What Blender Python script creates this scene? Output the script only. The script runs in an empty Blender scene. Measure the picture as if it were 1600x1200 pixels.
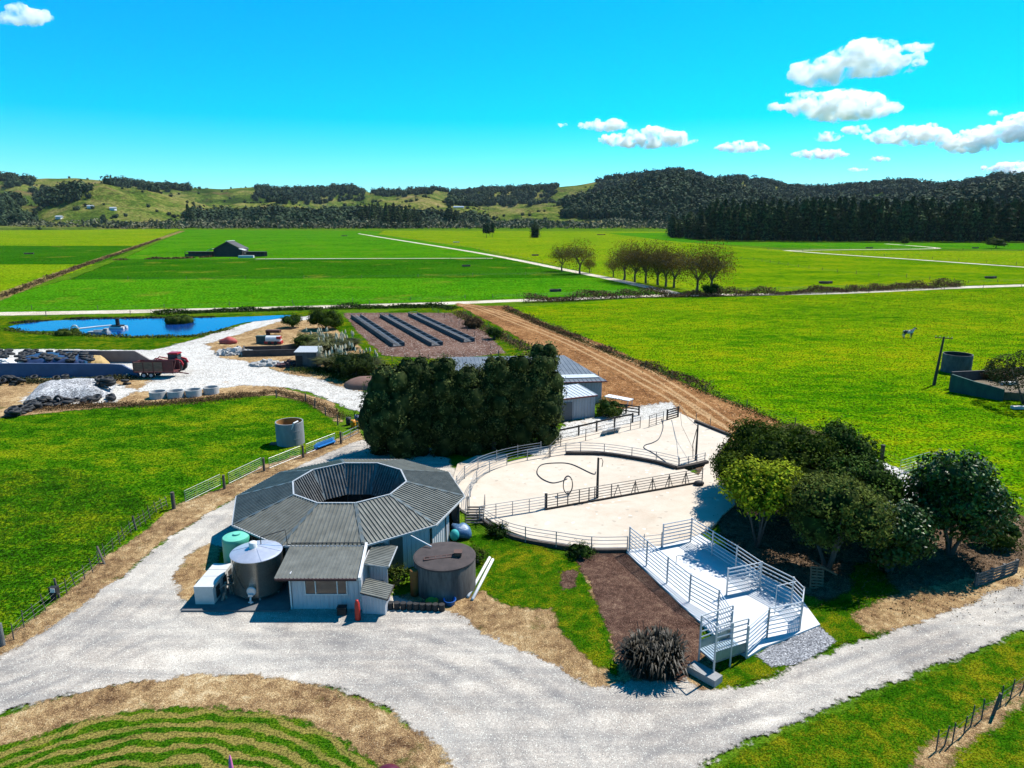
import bpy, bmesh, math, random
import numpy as np
from mathutils import Vector, Matrix
S = bpy.context.scene
R = math.radians
random.seed(7)
# ------------------------------------------------------------------ camera
CAM_H, PITCH, FPX = 25.0, R(13.5), 1100.0
cd = bpy.data.cameras.new("Camera"); cam = bpy.data.objects.new("Camera", cd); S.collection.objects.link(cam)
cam.location = (0, 0, CAM_H); cam.rotation_euler = (math.pi/2 - PITCH, 0, 0)
cd.sensor_width = 36.0; cd.lens = 36.0*FPX/1600.0; cd.clip_start = 0.5; cd.clip_end = 60000
S.camera = cam
# ------------------------------------------------------------------ sky, sun, exposure
SUN_EL, SUN_AZ = R(54), math.atan2(0.79, 0.61)      # azimuth clockwise from +Y, the sun stands behind the scene to the right
W = bpy.data.worlds.new("World"); S.world = W; W.use_nodes = True
wn = W.node_tree.nodes; wl = W.node_tree.links
sky = wn.new('ShaderNodeTexSky'); sky.sky_type = 'NISHITA'; sky.sun_disc = False
sky.sun_elevation = SUN_EL; sky.sun_rotation = SUN_AZ; sky.altitude = 0; sky.air_density = 1.0; sky.dust_density = 0.0; sky.ozone_density = 2.0
hs = wn.new('ShaderNodeHueSaturation'); hs.inputs['Hue'].default_value = 0.487; hs.inputs['Saturation'].default_value = 1.29; hs.inputs['Value'].default_value = 1.0
tint = wn.new('ShaderNodeMix'); tint.data_type = 'RGBA'; tint.blend_type = 'MULTIPLY'; tint.inputs[0].default_value = 1.0; tint.inputs[7].default_value = (0.62, 1.08, 1.50, 1)
wl.new(sky.outputs[0], tint.inputs[6]); wl.new(tint.outputs[2], hs.inputs['Color']); wl.new(hs.outputs[0], wn['Background'].inputs[0]); wn['Background'].inputs[1].default_value = 0.074
sl = bpy.data.lights.new("sun", 'SUN'); sl.energy = 5.0; sl.angle = R(0.53); sl.color = (1.0, 0.955, 0.88)
so = bpy.data.objects.new("sun", sl); S.collection.objects.link(so)
so.rotation_euler = (math.pi/2 - SUN_EL, 0, math.pi - SUN_AZ); so.location = (60, 60, 100)
S.view_settings.view_transform = 'Standard'; S.view_settings.look = 'None'; S.view_settings.gamma = 1.0
S.view_settings.exposure = 0.86
S.render.engine = 'CYCLES'; S.cycles.use_denoising = True
S.cycles.max_bounces = 16; S.cycles.diffuse_bounces = 1; S.cycles.glossy_bounces = 2; S.cycles.transparent_max_bounces = 12; S.cycles.volume_bounces = 14
# ------------------------------------------------------------------ helpers
cP, sP = math.cos(PITCH), math.sin(PITCH)
def G(px, py, z=0.0):
    """ground point (at height z) that the photograph shows at pixel px,py"""
    u = (px-800)/FPX; v = (600-py)/FPX
    t = (z-CAM_H)/(-sP + v*cP)
    return (u*t, (cP + v*sP)*t)
def GL(pts, z=0.0): return [G(p[0], p[1], z) for p in pts]
def PJ(X, Y, Z):
    zc = Y*cP-(Z-CAM_H)*sP; yc = Y*sP+(Z-CAM_H)*cP
    return 800+FPX*X/zc, 600-FPX*yc/zc
def catmull(pts, closed=False, n=6):
    P = [np.array(p, float) for p in pts]; out = []; m = len(P)
    rng = range(m) if closed else range(m-1)
    for i in rng:
        p0 = P[(i-1) % m] if closed or i > 0 else P[0]*2-P[1]
        p1 = P[i]; p2 = P[(i+1) % m]
        p3 = P[(i+2) % m] if closed or i+2 < m else P[-1]*2-P[-2]
        for k in range(n):
            t = k/n
            out.append(0.5*((2*p1)+(-p0+p2)*t+(2*p0-5*p1+4*p2-p3)*t*t+(-p0+3*p1-3*p2+p3)*t**3))
    if not closed: out.append(P[-1])
    return [tuple(o) for o in out]
def resample(pts, step):
    P = np.array(pts, float); d = np.r_[0, np.cumsum(np.linalg.norm(np.diff(P, axis=0), axis=1))]
    n = max(2, int(round(d[-1]/step))+1); s = np.linspace(0, d[-1], n)
    return [tuple(np.interp(x, d, P[:, k]) for k in range(P.shape[1])) for x in s]
def setp(o, label=None, cat=None, group=None, kind=None):
    if label: o['label'] = label
    if cat: o['category'] = cat
    if group: o['group'] = group
    if kind: o['kind'] = kind
    return o
def thing(name, label, cat, loc=(0, 0, 0), rz=0.0, group=None):
    o = bpy.data.objects.new(name, None); S.collection.objects.link(o)
    o.location = loc; o.rotation_euler = (0, 0, rz); o.empty_display_size = 0.2
    return setp(o, label, cat, group)
def link_mesh(name, me, mat, parent=None, smooth=False):
    o = bpy.data.objects.new(name, me); S.collection.objects.link(o)
    for m in (mat if isinstance(mat, (list, tuple)) else [mat]): me.materials.append(m)
    if parent is not None: o.parent = parent
    if smooth: me.polygons.foreach_set('use_smooth', [True]*len(me.polygons))
    return o
def dup(root, loc, rz=0.0, sc=None, label=None, group=None):
    r = root.copy(); S.collection.objects.link(r); r.location = loc; r.rotation_euler = (0, 0, rz)
    if sc is not None: r.scale = sc if isinstance(sc, (tuple, list)) else (sc, sc, sc)
    if label: r['label'] = label
    if group: r['group'] = group
    for ch in list(root.children):
        c = ch.copy(); S.collection.objects.link(c); c.parent = r
        for g in ch.children:
            d = g.copy(); S.collection.objects.link(d); d.parent = c
    return r
class MB:
    """collects shapes, builds them as one mesh"""
    def __init__(s): s.v = []; s.f = []; s.m = []; s.mi = 0
    def add(s, vs, fs):
        b = len(s.v); s.v += [tuple(map(float, v)) for v in vs]; s.f += [tuple(b+i for i in f) for f in fs]; s.m += [s.mi]*len(fs); return s
    def box(s, c, d, rz=0.0, M=None):
        x, y, z = d[0]/2, d[1]/2, d[2]/2
        vs = [Vector((a*x, b*y, e*z)) for e in (-1, 1) for b in (-1, 1) for a in (-1, 1)]
        T = Matrix.Translation(c) @ (M.to_4x4() if M is not None else Matrix.Rotation(rz, 4, 'Z'))
        return s.add([T @ v for v in vs], [(0, 2, 3, 1), (4, 5, 7, 6), (0, 1, 5, 4), (1, 3, 7, 5), (3, 2, 6, 7), (2, 0, 4, 6)])
    def bar(s, p, q, w, h):
        """rectangular bar from p to q"""
        p, q = Vector(p), Vector(q); d = q-p; L = d.length
        if L < 1e-6: return s
        x = d/L; up = Vector((0, 0, 1)) if abs(x.z) < 0.95 else Vector((0, 1, 0))
        y = up.cross(x).normalized(); z = x.cross(y)
        M = Matrix((x, y, z)).transposed()
        return s.box((p+q)/2, (L, w, h), M=M)
    def cyl(s, p, q, r0, r1=None, n=8, cap=True):
        p, q = Vector(p), Vector(q); r1 = r0 if r1 is None else r1
        x = (q-p).normalized(); up = Vector((0, 0, 1)) if abs(x.z) < 0.9 else Vector((1, 0, 0))
        a = up.cross(x).normalized(); b = x.cross(a)
        vs = []; 
        for c, r in ((p, r0), (q, r1)):
            for k in range(n):
                t = 2*math.pi*k/n; vs.append(c+(a*math.cos(t)+b*math.sin(t))*r)
        fs = [(k, (k+1) % n, n+(k+1) % n, n+k) for k in range(n)]
        if cap: fs += [tuple(range(n-1, -1, -1)), tuple(range(n, 2*n))]
        return s.add(vs, fs)
    def tube(s, pts, r, n=6):
        P = [Vector(p) for p in pts]; m = len(P); rs = r if isinstance(r, (list, tuple)) else [r]*m
        vs = []; a = None
        for i, p in enumerate(P):
            t = (P[min(i+1, m-1)]-P[max(i-1, 0)]).normalized()
            if a is None:
                up = Vector((0, 0, 1)) if abs(t.z) < 0.9 else Vector((1, 0, 0)); a = up.cross(t).normalized()
            else:
                a = (a - t*a.dot(t)).normalized()
            b = t.cross(a)
            for k in range(n):
                g = 2*math.pi*k/n; vs.append(p+(a*math.cos(g)+b*math.sin(g))*rs[i])
        fs = [(i*n+k, i*n+(k+1) % n, (i+1)*n+(k+1) % n, (i+1)*n+k) for i in range(m-1) for k in range(n)]
        fs += [tuple(range(n-1, -1, -1)), tuple(range((m-1)*n, m*n))]
        return s.add(vs, fs)
    def lathe(s, prof, c=(0, 0, 0), n=32):
        """prof: list of (r,z)"""
        vs = []; m = len(prof)
        for r, z in prof:
            for k in range(n):
                t = 2*math.pi*k/n; vs.append((c[0]+r*math.cos(t), c[1]+r*math.sin(t), c[2]+z))
        fs = [(i*n+k, i*n+(k+1) % n, (i+1)*n+(k+1) % n, (i+1)*n+k) for i in range(m-1) for k in range(n)]
        return s.add(vs, fs)
    def prism(s, poly, z0, z1):
        n = len(poly); vs = [(p[0], p[1], z0) for p in poly]+[(p[0], p[1], z1) for p in poly]
        return s.add(vs, [tuple(range(n-1, -1, -1)), tuple(range(n, 2*n))]+[(k, (k+1) % n, n+(k+1) % n, n+k) for k in range(n)])
    def sphere(s, c, r, n=10, m=6):
        rx, ry, rz = r if isinstance(r, (tuple, list)) else (r, r, r)
        vs = [(c[0], c[1], c[2]-rz)]
        for i in range(1, m):
            t = -math.pi/2+math.pi*i/m
            for k in range(n):
                g = 2*math.pi*k/n; vs.append((c[0]+rx*math.cos(t)*math.cos(g), c[1]+ry*math.cos(t)*math.sin(g), c[2]+rz*math.sin(t)))
        vs.append((c[0], c[1], c[2]+rz)); e = len(vs)-1
        fs = [(0, 1+(k+1) % n, 1+k) for k in range(n)]
        for i in range(m-2): fs += [(1+i*n+k, 1+i*n+(k+1) % n, 1+(i+1)*n+(k+1) % n, 1+(i+1)*n+k) for k in range(n)]
        fs += [(e, 1+(m-2)*n+k, 1+(m-2)*n+(k+1) % n) for k in range(n)]
        return s.add(vs, fs)
    def torus(s, c, Rr, r, M=None, n=18, m=8):
        vs = []
        for i in range(n):
            a = 2*math.pi*i/n
            for k in range(m):
                b = 2*math.pi*k/m; v = Vector(((Rr+r*math.cos(b))*math.cos(a), (Rr+r*math.cos(b))*math.sin(a), r*1.25*math.sin(b)))
                if M is not None: v = M @ v
                vs.append(v+Vector(c))
        return s.add(vs, [(i*m+k, ((i+1) % n)*m+k, ((i+1) % n)*m+(k+1) % m, i*m+(k+1) % m) for i in range(n) for k in range(m)])
    def ribbed(s, A, B, C, D, pitch=0.3, h=0.035, w=0.06, th=0.03):
        """corrugated sheet on quad A B (eave) C D (upper edge); ribs run at right angles to the eave"""
        A, B, C, D = map(Vector, (A, B, C, D)); u = (B-A).normalized()
        n = u.cross(D-A); 
        if n.z < 0: n = -n
        n.normalize(); v = n.cross(u)
        if v.dot(D-A) < 0: v = -v
        q = [((P-A).dot(u), (P-A).dot(v)) for P in (A, B, C, D)]
        s.add([A, B, C, D, A-n*th, B-n*th, C-n*th, D-n*th], [(0, 1, 2, 3), (7, 6, 5, 4), (0, 4, 5, 1), (1, 5, 6, 2), (2, 6, 7, 3), (3, 7, 4, 0)])
        u0 = min(p[0] for p in q); u1 = max(p[0] for p in q); k = int((u1-u0)/pitch)
        for i in range(k+1):
            uu = u0+(u1-u0-k*pitch)/2+i*pitch; hit = []
            for j in range(4):
                (a, b), (c, d) = q[j], q[(j+1) % 4]
                if (a-uu)*(c-uu) < 0: hit.append(b+(d-b)*(uu-a)/(c-a))
            if len(hit) < 2 or max(hit)-min(hit) < 0.05: continue
            v0, v1 = min(hit), max(hit); pts = []
            for vv in (v0, v1):
                for (du, dn) in ((-w/2, 0.0005), (-w/4, h), (w/4, h), (w/2, 0.0005)):
                    pts.append(A+u*(uu+du)+v*vv+n*dn)
            s.add(pts, [(0, 1, 5, 4), (1, 2, 6, 5), (2, 3, 7, 6), (0, 3, 2, 1), (4, 5, 6, 7)])
        return s
    def build(s, name, mat, parent=None, smooth=False):
        me = bpy.data.meshes.new(name); me.from_pydata(s.v, [], s.f); me.update()
        o = link_mesh(name, me, mat, parent, smooth)
        if isinstance(mat, (list, tuple)): me.polygons.foreach_set('material_index', s.m)
        return o
def np_mesh(name, V, F, mat, parent=None, attrs=None):
    """fast mesh from arrays; F is (n,k)"""
    me = bpy.data.meshes.new(name); n, k = F.shape
    me.vertices.add(len(V)); me.vertices.foreach_set('co', V.astype(np.float32).ravel())
    me.loops.add(n*k); me.loops.foreach_set('vertex_index', F.astype(np.int32).ravel())
    me.polygons.add(n); me.polygons.foreach_set('loop_start', np.arange(0, n*k, k, dtype=np.int32)); me.polygons.foreach_set('loop_total', np.full(n, k, dtype=np.int32))
    for a, (val, dom) in (attrs or {}).items():
        at = me.attributes.new(a, 'FLOAT', dom); at.data.foreach_set('value', val.astype(np.float32))
    me.update(calc_edges=True); me.validate()
    return link_mesh(name, me, mat, parent)
# ------------------------------------------------------------------ materials
def new_mat(name):
    m = bpy.data.materials.new(name); m.use_nodes = True
    return m, m.node_tree.nodes, m.node_tree.links, m.node_tree.nodes['Principled BSDF']
KA = 0.78
def ramp(n, cols):
    r = n.new('ShaderNodeValToRGB'); e = r.color_ramp.elements
    while len(e) < len(cols): e.new(0.5)
    for i, (p, c) in enumerate(cols): e[i].position = p; e[i].color = (c[0]*KA, c[1]*KA, c[2]*KA, 1)
    return r
def noise(n, l, vec, scale, detail=4, rough=0.55, dist=0.0):
    t = n.new('ShaderNodeTexNoise'); t.inputs['Scale'].default_value = scale; t.inputs['Detail'].default_value = detail
    t.inputs['Roughness'].default_value = rough; t.inputs['Distortion'].default_value = dist; l.new(vec, t.inputs['Vector']); return t.outputs['Fac']
def mth(n, l, op, a, b=None, c=None, clamp=False):
    t = n.new('ShaderNodeMath'); t.operation = op; t.use_clamp = clamp
    for i, x in enumerate((a, b, c)):
        if x is None: continue
        if isinstance(x, (int, float)): t.inputs[i].default_value = x
        else: l.new(x, t.inputs[i])
    return t.outputs[0]
def mixc(n, l, f, a, b):
    t = n.new('ShaderNodeMix'); t.data_type = 'RGBA'
    for s, x in ((t.inputs[0], f), (t.inputs[6], a), (t.inputs[7], b)):
        if isinstance(x, (int, float)): s.default_value = x
        elif isinstance(x, tuple): s.default_value = (x[0]*KA, x[1]*KA, x[2]*KA, 1)
        else: l.new(x, s)
    return t.outputs[2]
def coords(n, kind='Object'):
    return n.new('ShaderNodeTexCoord').outputs[kind]
def mat(name, c1, c2=None, scale=3.0, rough=0.7, metal=0.0, bump=0.0, bscale=30.0, stretch=None, dirt=None, spec=0.4):
    """surface of two mixed tones with grain; stretch=(x,y,z) scales the pattern, dirt=(colour, amount)"""
    m, n, l, b = new_mat(name); c2 = c2 or tuple(x*0.75 for x in c1)
    vec = coords(n)
    if stretch:
        mp = n.new('ShaderNodeMapping'); mp.inputs['Scale'].default_value = stretch; l.new(vec, mp.inputs[0]); vec = mp.outputs[0]
    f = noise(n, l, vec, scale, 6, 0.6)
    r = ramp(n, [(0.32, c1), (0.68, c2)]); l.new(f, r.inputs[0]); col = r.outputs[0]
    if dirt:
        f2 = noise(n, l, vec, scale*2.7+0.4, 8, 0.65); k = mth(n, l, 'MULTIPLY_ADD', f2, 7.0, -3.5-(1-dirt[1])*1.2, clamp=True)
        col = mixc(n, l, k, col, dirt[0])
    l.new(col, b.inputs['Base Color']); b.inputs['Roughness'].default_value = rough; b.inputs['Metallic'].default_value = metal
    b.inputs['Specular IOR Level'].default_value = spec
    if bump:
        bp = n.new('ShaderNodeBump'); bp.inputs['Strength'].default_value = bump; bp.inputs['Distance'].default_value = 0.03
        l.new(noise(n, l, vec, bscale, 4, 0.6), bp.inputs['Height']); l.new(bp.outputs[0], b.inputs['Normal'])
    return m
def edge_alpha(n, l, b, vec, amp, w, sc):
    """ragged border: the sheet ends where 'edge' (metres to its outline) plus noise falls below zero"""
    at = n.new('ShaderNodeAttribute'); at.attribute_name = 'edge'
    e = mth(n, l, 'MULTIPLY_ADD', mth(n, l, 'SUBTRACT', noise(n, l, vec, sc, 3, 0.6), 0.5), 3.2*amp, at.outputs['Fac'])
    e = mth(n, l, 'MULTIPLY_ADD', mth(n, l, 'SUBTRACT', noise(n, l, vec, sc*7, 4, 0.7), 0.5), 3.0*amp, e)
    a = mth(n, l, 'MULTIPLY_ADD', e, 1.0/w, 0.5, clamp=True)
    l.new(a, b.inputs['Alpha'])
def ground_mat(name, cols, sc=(0.05, 0.6, 6.0), wt=(0.4, 0.35, 0.25), edge=None, bump=0.6, bd=0.08, contrast=2.2, stretch=None, specks=None, rough=0.95, patches=None, extra=None, grain=(9.0, 0.5)):
    m, n, l, b = new_mat(name); vec0 = coords(n); vec = vec0
    if stretch:
        mp = n.new('ShaderNodeMapping'); mp.inputs['Scale'].default_value = (stretch[0], stretch[1], 1); mp.inputs['Rotation'].default_value = (0, 0, stretch[2]); l.new(vec, mp.inputs[0]); vec = mp.outputs[0]
    a = noise(n, l, vec, sc[0], 5, 0.6); c = noise(n, l, vec, sc[1], 6, 0.62, 0.4); d = noise(n, l, vec0, sc[2], 4, 0.75)
    f = mth(n, l, 'ADD', mth(n, l, 'ADD', mth(n, l, 'MULTIPLY', a, wt[0]), mth(n, l, 'MULTIPLY', c, wt[1])), mth(n, l, 'MULTIPLY', d, wt[2]))
    f = mth(n, l, 'MULTIPLY_ADD', mth(n, l, 'SUBTRACT', f, 0.5*sum(wt)), contrast*1.8, 0.5, clamp=True)
    r = ramp(n, cols); l.new(f, r.inputs[0]); col = r.outputs[0]
    if extra: col = extra(n, l, vec0, col)
    for pc, psc, pth, pk in (patches or []):
        pf = mth(n, l, 'ADD', mth(n, l, 'MULTIPLY', noise(n, l, vec0, psc, 5, 0.6), 0.75), mth(n, l, 'MULTIPLY', noise(n, l, vec0, psc*9, 4, 0.7), 0.25))
        col = mixc(n, l, mth(n, l, 'MULTIPLY_ADD', mth(n, l, 'SUBTRACT', pf, pth), pk, 0.0, clamp=True), col, pc)
    if specks:
        v = n.new('ShaderNodeTexVoronoi'); v.inputs['Scale'].default_value = specks[0]; l.new(vec0, v.inputs['Vector'])
        sr = n.new('ShaderNodeSeparateColor'); l.new(v.outputs['Color'], sr.inputs[0])
        col = mixc(n, l, mth(n, l, 'MULTIPLY', mth(n, l, 'GREATER_THAN', sr.outputs[0], 1-specks[2]), 0.85), col, specks[1])
        col = mixc(n, l, mth(n, l, 'MULTIPLY', mth(n, l, 'GREATER_THAN', sr.outputs[1], 1-specks[2]*0.7), 0.6), col, tuple(min(.9, x*1.35+.05) for x in cols[-1][1]))
    if grain:
        g = mth(n, l, 'MULTIPLY_ADD', mth(n, l, 'SUBTRACT', noise(n, l, vec0, grain[0], 2, 0.8), 0.5), 6.0, 0.5, clamp=True)
        g = mth(n, l, 'MULTIPLY_ADD', g, 2*grain[1], 1-grain[1])
        vm = n.new('ShaderNodeVectorMath'); vm.operation = 'SCALE'; l.new(col, vm.inputs[0]); l.new(g, vm.inputs['Scale']); col = vm.outputs[0]
    l.new(col, b.inputs['Base Color']); b.inputs['Roughness'].default_value = rough; b.inputs['Specular IOR Level'].default_value = 0.0
    bp = n.new('ShaderNodeBump'); bp.inputs['Strength'].default_value = bump; bp.inputs['Distance'].default_value = bd
    l.new(mth(n, l, 'ADD', d, c), bp.inputs['Height']); l.new(bp.outputs[0], b.inputs['Normal'])
    if edge: edge_alpha(n, l, b, vec0, *edge)
    return m
def foliage(name, dark, light, rough=0.75, spec=0.04, trans=0.15):
    m, n, l, b = new_mat(name)
    oi = n.new('ShaderNodeObjectInfo'); at = n.new('ShaderNodeAttribute'); at.attribute_name = 'tone'
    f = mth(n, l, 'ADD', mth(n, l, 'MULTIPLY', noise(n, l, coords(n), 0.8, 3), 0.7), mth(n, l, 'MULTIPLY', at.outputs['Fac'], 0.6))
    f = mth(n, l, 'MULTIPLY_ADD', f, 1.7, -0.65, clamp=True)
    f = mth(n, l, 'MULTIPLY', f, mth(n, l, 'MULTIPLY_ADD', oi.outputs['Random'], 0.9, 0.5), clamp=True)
    l.new(mixc(n, l, f, dark, light), b.inputs['Base Color']); b.inputs['Roughness'].default_value = rough; b.inputs['Specular IOR Level'].default_value = spec
    if trans:
        tr = n.new('ShaderNodeBsdfTranslucent'); l.new(mixc(n, l, f, dark, light), tr.inputs[0]); mx = n.new('ShaderNodeMixShader'); mx.inputs[0].default_value = trans
        l.new(b.outputs[0], mx.inputs[1]); l.new(tr.outputs[0], mx.inputs[2]); l.new(mx.outputs[0], n['Material Output'].inputs[0])
    return m
# ------------------------------------------------------------------ ground and its sheets
SHZ = [0.0]
def sdist(P, poly):
    A = np.array(poly, float); B = np.roll(A, -1, axis=0); d2 = np.full(len(P), 1e18); ins = np.zeros(len(P), bool)
    for a, b in zip(A, B):
        e = b-a; L = max(e @ e, 1e-12); t = np.clip(((P-a) @ e)/L, 0, 1); q = P-a-t[:, None]*e; d2 = np.minimum(d2, (q*q).sum(1))
        c = ((a[1] > P[:, 1]) != (b[1] > P[:, 1])); 
        if c.any():
            with np.errstate(divide='ignore', invalid='ignore'):
                xs = (b[0]-a[0])*(P[:, 1]-a[1])/((b[1]-a[1]) or 1e-12)+a[0]
            ins ^= c & (P[:, 0] < xs)
    return np.where(ins, 1, -1)*np.sqrt(d2)
def sheet(name, poly, m, cell=0.6, margin=1.2, smooth=0, step=0.0025, attr=None):
    """flat ground cover over a polygon (world coordinates); carries 'edge', the metres to its outline"""
    SHZ[0] += step
    if smooth: poly = catmull(poly, True, smooth)
    A = np.array(poly, float); lo = A.min(0)-margin-cell; hi = A.max(0)+margin+cell
    nx, ny = int((hi[0]-lo[0])/cell)+2, int((hi[1]-lo[1])/cell)+2
    X, Y = np.meshgrid(lo[0]+np.arange(nx)*cell, lo[1]+np.arange(ny)*cell); P = np.c_[X.ravel(), Y.ravel()]
    sd = sdist(P, poly); idx = np.arange(nx*ny).reshape(ny, nx)
    F = np.stack([idx[:-1, :-1], idx[:-1, 1:], idx[1:, 1:], idx[1:, :-1]], -1).reshape(-1, 4)
    F = F[sd[F].max(1) > -margin]; use = np.unique(F); re = np.full(nx*ny, -1); re[use] = np.arange(len(use))
    V = np.c_[P[use], np.full(len(use), SHZ[0])]
    at = {'edge': (sd[use], 'POINT')}
    if attr is not None: at['track'] = (attr(P[use]), 'POINT')
    o = np_mesh(name, V, re[F], m, None, at); setp(o, kind='structure'); return o
def dline(P, line):
    A = np.array(line, float); d2 = np.full(len(P), 1e18)
    for a, b in zip(A[:-1], A[1:]):
        e = b-a; t = np.clip(((P-a) @ e)/max(e @ e, 1e-12), 0, 1); q = P-a-t[:, None]*e; d2 = np.minimum(d2, (q*q).sum(1))
    return np.sqrt(d2)
def tyre_marks(P):
    L = [[(-60, 1075), (60, 1040), (170, 975), (270, 890), (340, 828), (440, 757), (560, 702)], [(-60, 1110), (100, 1050), (250, 985), (420, 985), (600, 1000), (740, 1040), (860, 1100), (950, 1200), (980, 1300)],
         [(1700, 905), (1500, 985), (1300, 1060), (1100, 1120), (900, 1120), (740, 1040), (560, 985), (380, 965)], [(1700, 925), (1520, 1000), (1330, 1075), (1130, 1150), (1000, 1230), (920, 1330)], [(300, 960), (420, 1000), (600, 1040), (700, 1100), (760, 1200), (780, 1300)], [(-60, 1050), (100, 985), (230, 890), (330, 815)]]
    f = np.zeros(len(P))
    for l in L:
        d = dline(P, catmull(GL(l), False, 6)); f = np.maximum(f, np.exp(-((d-.85)/.30)**2)); f = np.maximum(f, .55*np.exp(-((d-1.9)/.35)**2))
    return f
def strip(name, line, w, m, margin=0.8, z=None, step=0.0025, n=5, z_arr=None):
    """a track: ribbon of width w (number or per point) along a line"""
    SHZ[0] += step; z = SHZ[0] if z is None else z
    P = np.array(resample(catmull(line, False, 8), 3.0), float); t = np.gradient(P, axis=0); t /= np.linalg.norm(t, axis=1)[:, None]; nr = np.c_[-t[:, 1], t[:, 0]]
    ww = np.interp(np.linspace(0, 1, len(P)), np.linspace(0, 1, len(w)), w) if isinstance(w, (list, tuple)) else np.full(len(P), float(w))
    V = []; E = []
    for i in range(len(P)):
        for k in (-1-2*margin/ww[i], -1, -0.4, 0, 0.4, 1, 1+2*margin/ww[i]):
            V.append((*(P[i, :2]+nr[i]*k*ww[i]/2), z)); E.append(ww[i]/2*(1-abs(k)))
    c = 7; F = np.array([(i*c+k, i*c+k+1, (i+1)*c+k+1, (i+1)*c+k) for i in range(len(P)-1) for k in range(c-1)])
    o = np_mesh(name, np.array(V), F, m, None, {'edge': (np.array(E), 'POINT')}); setp(o, kind='structure'); return o
GR = dict(sc=(0.045, 0.55, 3.2), wt=(0.30, 0.34, 0.36))
def grass_mat(name, d, mid, y, edge=(0.35, 0.25, 0.5), **k):
    q = dict(GR); q.update(k); return ground_mat(name, [(0.12, d), (0.48, mid), (0.70, tuple((a+b)/2 for a, b in zip(mid, y))), (0.97, y)], edge=edge, **q)
g_far = grass_mat('grass_base', (.030, .085, .004), (.062, .135, .006), (.13, .19, .012), edge=None)
g_left = grass_mat('grass_near_paddock', (.007, .042, .001), (.030, .105, .002), (.15, .18, .004), grain=(6.0, .62), contrast=2.1, sc=(0.09, 0.42, 3.0), wt=(0.27, 0.38, 0.35), stretch=(0.8, 1.15, 0.2))
g_right = grass_mat('grass_right_paddock', (.018, .095, .001), (.085, .180, .0015), (.21, .215, .003), grain=(3.0, .6), contrast=2.4, sc=(0.035, 0.33, 2.2), stretch=(0.75, 1.2, -0.3))
g_bright = grass_mat('grass_bright', (.020, .110, .002), (.042, .170, .003), (.075, .190, .003), grain=(1.2, .5), patches=[((.025, .065, .002), 0.11, 0.54, 4.5), ((.21, .19, .02), 0.045, 0.56, 5.0)], edge=(1.4, 1.0, 0.12), contrast=2.3, sc=(0.02, 0.25, 2.2))
g_deep = grass_mat('grass_deep', (.008, .058, .0015), (.018, .095, .002), (.040, .120, .003), grain=(1.0, .5), patches=[((.025, .065, .002), 0.11, 0.54, 4.5), ((.21, .19, .02), 0.045, 0.56, 5.0)], edge=(1.5, 1.0, 0.10), contrast=2.2, sc=(0.02, 0.22, 2.0))
g_yel = grass_mat('grass_yellow_green', (.060, .150, .002), (.125, .215, .003), (.21, .215, .005), grain=(.8, .5), patches=[((.025, .065, .002), 0.11, 0.54, 4.5), ((.21, .19, .02), 0.045, 0.56, 5.0)], edge=(1.5, 1.0, 0.10), contrast=2.2, sc=(0.02, 0.2, 2.0))
g_lawn = grass_mat('grass_lawn', (.008, .044, .001), (.028, .095, .002), (.19, .17, .006), grain=(13.0, .6), contrast=2.1, sc=(0.16, 0.9, 9.0), wt=(0.3, 0.38, 0.32), bump=0.9)
dry = ground_mat('dry_grass', [(0.1, (.095, .052, .028)), (0.4, (.27, .165, .08)), (0.65, (.42, .28, .135)), (0.92, (.60, .46, .27))], sc=(0.25, 1.6, 12.0), wt=(.3, .35, .35), contrast=2.2, edge=(0.4, 0.3, 0.6), bump=1.0,
    patches=[((.045, .075, .008), 0.35, 0.58, 9.0)], specks=(34.0, (.07, .045, .025), 0.035), grain=(22.0, .42))
def wheel(n, l, vec, col):
    v2 = n.new('ShaderNodeMapping'); v2.inputs['Scale'].default_value = (0.07, 0.8, 1); v2.inputs['Rotation'].default_value = (0, 0, 0.35); l.new(vec, v2.inputs[0])
    k = mth(n, l, 'MULTIPLY_ADD', noise(n, l, v2.outputs[0], 0.8, 5, 0.6, 0.9), 5.0, -2.1, clamp=True)
    col = mixc(n, l, mth(n, l, 'MULTIPLY', k, 0.6), col, (.225, .215, .205))
    at = n.new('ShaderNodeAttribute'); at.attribute_name = 'track'
    kt = mth(n, l, 'MULTIPLY', at.outputs['Fac'], mth(n, l, 'MULTIPLY_ADD', noise(n, l, vec, 0.35, 5), 3.0, -0.9, clamp=True), clamp=True)
    col = mixc(n, l, mth(n, l, 'MULTIPLY', kt, 0.9), col, (.19, .18, .175))
    k2 = mth(n, l, 'MULTIPLY_ADD', noise(n, l, vec, 0.07, 5, 0.6, 0.5), 7.0, -3.6, clamp=True)
    return mixc(n, l, mth(n, l, 'MULTIPLY', k2, 0.5), col, (.62, .575, .50))
gravel = ground_mat('gravel', [(0.05, (.27, .235, .20)), (0.42, (.42, .37, .315)), (0.62, (.55, .49, .415)), (0.95, (.70, .63, .535))], sc=(0.10, 0.9, 9.0), wt=(.34, .28, .38), contrast=1.7, grain=(26.0, .2), edge=(0.45, 0.25, 0.45), bump=0.75, bd=0.04,
    specks=(28.0, (.19, .18, .17), 0.06), patches=[((.33, .26, .18), 0.16, 0.63, 8.0)], extra=wheel)
yard_gravel = ground_mat('pale_yard_gravel', [(0.1, (.34, .31, .27)), (0.45, (.48, .46, .42)), (0.9, (.60, .58, .54))], sc=(0.07, 0.5, 5.0), contrast=1.6, edge=(0.9, 0.4, 0.25), bump=0.5, bd=0.05,
    specks=(5.0, (.25, .22, .18), 0.05), patches=[((.34, .23, .13), 0.07, 0.58, 9.0)])
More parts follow.
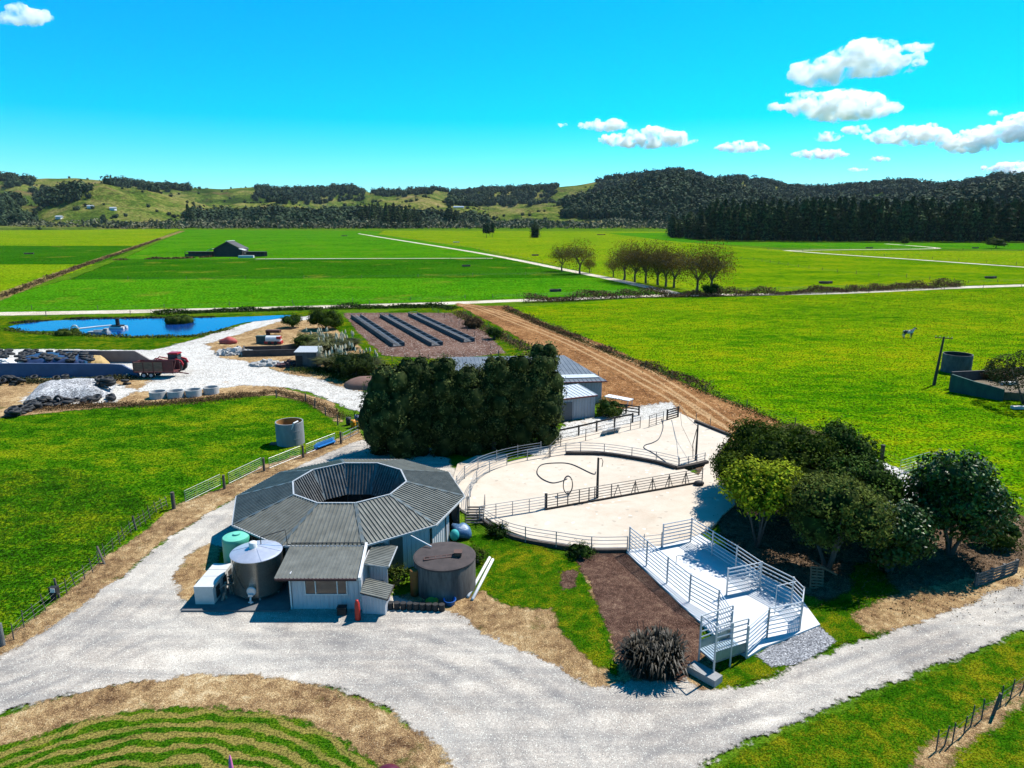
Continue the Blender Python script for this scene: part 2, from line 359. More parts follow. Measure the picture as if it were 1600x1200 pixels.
grey_gravel = ground_mat('blue_grey_gravel', [(0.1, (.16, .165, .18)), (0.5, (.24, .245, .26)), (0.9, (.36, .36, .37))], sc=(0.3, 2.0, 12.0), contrast=1.8, edge=(0.15, 0.12, 0.8), specks=(12.0, (.09, .09, .1), 0.12))
lane = ground_mat('pale_lane', [(0.1, (.36, .30, .21)), (0.5, (.54, .47, .36)), (0.9, (.66, .60, .5))], sc=(0.06, 0.4, 4.0), contrast=1.6, edge=(0.45, 0.4, 0.25), bump=0.3)
def rutty(n, l, vec, col):
    at = n.new('ShaderNodeAttribute'); at.attribute_name = 'edge'
    x = mth(n, l, 'ADD', at.outputs['Fac'], mth(n, l, 'MULTIPLY', noise(n, l, vec, 0.15, 4), 1.0))
    w = mth(n, l, 'SINE', mth(n, l, 'MULTIPLY', x, 3.9))
    k = mth(n, l, 'MULTIPLY', mth(n, l, 'MULTIPLY_ADD', w, 1.2, -0.15, clamp=True), mth(n, l, 'MULTIPLY_ADD', at.outputs['Fac'], 1.2, -0.5, clamp=True))
    return mixc(n, l, mth(n, l, 'MULTIPLY', k, 0.75), col, (.44, .29, .15))
dirt_p = dict(cols=[(0.1, (.11, .05, .022)), (0.45, (.22, .105, .042)), (0.7, (.30, .155, .065)), (0.95, (.40, .24, .115))], sc=(0.1, 0.8, 6.0), contrast=1.9, edge=(0.7, 0.4, 0.3), bump=0.7, specks=(6.0, (.08, .045, .025), 0.05))
dirt = ground_mat('brown_dirt', **dirt_p); dirt_rut = ground_mat('rutted_dirt', **{**dirt_p, 'extra': rutty})
bark = ground_mat('bark_soil', [(0.1, (.035, .019, .015)), (0.45, (.088, .048, .036)), (0.75, (.15, .088, .062)), (0.97, (.30, .2, .14))], sc=(0.5, 2.6, 14.0), wt=(.25, .35, .4), contrast=2.1, edge=(0.3, 0.2, 0.8), bump=1.0, specks=(36.0, (.27, .18, .12), 0.04), grain=(20.0, .5))
pad_brown = ground_mat('brown_pad', [(0.1, (.06, .035, .028)), (0.5, (.125, .072, .055)), (0.9, (.20, .13, .10))], sc=(0.1, 0.9, 6.0), contrast=1.8, edge=(0.6, 0.3, 0.3), specks=(6.0, (.42, .38, .34), 0.07), bump=0.5)
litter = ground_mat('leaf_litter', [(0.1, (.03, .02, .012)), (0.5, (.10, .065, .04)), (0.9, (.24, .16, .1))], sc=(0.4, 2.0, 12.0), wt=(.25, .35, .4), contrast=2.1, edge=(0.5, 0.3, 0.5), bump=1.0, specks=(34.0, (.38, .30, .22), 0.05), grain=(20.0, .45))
def cracks(n, l, vec, col):
    sp = n.new('ShaderNodeMapping'); sp.inputs['Scale'].default_value = (0.06, 0.35, 1); l.new(vec, sp.inputs[0])
    k = mth(n, l, 'MULTIPLY_ADD', noise(n, l, sp.outputs[0], 1.0, 6, 0.7, 1.5), 6.0, -3.4, clamp=True)
    return mixc(n, l, mth(n, l, 'MULTIPLY', k, 0.35), col, (.36, .22, .12))
concrete = ground_mat('yard_concrete', [(0.1, (.49, .41, .32)), (0.5, (.585, .505, .41)), (0.9, (.65, .58, .49))], sc=(0.12, 0.8, 8.0), contrast=1.3, grain=None, bump=0.15, patches=[((.44, .31, .21), 0.10, 0.56, 4.0), ((.36, .33, .30), 0.35, 0.64, 6.0)], extra=cracks, specks=(4.0, (.42, .37, .3), 0.012), rough=0.85)
concrete_new = ground_mat('new_concrete', [(0.1, (.55, .56, .57)), (0.5, (.64, .645, .65)), (0.9, (.69, .69, .69))], sc=(0.2, 1.0, 8.0), contrast=1.2, bump=0.12, grain=None, rough=0.8)
def stripes(n, l, vec, col):
    sp = n.new('ShaderNodeSeparateXYZ'); l.new(vec, sp.inputs[0])
    dx = mth(n, l, 'SUBTRACT', sp.outputs[0], -15.9); dy = mth(n, l, 'SUBTRACT', sp.outputs[1], 17.8)
    rr = mth(n, l, 'SQRT', mth(n, l, 'ADD', mth(n, l, 'POWER', dx, 2.0), mth(n, l, 'POWER', dy, 2.0)))
    rr = mth(n, l, 'MULTIPLY_ADD', noise(n, l, vec, 0.4, 5), 1.9, rr); rr = mth(n, l, 'MULTIPLY_ADD', noise(n, l, vec, 5.0, 3), 0.25, rr)
    w = mth(n, l, 'SINE', mth(n, l, 'MULTIPLY', rr, 7.4)); k = mth(n, l, 'MULTIPLY_ADD', w, 1.6, 0.30, clamp=True)
    k = mth(n, l, 'MULTIPLY', k, mth(n, l, 'MULTIPLY_ADD', noise(n, l, vec, 0.5, 5), 2.6, -0.35, clamp=True))
    return mixc(n, l, mth(n, l, 'MULTIPLY', k, 0.7), col, (.28, .20, .06))
g_strip = grass_mat('mown_island_grass', (.010, .048, .002), (.030, .100, .003), (.10, .14, .008), contrast=2.3, sc=(0.2, 1.1, 9.0), wt=(.25, .4, .35), bump=1.0, extra=stripes)

# base sheet to the horizon
mb = MB(); mb.add([(-9000, -200, 0), (9000, -200, 0), (9000, 14000, 0), (-9000, 14000, 0)], [(0, 1, 2, 3)])
setp(mb.build('ground', g_far), kind='structure')

# ---- far fields
FAR = dict(cell=6.0, margin=6.0)
sheet('paddock', GL([(-500, 357), (285, 358), (262, 366), (-500, 366)]), g_yel, **FAR)
sheet('paddock', GL([(-500, 366), (262, 366), (225, 384), (120, 384), (-500, 384)]), g_yel, **FAR)
sheet('paddock', GL([(-500, 384), (225, 384), (150, 413), (-500, 413)]), g_deep, **FAR)
sheet('paddock', GL([(-500, 413), (150, 413), (0, 465), (-300, 560), (-600, 560)]), g_yel, **FAR)
sheet('paddock', GL([(290, 359), (590, 361), (740, 388), (790, 403), (190, 405)]), g_bright, **FAR)
sheet('paddock', GL([(188, 405), (790, 404), (905, 424), (960, 436), (105, 438)]), g_deep, **FAR)
sheet('paddock', GL([(105, 436), (960, 434), (1030, 460), (760, 468), (460, 480), (0, 488), (-300, 490), (0, 466)]), g_bright, **FAR)
sheet('paddock', GL([(600, 360), (1045, 362), (1060, 378), (1240, 392), (1240, 440), (1100, 458), (1040, 455), (905, 423), (740, 388), (590, 366)]), g_yel, **FAR)
sheet('paddock', GL([(945, 364), (1048, 364), (1100, 378), (1750, 381), (2000, 382), (2000, 392), (1240, 388), (1060, 378)]), g_bright, **FAR)
sheet('paddock', GL([(1230, 392), (2000, 392), (2000, 425), (1600, 416)]), g_yel, **FAR)
sheet('paddock', GL([(1060, 380), (1225, 394), (1600, 419), (2000, 444), (2000, 436), (1600, 443), (1150, 457), (1130, 440)]), g_right, **FAR)
sheet('paddock', GL([(780, 482), (1000, 466), (1150, 464), (1600, 449), (2100, 432), (2100, 960), (1600, 795), (1440, 745), (1330, 712), (1190, 655), (1060, 602), (950, 553), (860, 515)]), g_right, cell=2.5, margin=2)
# dry strips, lanes
drystrip = ground_mat('dry_strip', [(0.1, (.05, .045, .012)), (0.45, (.16, .13, .04)), (0.9, (.30, .22, .09))], sc=(0.1, 0.5, 3.0), contrast=2.2, edge=(1.0, 0.6, 0.2))
strip('dry_strip', GL([(-60, 486), (0, 463), (60, 440), (130, 414), (205, 388), (285, 361)]), [6.5, 5, 6, 7, 8, 9], drystrip, margin=3)
strip('lane', GL([(400, 404.5), (560, 404), (770, 403.5)]), 3.6, lane)
strip('lane', GL([(560, 365), (590, 370), (740, 394), (900, 425), (960, 437), (1040, 455), (1060, 460)]), [3.5, 4.5, 4.5, 4.5, 5, 5], lane)
strip('lane', GL([(1385, 382), (1430, 386), (1225, 392), (1420, 405), (1600, 417.5), (1800, 430)]) if False else GL([(1228, 391.5), (1300, 397), (1420, 405), (1600, 417.5), (1800, 430)]), 4.5, lane)
strip('lane', GL([(1225, 391.5), (1300, 390.5), (1440, 389), (1460, 387), (1384, 381)]), 4.5, lane)
strip('lane', GL([(-300, 493), (0, 490.5), (200, 487), (460, 481), (600, 477), (700, 474), (800, 470), (900, 467), (1000, 463), (1100, 461), (1300, 458), (1480, 450), (1600, 446), (1900, 436)]), [7, 7, 7, 7, 7, 6.5, 6, 6, 6, 5.5, 5.5, 6, 6, 6, 6, 6, 6], lane)
# ---- pond surround and pond
sheet('grass_bank', GL([(-300, 500), (200, 494), (440, 489), (500, 486), (500, 492), (430, 500), (350, 518), (300, 535), (235, 546), (100, 545), (-300, 546)]), g_lawn, cell=1.5)
# ---- paddock on the left
sheet('paddock', GL([(-700, 700), (-100, 668), (80, 645), (330, 622), (430, 622), (478, 630), (510, 650), (532, 672), (530, 692), (474, 716), (413, 733), (351, 770), (272, 799), (235, 832), (165, 878), (93, 945), (0, 1008), (-120, 1090), (-700, 1400)]), g_left, cell=1.0)
# ---- feed pad area
sheet('grass_verge', GL([(660, 482), (760, 480), (870, 535), (940, 575), (900, 590), (600, 610), (520, 590), (430, 575), (420, 540), (470, 500)]), g_lawn, cell=1.2)
sheet('feed_pad', GL([(536, 489), (704, 489), (760, 520), (790, 552), (700, 562), (600, 556), (560, 520)]), pad_brown, cell=1.2)
sheet('rough_ground', GL([(300, 532), (420, 503), (500, 497), (560, 540), (620, 600), (560, 612), (480, 598), (420, 575), (340, 560)]), dry, cell=0.8)
sheet('rough_ground', GL([(-100, 585), (230, 585), (420, 600), (520, 628), (540, 668), (480, 628), (430, 618), (330, 622), (80, 645), (-100, 664)]), dry, cell=0.8)
# ---- pale yard
sheet('gravel_yard', GL([(-300, 549), (60, 546), (235, 548), (295, 534), (345, 518), (400, 502), (520, 490), (520, 497), (435, 503), (385, 519), (322, 538), (345, 560), (385, 565), (430, 580), (492, 592), (560, 612), (640, 630), (640, 665), (568, 645), (520, 628), (455, 606), (380, 602), (300, 612), (215, 612), (240, 590), (-300, 592)]), yard_gravel, cell=0.8)
sheet('gravel_yard', GL([(35, 628), (60, 606), (180, 600), (215, 610), (180, 628), (90, 634)]), yard_gravel, cell=0.6)
# ---- brown dirt track
sheet('dirt_track', GL([(712, 474), (755, 478), (795, 478), (830, 496), (905, 526), (1000, 570), (1100, 612), (1180, 642), (1230, 668), (1340, 712), (1335, 722), (1240, 700), (1150, 682), (1060, 640), (1000, 655), (945, 640), (925, 600), (880, 565), (830, 540), (780, 510), (735, 488)]), dirt, cell=0.9, margin=2.2)
strip('dirt_track', GL([(722, 476), (760, 484), (830, 508), (900, 535), (970, 569), (1030, 602), (1075, 630), (1120, 660), (1165, 690)]), [5, 7, 8, 8, 8, 8, 8, 7, 6], dirt_rut, margin=1.5)
sheet('gravel_path', GL([(1330, 712), (1360, 716), (1415, 738), (1445, 760), (1520, 800), (1600, 822), (1750, 880), (1750, 905), (1600, 850), (1500, 840), (1400, 790), (1350, 760)]), yard_gravel, cell=0.6)
# ---- verge of dead grass beside the left fence and the main drive
sheet('dry_verge', GL([(-120, 1095), (0, 1003), (93, 938), (165, 872), (235, 826), (272, 792), (351, 762), (413, 728), (474, 710), (560, 672), (570, 692), (470, 730), (400, 762), (330, 800), (250, 850), (190, 905), (110, 970), (0, 1040), (-100, 1110)]), dry, cell=0.5)
sheet('dry_verge', GL([(740, 900), (1000, 900), (1130, 1060), (1120, 1095), (960, 1090), (860, 1050), (760, 1000), (700, 985), (560, 985), (600, 940)]), dry, cell=0.5)
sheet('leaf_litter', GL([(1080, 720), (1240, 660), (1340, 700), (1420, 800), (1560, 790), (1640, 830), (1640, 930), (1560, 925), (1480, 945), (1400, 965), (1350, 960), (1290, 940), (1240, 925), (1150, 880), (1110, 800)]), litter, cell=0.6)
sheet('grass_verge', GL([(1250, 965), (1330, 925), (1330, 880), (1370, 880), (1400, 925), (1440, 950), (1410, 980), (1310, 1012), (1220, 1050), (1120, 1086), (1100, 1060), (1180, 1025), (1290, 985)]), g_lawn, cell=0.4)
sheet('dry_verge', GL([(1330, 960), (1400, 930), (1480, 910), (1560, 895), (1660, 870), (1660, 905), (1500, 955), (1400, 990), (1350, 990)]), dry, cell=0.5)
sheet('gravel_drive', catmull(GL([(-160, 1130), (0, 1030), (100, 968), (200, 897), (260, 848), (330, 802), (390, 768), (440, 742), (500, 715), (570, 688), (640, 690), (700, 720), (720, 800), (600, 800), (400, 840), (340, 860), (320, 900), (290, 935), (305, 938), (420, 925), (560, 925), (640, 940), (700, 955), (760, 992), (820, 1020), (880, 1050), (940, 1080), (990, 1064), (1060, 1058), (1100, 1082), (1180, 1070), (1290, 1022), (1400, 990), (1500, 950), (1600, 912), (1750, 855), (1800, 890), (1600, 984), (1400, 1063), (1230, 1134), (1080, 1205), (900, 1330), (700, 1330), (685, 1230), (655, 1165), (610, 1115), (540, 1082), (440, 1065), (340, 1062), (200, 1072), (100, 1090), (0, 1116), (-200, 1180)]), True, 4), gravel, cell=0.3, margin=1.0, attr=tyre_marks)
sheet('weedy_patch', GL([(272, 905), (290, 872), (325, 850), (345, 858), (330, 900), (300, 945), (280, 935)]), dry, cell=0.3)
sheet('gravel_yard', GL([(820, 706), (858, 690), (885, 662), (935, 650), (1000, 636), (1052, 628), (1066, 650), (1000, 664), (930, 680), (872, 694), (850, 716)]), yard_gravel, cell=0.5)
# ---- middle lawn and bark
sheet('lawn', GL([(738, 838), (790, 836), (880, 868), (905, 885), (925, 925), (945, 965), (968, 1062), (930, 1040), (885, 1000), (860, 955), (800, 950), (755, 925), (735, 935), (725, 880)]), g_lawn, cell=0.35)
sheet('bark_garden', GL([(898, 866), (985, 862), (1040, 905), (1096, 958), (1096, 1035), (1060, 1068), (985, 1062), (960, 1010), (938, 955), (925, 915), (905, 890)]), bark, cell=0.3)
sheet('bark_garden', GL([(876, 895), (900, 893), (898, 918), (878, 925)]), bark, cell=0.3)
sheet('gravel_pad', GL([(1180, 1025), (1280, 978), (1306, 1004), (1285, 1020), (1240, 1042), (1205, 1044)]), grey_gravel, cell=0.3)
# ---- roadside lawn, island
sheet('roadside_lawn', GL([(1060, 1235), (1230, 1148), (1400, 1077), (1600, 996), (1760, 930), (2000, 930), (2000, 1500), (1000, 1500)]), g_lawn, cell=0.5)
def circ(cx, cy, r, n=60): return [(cx+r*math.cos(2*math.pi*k/n), cy+r*math.sin(2*math.pi*k/n)) for k in range(n)]
sheet('dry_island_rim', circ(-16.1, 17.6, 16.75), dry, cell=0.35)
sheet('mown_island', circ(-16.1, 17.6, 14.1), g_strip, cell=0.35)
sheet('dry_verge', GL([(1425, 1260), (1425, 1190), (1455, 1160), (1500, 1142), (1600, 1068), (1700, 1010), (1700, 1040), (1600, 1100), (1530, 1150), (1480, 1195), (1460, 1260)]), dry, cell=0.4)
# ---- concrete yards as real slabs
YC, YR = (7.7, 60.6), 11.35
slab = MB(); slab.prism(circ(YC[0], YC[1], YR, 72), -0.3, 0.24); setp(slab.build('round_concrete_yard', concrete), kind='structure')
slab = MB(); slab.prism(GL([(1030, 853), (1098, 835), (1150, 790), (1170, 720), (1110, 716), (1090, 748)]), -0.3, 0.232); setp(slab.build('concrete_apron', concrete), kind='structure')
slab = MB(); slab.prism(GL([(700, 775), (722, 800), (755, 818), (800, 760), (790, 712), (745, 715), (715, 728)]), -0.3, 0.236); setp(slab.build('concrete_apron', concrete), kind='structure')
slab = MB(); slab.prism(GL([(850, 716), (870, 690), (940, 676), (1000, 660), (1062, 648), (1142, 684), (1112, 722), (1050, 742), (960, 730)]), -0.3, 0.228); setp(slab.build('concrete_yard', concrete), kind='structure')
LZ = 0.2
slab = MB(); slab.prism(GL([(975, 862), (1030, 848), (1086, 832), (1120, 856), (1190, 902), (1247, 933), (1281, 980), (1225, 1003), (1190, 1016), (1169, 1030), (1120, 1000), (1060, 945)]), -0.3, LZ); setp(slab.build('loading_slab', concrete_new), kind='structure')
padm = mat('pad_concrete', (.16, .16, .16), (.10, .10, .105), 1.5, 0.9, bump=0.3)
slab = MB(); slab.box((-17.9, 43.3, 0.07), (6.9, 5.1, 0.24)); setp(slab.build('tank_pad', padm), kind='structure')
# ---- water
m, n, l, b = new_mat('pond_water'); b.inputs['Base Color'].default_value = (.004, .035, .16, 1); b.inputs['Roughness'].default_value = 0.06; b.inputs['Specular IOR Level'].default_value = 0.6
bp = n.new('ShaderNodeBump'); bp.inputs['Strength'].default_value = 0.35; bp.inputs['Distance'].default_value = 0.05; l.new(noise(n, l, coords(n), 2.5, 4), bp.inputs['Height']); l.new(bp.outputs[0], b.inputs['Normal'])
edge_alpha(n, l, b, coords(n), 0.35, 0.15, 0.5)
sheet('pond', GL([(15, 511), (45, 505), (100, 501), (190, 498), (280, 498), (370, 496), (455, 493), (425, 500), (380, 505), (345, 515), (310, 524), (240, 526), (185, 526), (140, 524), (100, 518), (50, 518), (25, 516)]), m, cell=0.8, smooth=3)

# ------------------------------------------------------------------ hills
SKY = [(-500, 290), (-200, 282), (0, 277), (60, 279), (130, 278), (180, 283), (240, 290), (300, 293), (350, 296), (400, 293), (440, 299), (500, 297), (550, 294), (580, 301), (620, 301), (680, 296), (720, 303), (760, 298), (800, 297), (850, 294), (900, 290), (930, 285), (960, 280), (1000, 275), (1050, 269), (1080, 272), (1110, 283), (1150, 279), (1190, 285), (1230, 293), (1280, 297), (1300, 295), (1340, 291), (1380, 285), (1410, 284), (1450, 290), (1480, 289), (1520, 281), (1550, 274), (1600, 279), (1800, 270), (2100, 285)]
FRT = [(-500, 312), (0, 318), (60, 328), (120, 308), (170, 300), (230, 305), (290, 318), (330, 330), (380, 322), (440, 318), (500, 325), (560, 318), (620, 310), (660, 305), (720, 318), (760, 326), (830, 322), (880, 318), (950, 305), (1050, 290), (1150, 300), (1250, 310), (1400, 312), (1600, 300), (2100, 300)]
sx, sy = np.array(SKY).T; fx, fy = np.array(FRT).T
def fbm(x, y, sc, oct=5, seed=0.0):
    v = 0; a = 1.0
    for k in range(oct): v += a*noise_py(x*sc, y*sc, seed+k*7.3); sc *= 2.03; a *= 0.5
    return v
from mathutils import noise as mnoise
def noise_py(x, y, s): return mnoise.noise((x, y, s))
def terrain_h(X, Y):
    d = math.hypot(X, Y); zc = Y*cP+CAM_H*sP; px = 800+FPX*X/zc
    def top(xs, ys, D):
        y = np.interp(px, xs, ys); el = math.atan((600-y)/FPX)-PITCH
        # elevation measured along this bearing
        return CAM_H+D*math.cos(math.atan(X/Y))*math.tan(el)
    R1, R2 = 2050.0, 3300.0
    h1 = top(fx, fy, R1); h2 = top(sx, sy, R2)
    def bell(r, r0, w0, w1): 
        t = (r-r0)/(w0 if r < r0 else w1); return math.exp(-t*t*1.6)
    g = fbm(X, Y, 1/620.0, 5)
    rid = abs(fbm(X+900, Y, 1/380.0, 4, 3.1))
    a = h1*bell(d+g*150, R1, 520, 500)*(1+0.25*g)-rid*30*bell(d, R1-250, 400, 700)
    c = h2*bell(d, R2, 850, 1500)-rid*62*bell(d, R2-550, 420, 420)
    base = max(0.0, min(1.0, (d-1420)/250))
    return max(0.0, (max(a, c)+0.25*min(max(a, 0), max(c, 0)) if d < R2-300 else c)*1.0+g*9)*base-1.0+0.6*base
NA, NR = 520, 130
az = np.linspace(R(-46), R(46), NA); rr = 1400*(4600/1400)**np.linspace(0, 1, NR)
HZ = np.zeros((NR, NA)); HX = np.outer(rr, np.sin(az)); HY = np.outer(rr, np.cos(az))
for i in range(NR):
    for j in range(NA): HZ[i, j] = terrain_h(HX[i, j], HY[i, j])
idx = np.arange(NR*NA).reshape(NR, NA)
F = np.stack([idx[:-1, :-1], idx[:-1, 1:], idx[1:, 1:], idx[1:, :-1]], -1).reshape(-1, 4)
hillm = ground_mat('hill_pasture', grain=(.15, .35), cols= [(0.12, (.022, .045, .008)), (0.42, (.065, .105, .015)), (0.6, (.13, .145, .03)), (0.9, (.22, .18, .07))], sc=(0.0035, 0.02, 0.12), wt=(.45, .35, .2), contrast=2.3, bump=1.0, bd=3.0,
    patches=[((.15, .09, .05), 0.006, 0.55, 7.0), ((.02, .035, .012), 0.011, 0.60, 9.0)])
ho = np_mesh('hills', np.c_[HX.ravel(), HY.ravel(), HZ.ravel()], F, hillm); ho.data.polygons.foreach_set('use_smooth', [True]*len(ho.data.polygons)); setp(ho, kind='structure')
def hill_z(X, Y):
    d = math.hypot(X, Y); a = math.atan2(X, Y); i = math.log(d/1400)/math.log(4600/1400)*(NR-1); j = (a-az[0])/(az[-1]-az[0])*(NA-1)
    i0 = int(min(max(i, 0), NR-2)); j0 = int(min(max(j, 0), NA-2)); u = i-i0; v = j-j0
    return (HZ[i0, j0]*(1-u)+HZ[i0+1, j0]*u)*(1-v)+(HZ[i0, j0+1]*(1-u)+HZ[i0+1, j0+1]*u)*v
# ------------------------------------------------------------------ milking shed
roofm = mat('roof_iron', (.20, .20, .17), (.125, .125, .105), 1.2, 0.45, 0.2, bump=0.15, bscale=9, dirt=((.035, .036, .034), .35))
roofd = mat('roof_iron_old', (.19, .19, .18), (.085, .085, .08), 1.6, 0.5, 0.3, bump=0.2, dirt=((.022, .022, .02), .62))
capm = mat('ridge_flashing', (.16, .19, .19), (.10, .12, .12), 2, 0.4, 0.4)
rimm = mat('pale_rim', (.55, .57, .58), (.35, .37, .38), 6, 0.5, 0.2)
wallw = mat('white_cladding', (.56, .57, .60), (.46, .47, .50), 1.5, 0.6, stretch=(4, 4, .5), dirt=((.30, .27, .24), .25))
wallg = mat('green_wall', (.03, .14, .10), (.02, .09, .07), 2, 0.6)
wallgrey = mat('grey_wall_sheet', (.10, .11, .11), (.07, .075, .075), 2, 0.6)
white = mat('white_paint', (.74, .74, .73), (.62, .62, .61), 3, 0.5)
black = mat('black_rubber', (.012, .012, .013), (.02, .02, .021), 5, 0.7)
dark = mat('dark_timber', (.035, .028, .023), (.06, .05, .042), 3, 0.85, bump=0.4, stretch=(1, 1, 6))
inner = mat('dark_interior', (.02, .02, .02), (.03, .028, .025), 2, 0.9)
glass = mat('window_glass', (.035, .032, .03), (.05, .045, .04), 1.5, 0.08, spec=0.8)
rust = mat('rusty_steel', (.22, .075, .025), (.12, .045, .02), 3, 0.8, bump=0.3)
galv = mat('galvanised_pipe', (.42, .43, .44), (.33, .34, .35), 8, 0.45, 0.45)
galvw = mat('bright_galvanised_pipe', (.62, .64, .66), (.52, .54, .56), 8, 0.4, 0.3)
oldpipe = mat('weathered_pipe', (.16, .15, .145), (.10, .095, .09), 5, 0.6, 0.4)
def ribwall(mb, A, B, z0, z1, pitch=0.35, h=0.03):
    """vertical cladding between ground points A and B; ribs stand out on the right-hand side of A->B"""
    A, B = Vector((*A, 0)), Vector((*B, 0)); u = (B-A).normalized(); nn = Vector((u.y, -u.x, 0)); L = (B-A).length
    t = 0.06; c = [A, B, B-nn*t, A-nn*t]
    mb.add([Vector((p.x, p.y, z0)) for p in c]+[Vector((p.x, p.y, z1)) for p in c], [(3, 2, 1, 0), (4, 5, 6, 7), (0, 1, 5, 4), (1, 2, 6, 5), (2, 3, 7, 6), (3, 0, 4, 7)])
    k = int(L/pitch)
    for i in range(k):
        p = A+u*((i+0.5)*L/k)
        q = [p-u*0.05, p-u*0.02+nn*h, p+u*0.02+nn*h, p+u*0.05]
        vs = [Vector((w.x, w.y, z)) for z in (z0+.01, z1-.01) for w in (q[0]+nn*.001, q[1], q[2], q[3]+nn*.001)]
        mb.add(vs, [(0, 1, 5, 4), (1, 2, 6, 5), (2, 3, 7, 6), (4, 5, 6, 7), (3, 2, 1, 0)])
    return mb
CX, CY = -13.0, 53.0
RO, RRI, RIN, ZE, ZR, ZI = 9.15, 4.55, 3.15, 3.0, 4.2, 1.9
def dec(k, r, z): a = R(36*k); return Vector((CX+r*math.cos(a), CY+r*math.sin(a), z))
shed = thing('milking_shed', 'ten-sided rotary milking shed with dark ribbed roof round an open centre', 'milking shed', (CX, CY, 0))
def sub(o, root):  # keep world coordinates under a root that stands elsewhere
    o.parent = root; o.matrix_parent_inverse = Matrix.Translation(root.location).inverted() if root.rotation_euler.z == 0 else (Matrix.Translation(root.location) @ Matrix.Rotation(root.rotation_euler.z, 4, 'Z')).inverted(); return o
def part(mb, name, m, root, smooth=False): return sub(mb.build(name, m, None, smooth), root)
r_ = MB(); f_ = MB()
for k in range(10):
    A, B = dec(k, RO, ZE), dec(k+1, RO, ZE); D, C = dec(k, RRI, ZR), dec(k+1, RRI, ZR)
    r_.ribbed(A, B, C, D, 0.30, 0.075, 0.11)
    a, b_ = dec(k, RIN, ZI), dec(k+1, RIN, ZI)
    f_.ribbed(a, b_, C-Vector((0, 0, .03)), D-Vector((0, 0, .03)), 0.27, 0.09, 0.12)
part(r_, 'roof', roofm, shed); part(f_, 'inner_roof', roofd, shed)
h_ = MB(); g_ = MB(); w_ = MB(); rim = MB()
for k in range(10):
    hh_ = MB(); hh_.bar(dec(k, RO-.02, ZE+.045), dec(k, RRI, ZR+.045), 0.26, 0.03); part(hh_, 'hip_flashing', capm, shed); vv_ = MB(); vv_.bar(dec(k, RIN+.02, ZI+.06), dec(k, RRI-.05, ZR), 0.2, 0.03); part(vv_, 'valley_flashing', capm, shed)
    rim.bar(dec(k, RRI, ZR+.06), dec(k+1, RRI, ZR+.06), 0.12, 0.05)
    g_.bar(dec(k, RO+.05, ZE-.06), dec(k+1, RO+.05, ZE-.06), 0.1, 0.12)
part(rim, 'roof_rim', rimm, shed); part(g_, 'gutter', rimm, shed)
for k in range(10):
    A, B = dec(k, RO-.45, 0), dec(k+1, RO-.45, 0)
    if k in (1, 2): continue
    m_ = wallg if k in (4, 5) else (wallw if k in (7, 8, 9, 0) else wallg)
    w = MB()
    if k == 9:   # the side that opens on to the yard: clad only part of the way
        ribwall(w, (A+(B-A)*0.0)[:2], (A+(B-A)*0.62)[:2], 0, ZE-.05)
    elif k == 8:
        ribwall(w, A[:2], B[:2], 0, ZE-.05); 
    else: ribwall(w, A[:2], B[:2], 0, ZE-.05)
    part(w, 'wall', m_, shed)
w = MB(); A, B = dec(8, RO-.45, 0), dec(9, RO-.45, 0); u = (B-A).normalized(); nn = Vector((u.y, -u.x, 0)); p = A+u*2.0+nn*.05
w.prism([tuple((p)[:2]), tuple((p+u*1.0)[:2]), tuple((p+u*1.0+nn*.04)[:2]), tuple((p+nn*.04)[:2])], 0.1, 2.7); part(w, 'door', wallgrey, shed)
w = MB()
for k in (0, 1, 9): 
    for q in (0.0, 0.5): p = dec(k, RO-.5, 0)*(1-q)+dec(k+1, RO-.5, 0)*q; w = MB(); w.box((p.x, p.y, 1.45), (.2, .2, 2.9)); part(w, 'post', dark, shed)
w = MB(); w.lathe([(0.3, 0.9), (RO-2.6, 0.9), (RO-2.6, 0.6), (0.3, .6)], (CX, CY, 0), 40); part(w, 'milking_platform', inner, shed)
w = MB()
for k in range(20):
    a = R(18*k); w.tube([(CX+r*math.cos(a), CY+r*math.sin(a), z) for r, z in ((3.4, .9), (3.4, 2.0), (5.8, 2.0), (5.8, .9))], 0.03, 5)
part(w, 'bail', oldpipe, shed)
# steps and gate at the yard side (dark ramp at the right)
w = MB()
for i in range(5): w.box((-3.6+.0*i, 57.6-0.32*i, 0.25+0.16*i*0.6), (1.5, .3, .12))
# ------------------------------------------------------------------ milk room annex
ax = thing('milk_room', 'white lean-to milk room with three-pane window joined to front of the shed', 'milk room', (-12, 42, 0))
X0, X1, Y0, Y1 = -14.29, -9.80, 41.13, 44.55
w = MB(); ribwall(w, (X0, Y0), (X1, Y0), 0.05, 2.42, 0.28, .02); ribwall(w, (X1, Y0), (X1, Y1), 0.05, 2.6, .3); ribwall(w, (X0, Y1), (X0, Y0), 0.05, 2.6, .3); part(w, 'wall', wallw, ax)
w = MB(); w.ribbed((-15.15, 40.68, 2.50), (-9.75, 40.68, 2.50), (-10.15, 44.42, 2.99), (-15.2, 44.42, 2.99), 0.24, .04, .1); part(w, 'roof', roofm, ax)
w = MB(); w.bar((-15.1, 40.62, 2.44), (-9.9, 40.62, 2.44), .08, .14); part(w, 'gutter', mat('dark_red_gutter', (.06, .02, .02)), ax)
w = MB(); w.bar((-9.70, 40.6, 2.50), (-10.0, 44.5, 3.02), .16, .24); w.box((X1+.03, Y0-.04, 1.25), (.16, .12, 2.4)); w.box((X0-.02, Y0-.03, 1.2), (.1, .1, 2.35)); part(w, 'bargeboard', white, ax)
wf = MB(); wx0, wx1, wz0, wz1 = -13.35, -10.65, 1.15, 2.15
for z in (wz0, wz1): wf.box(((wx0+wx1)/2, Y0-.045, z), (wx1-wx0+.12, .09, .07))
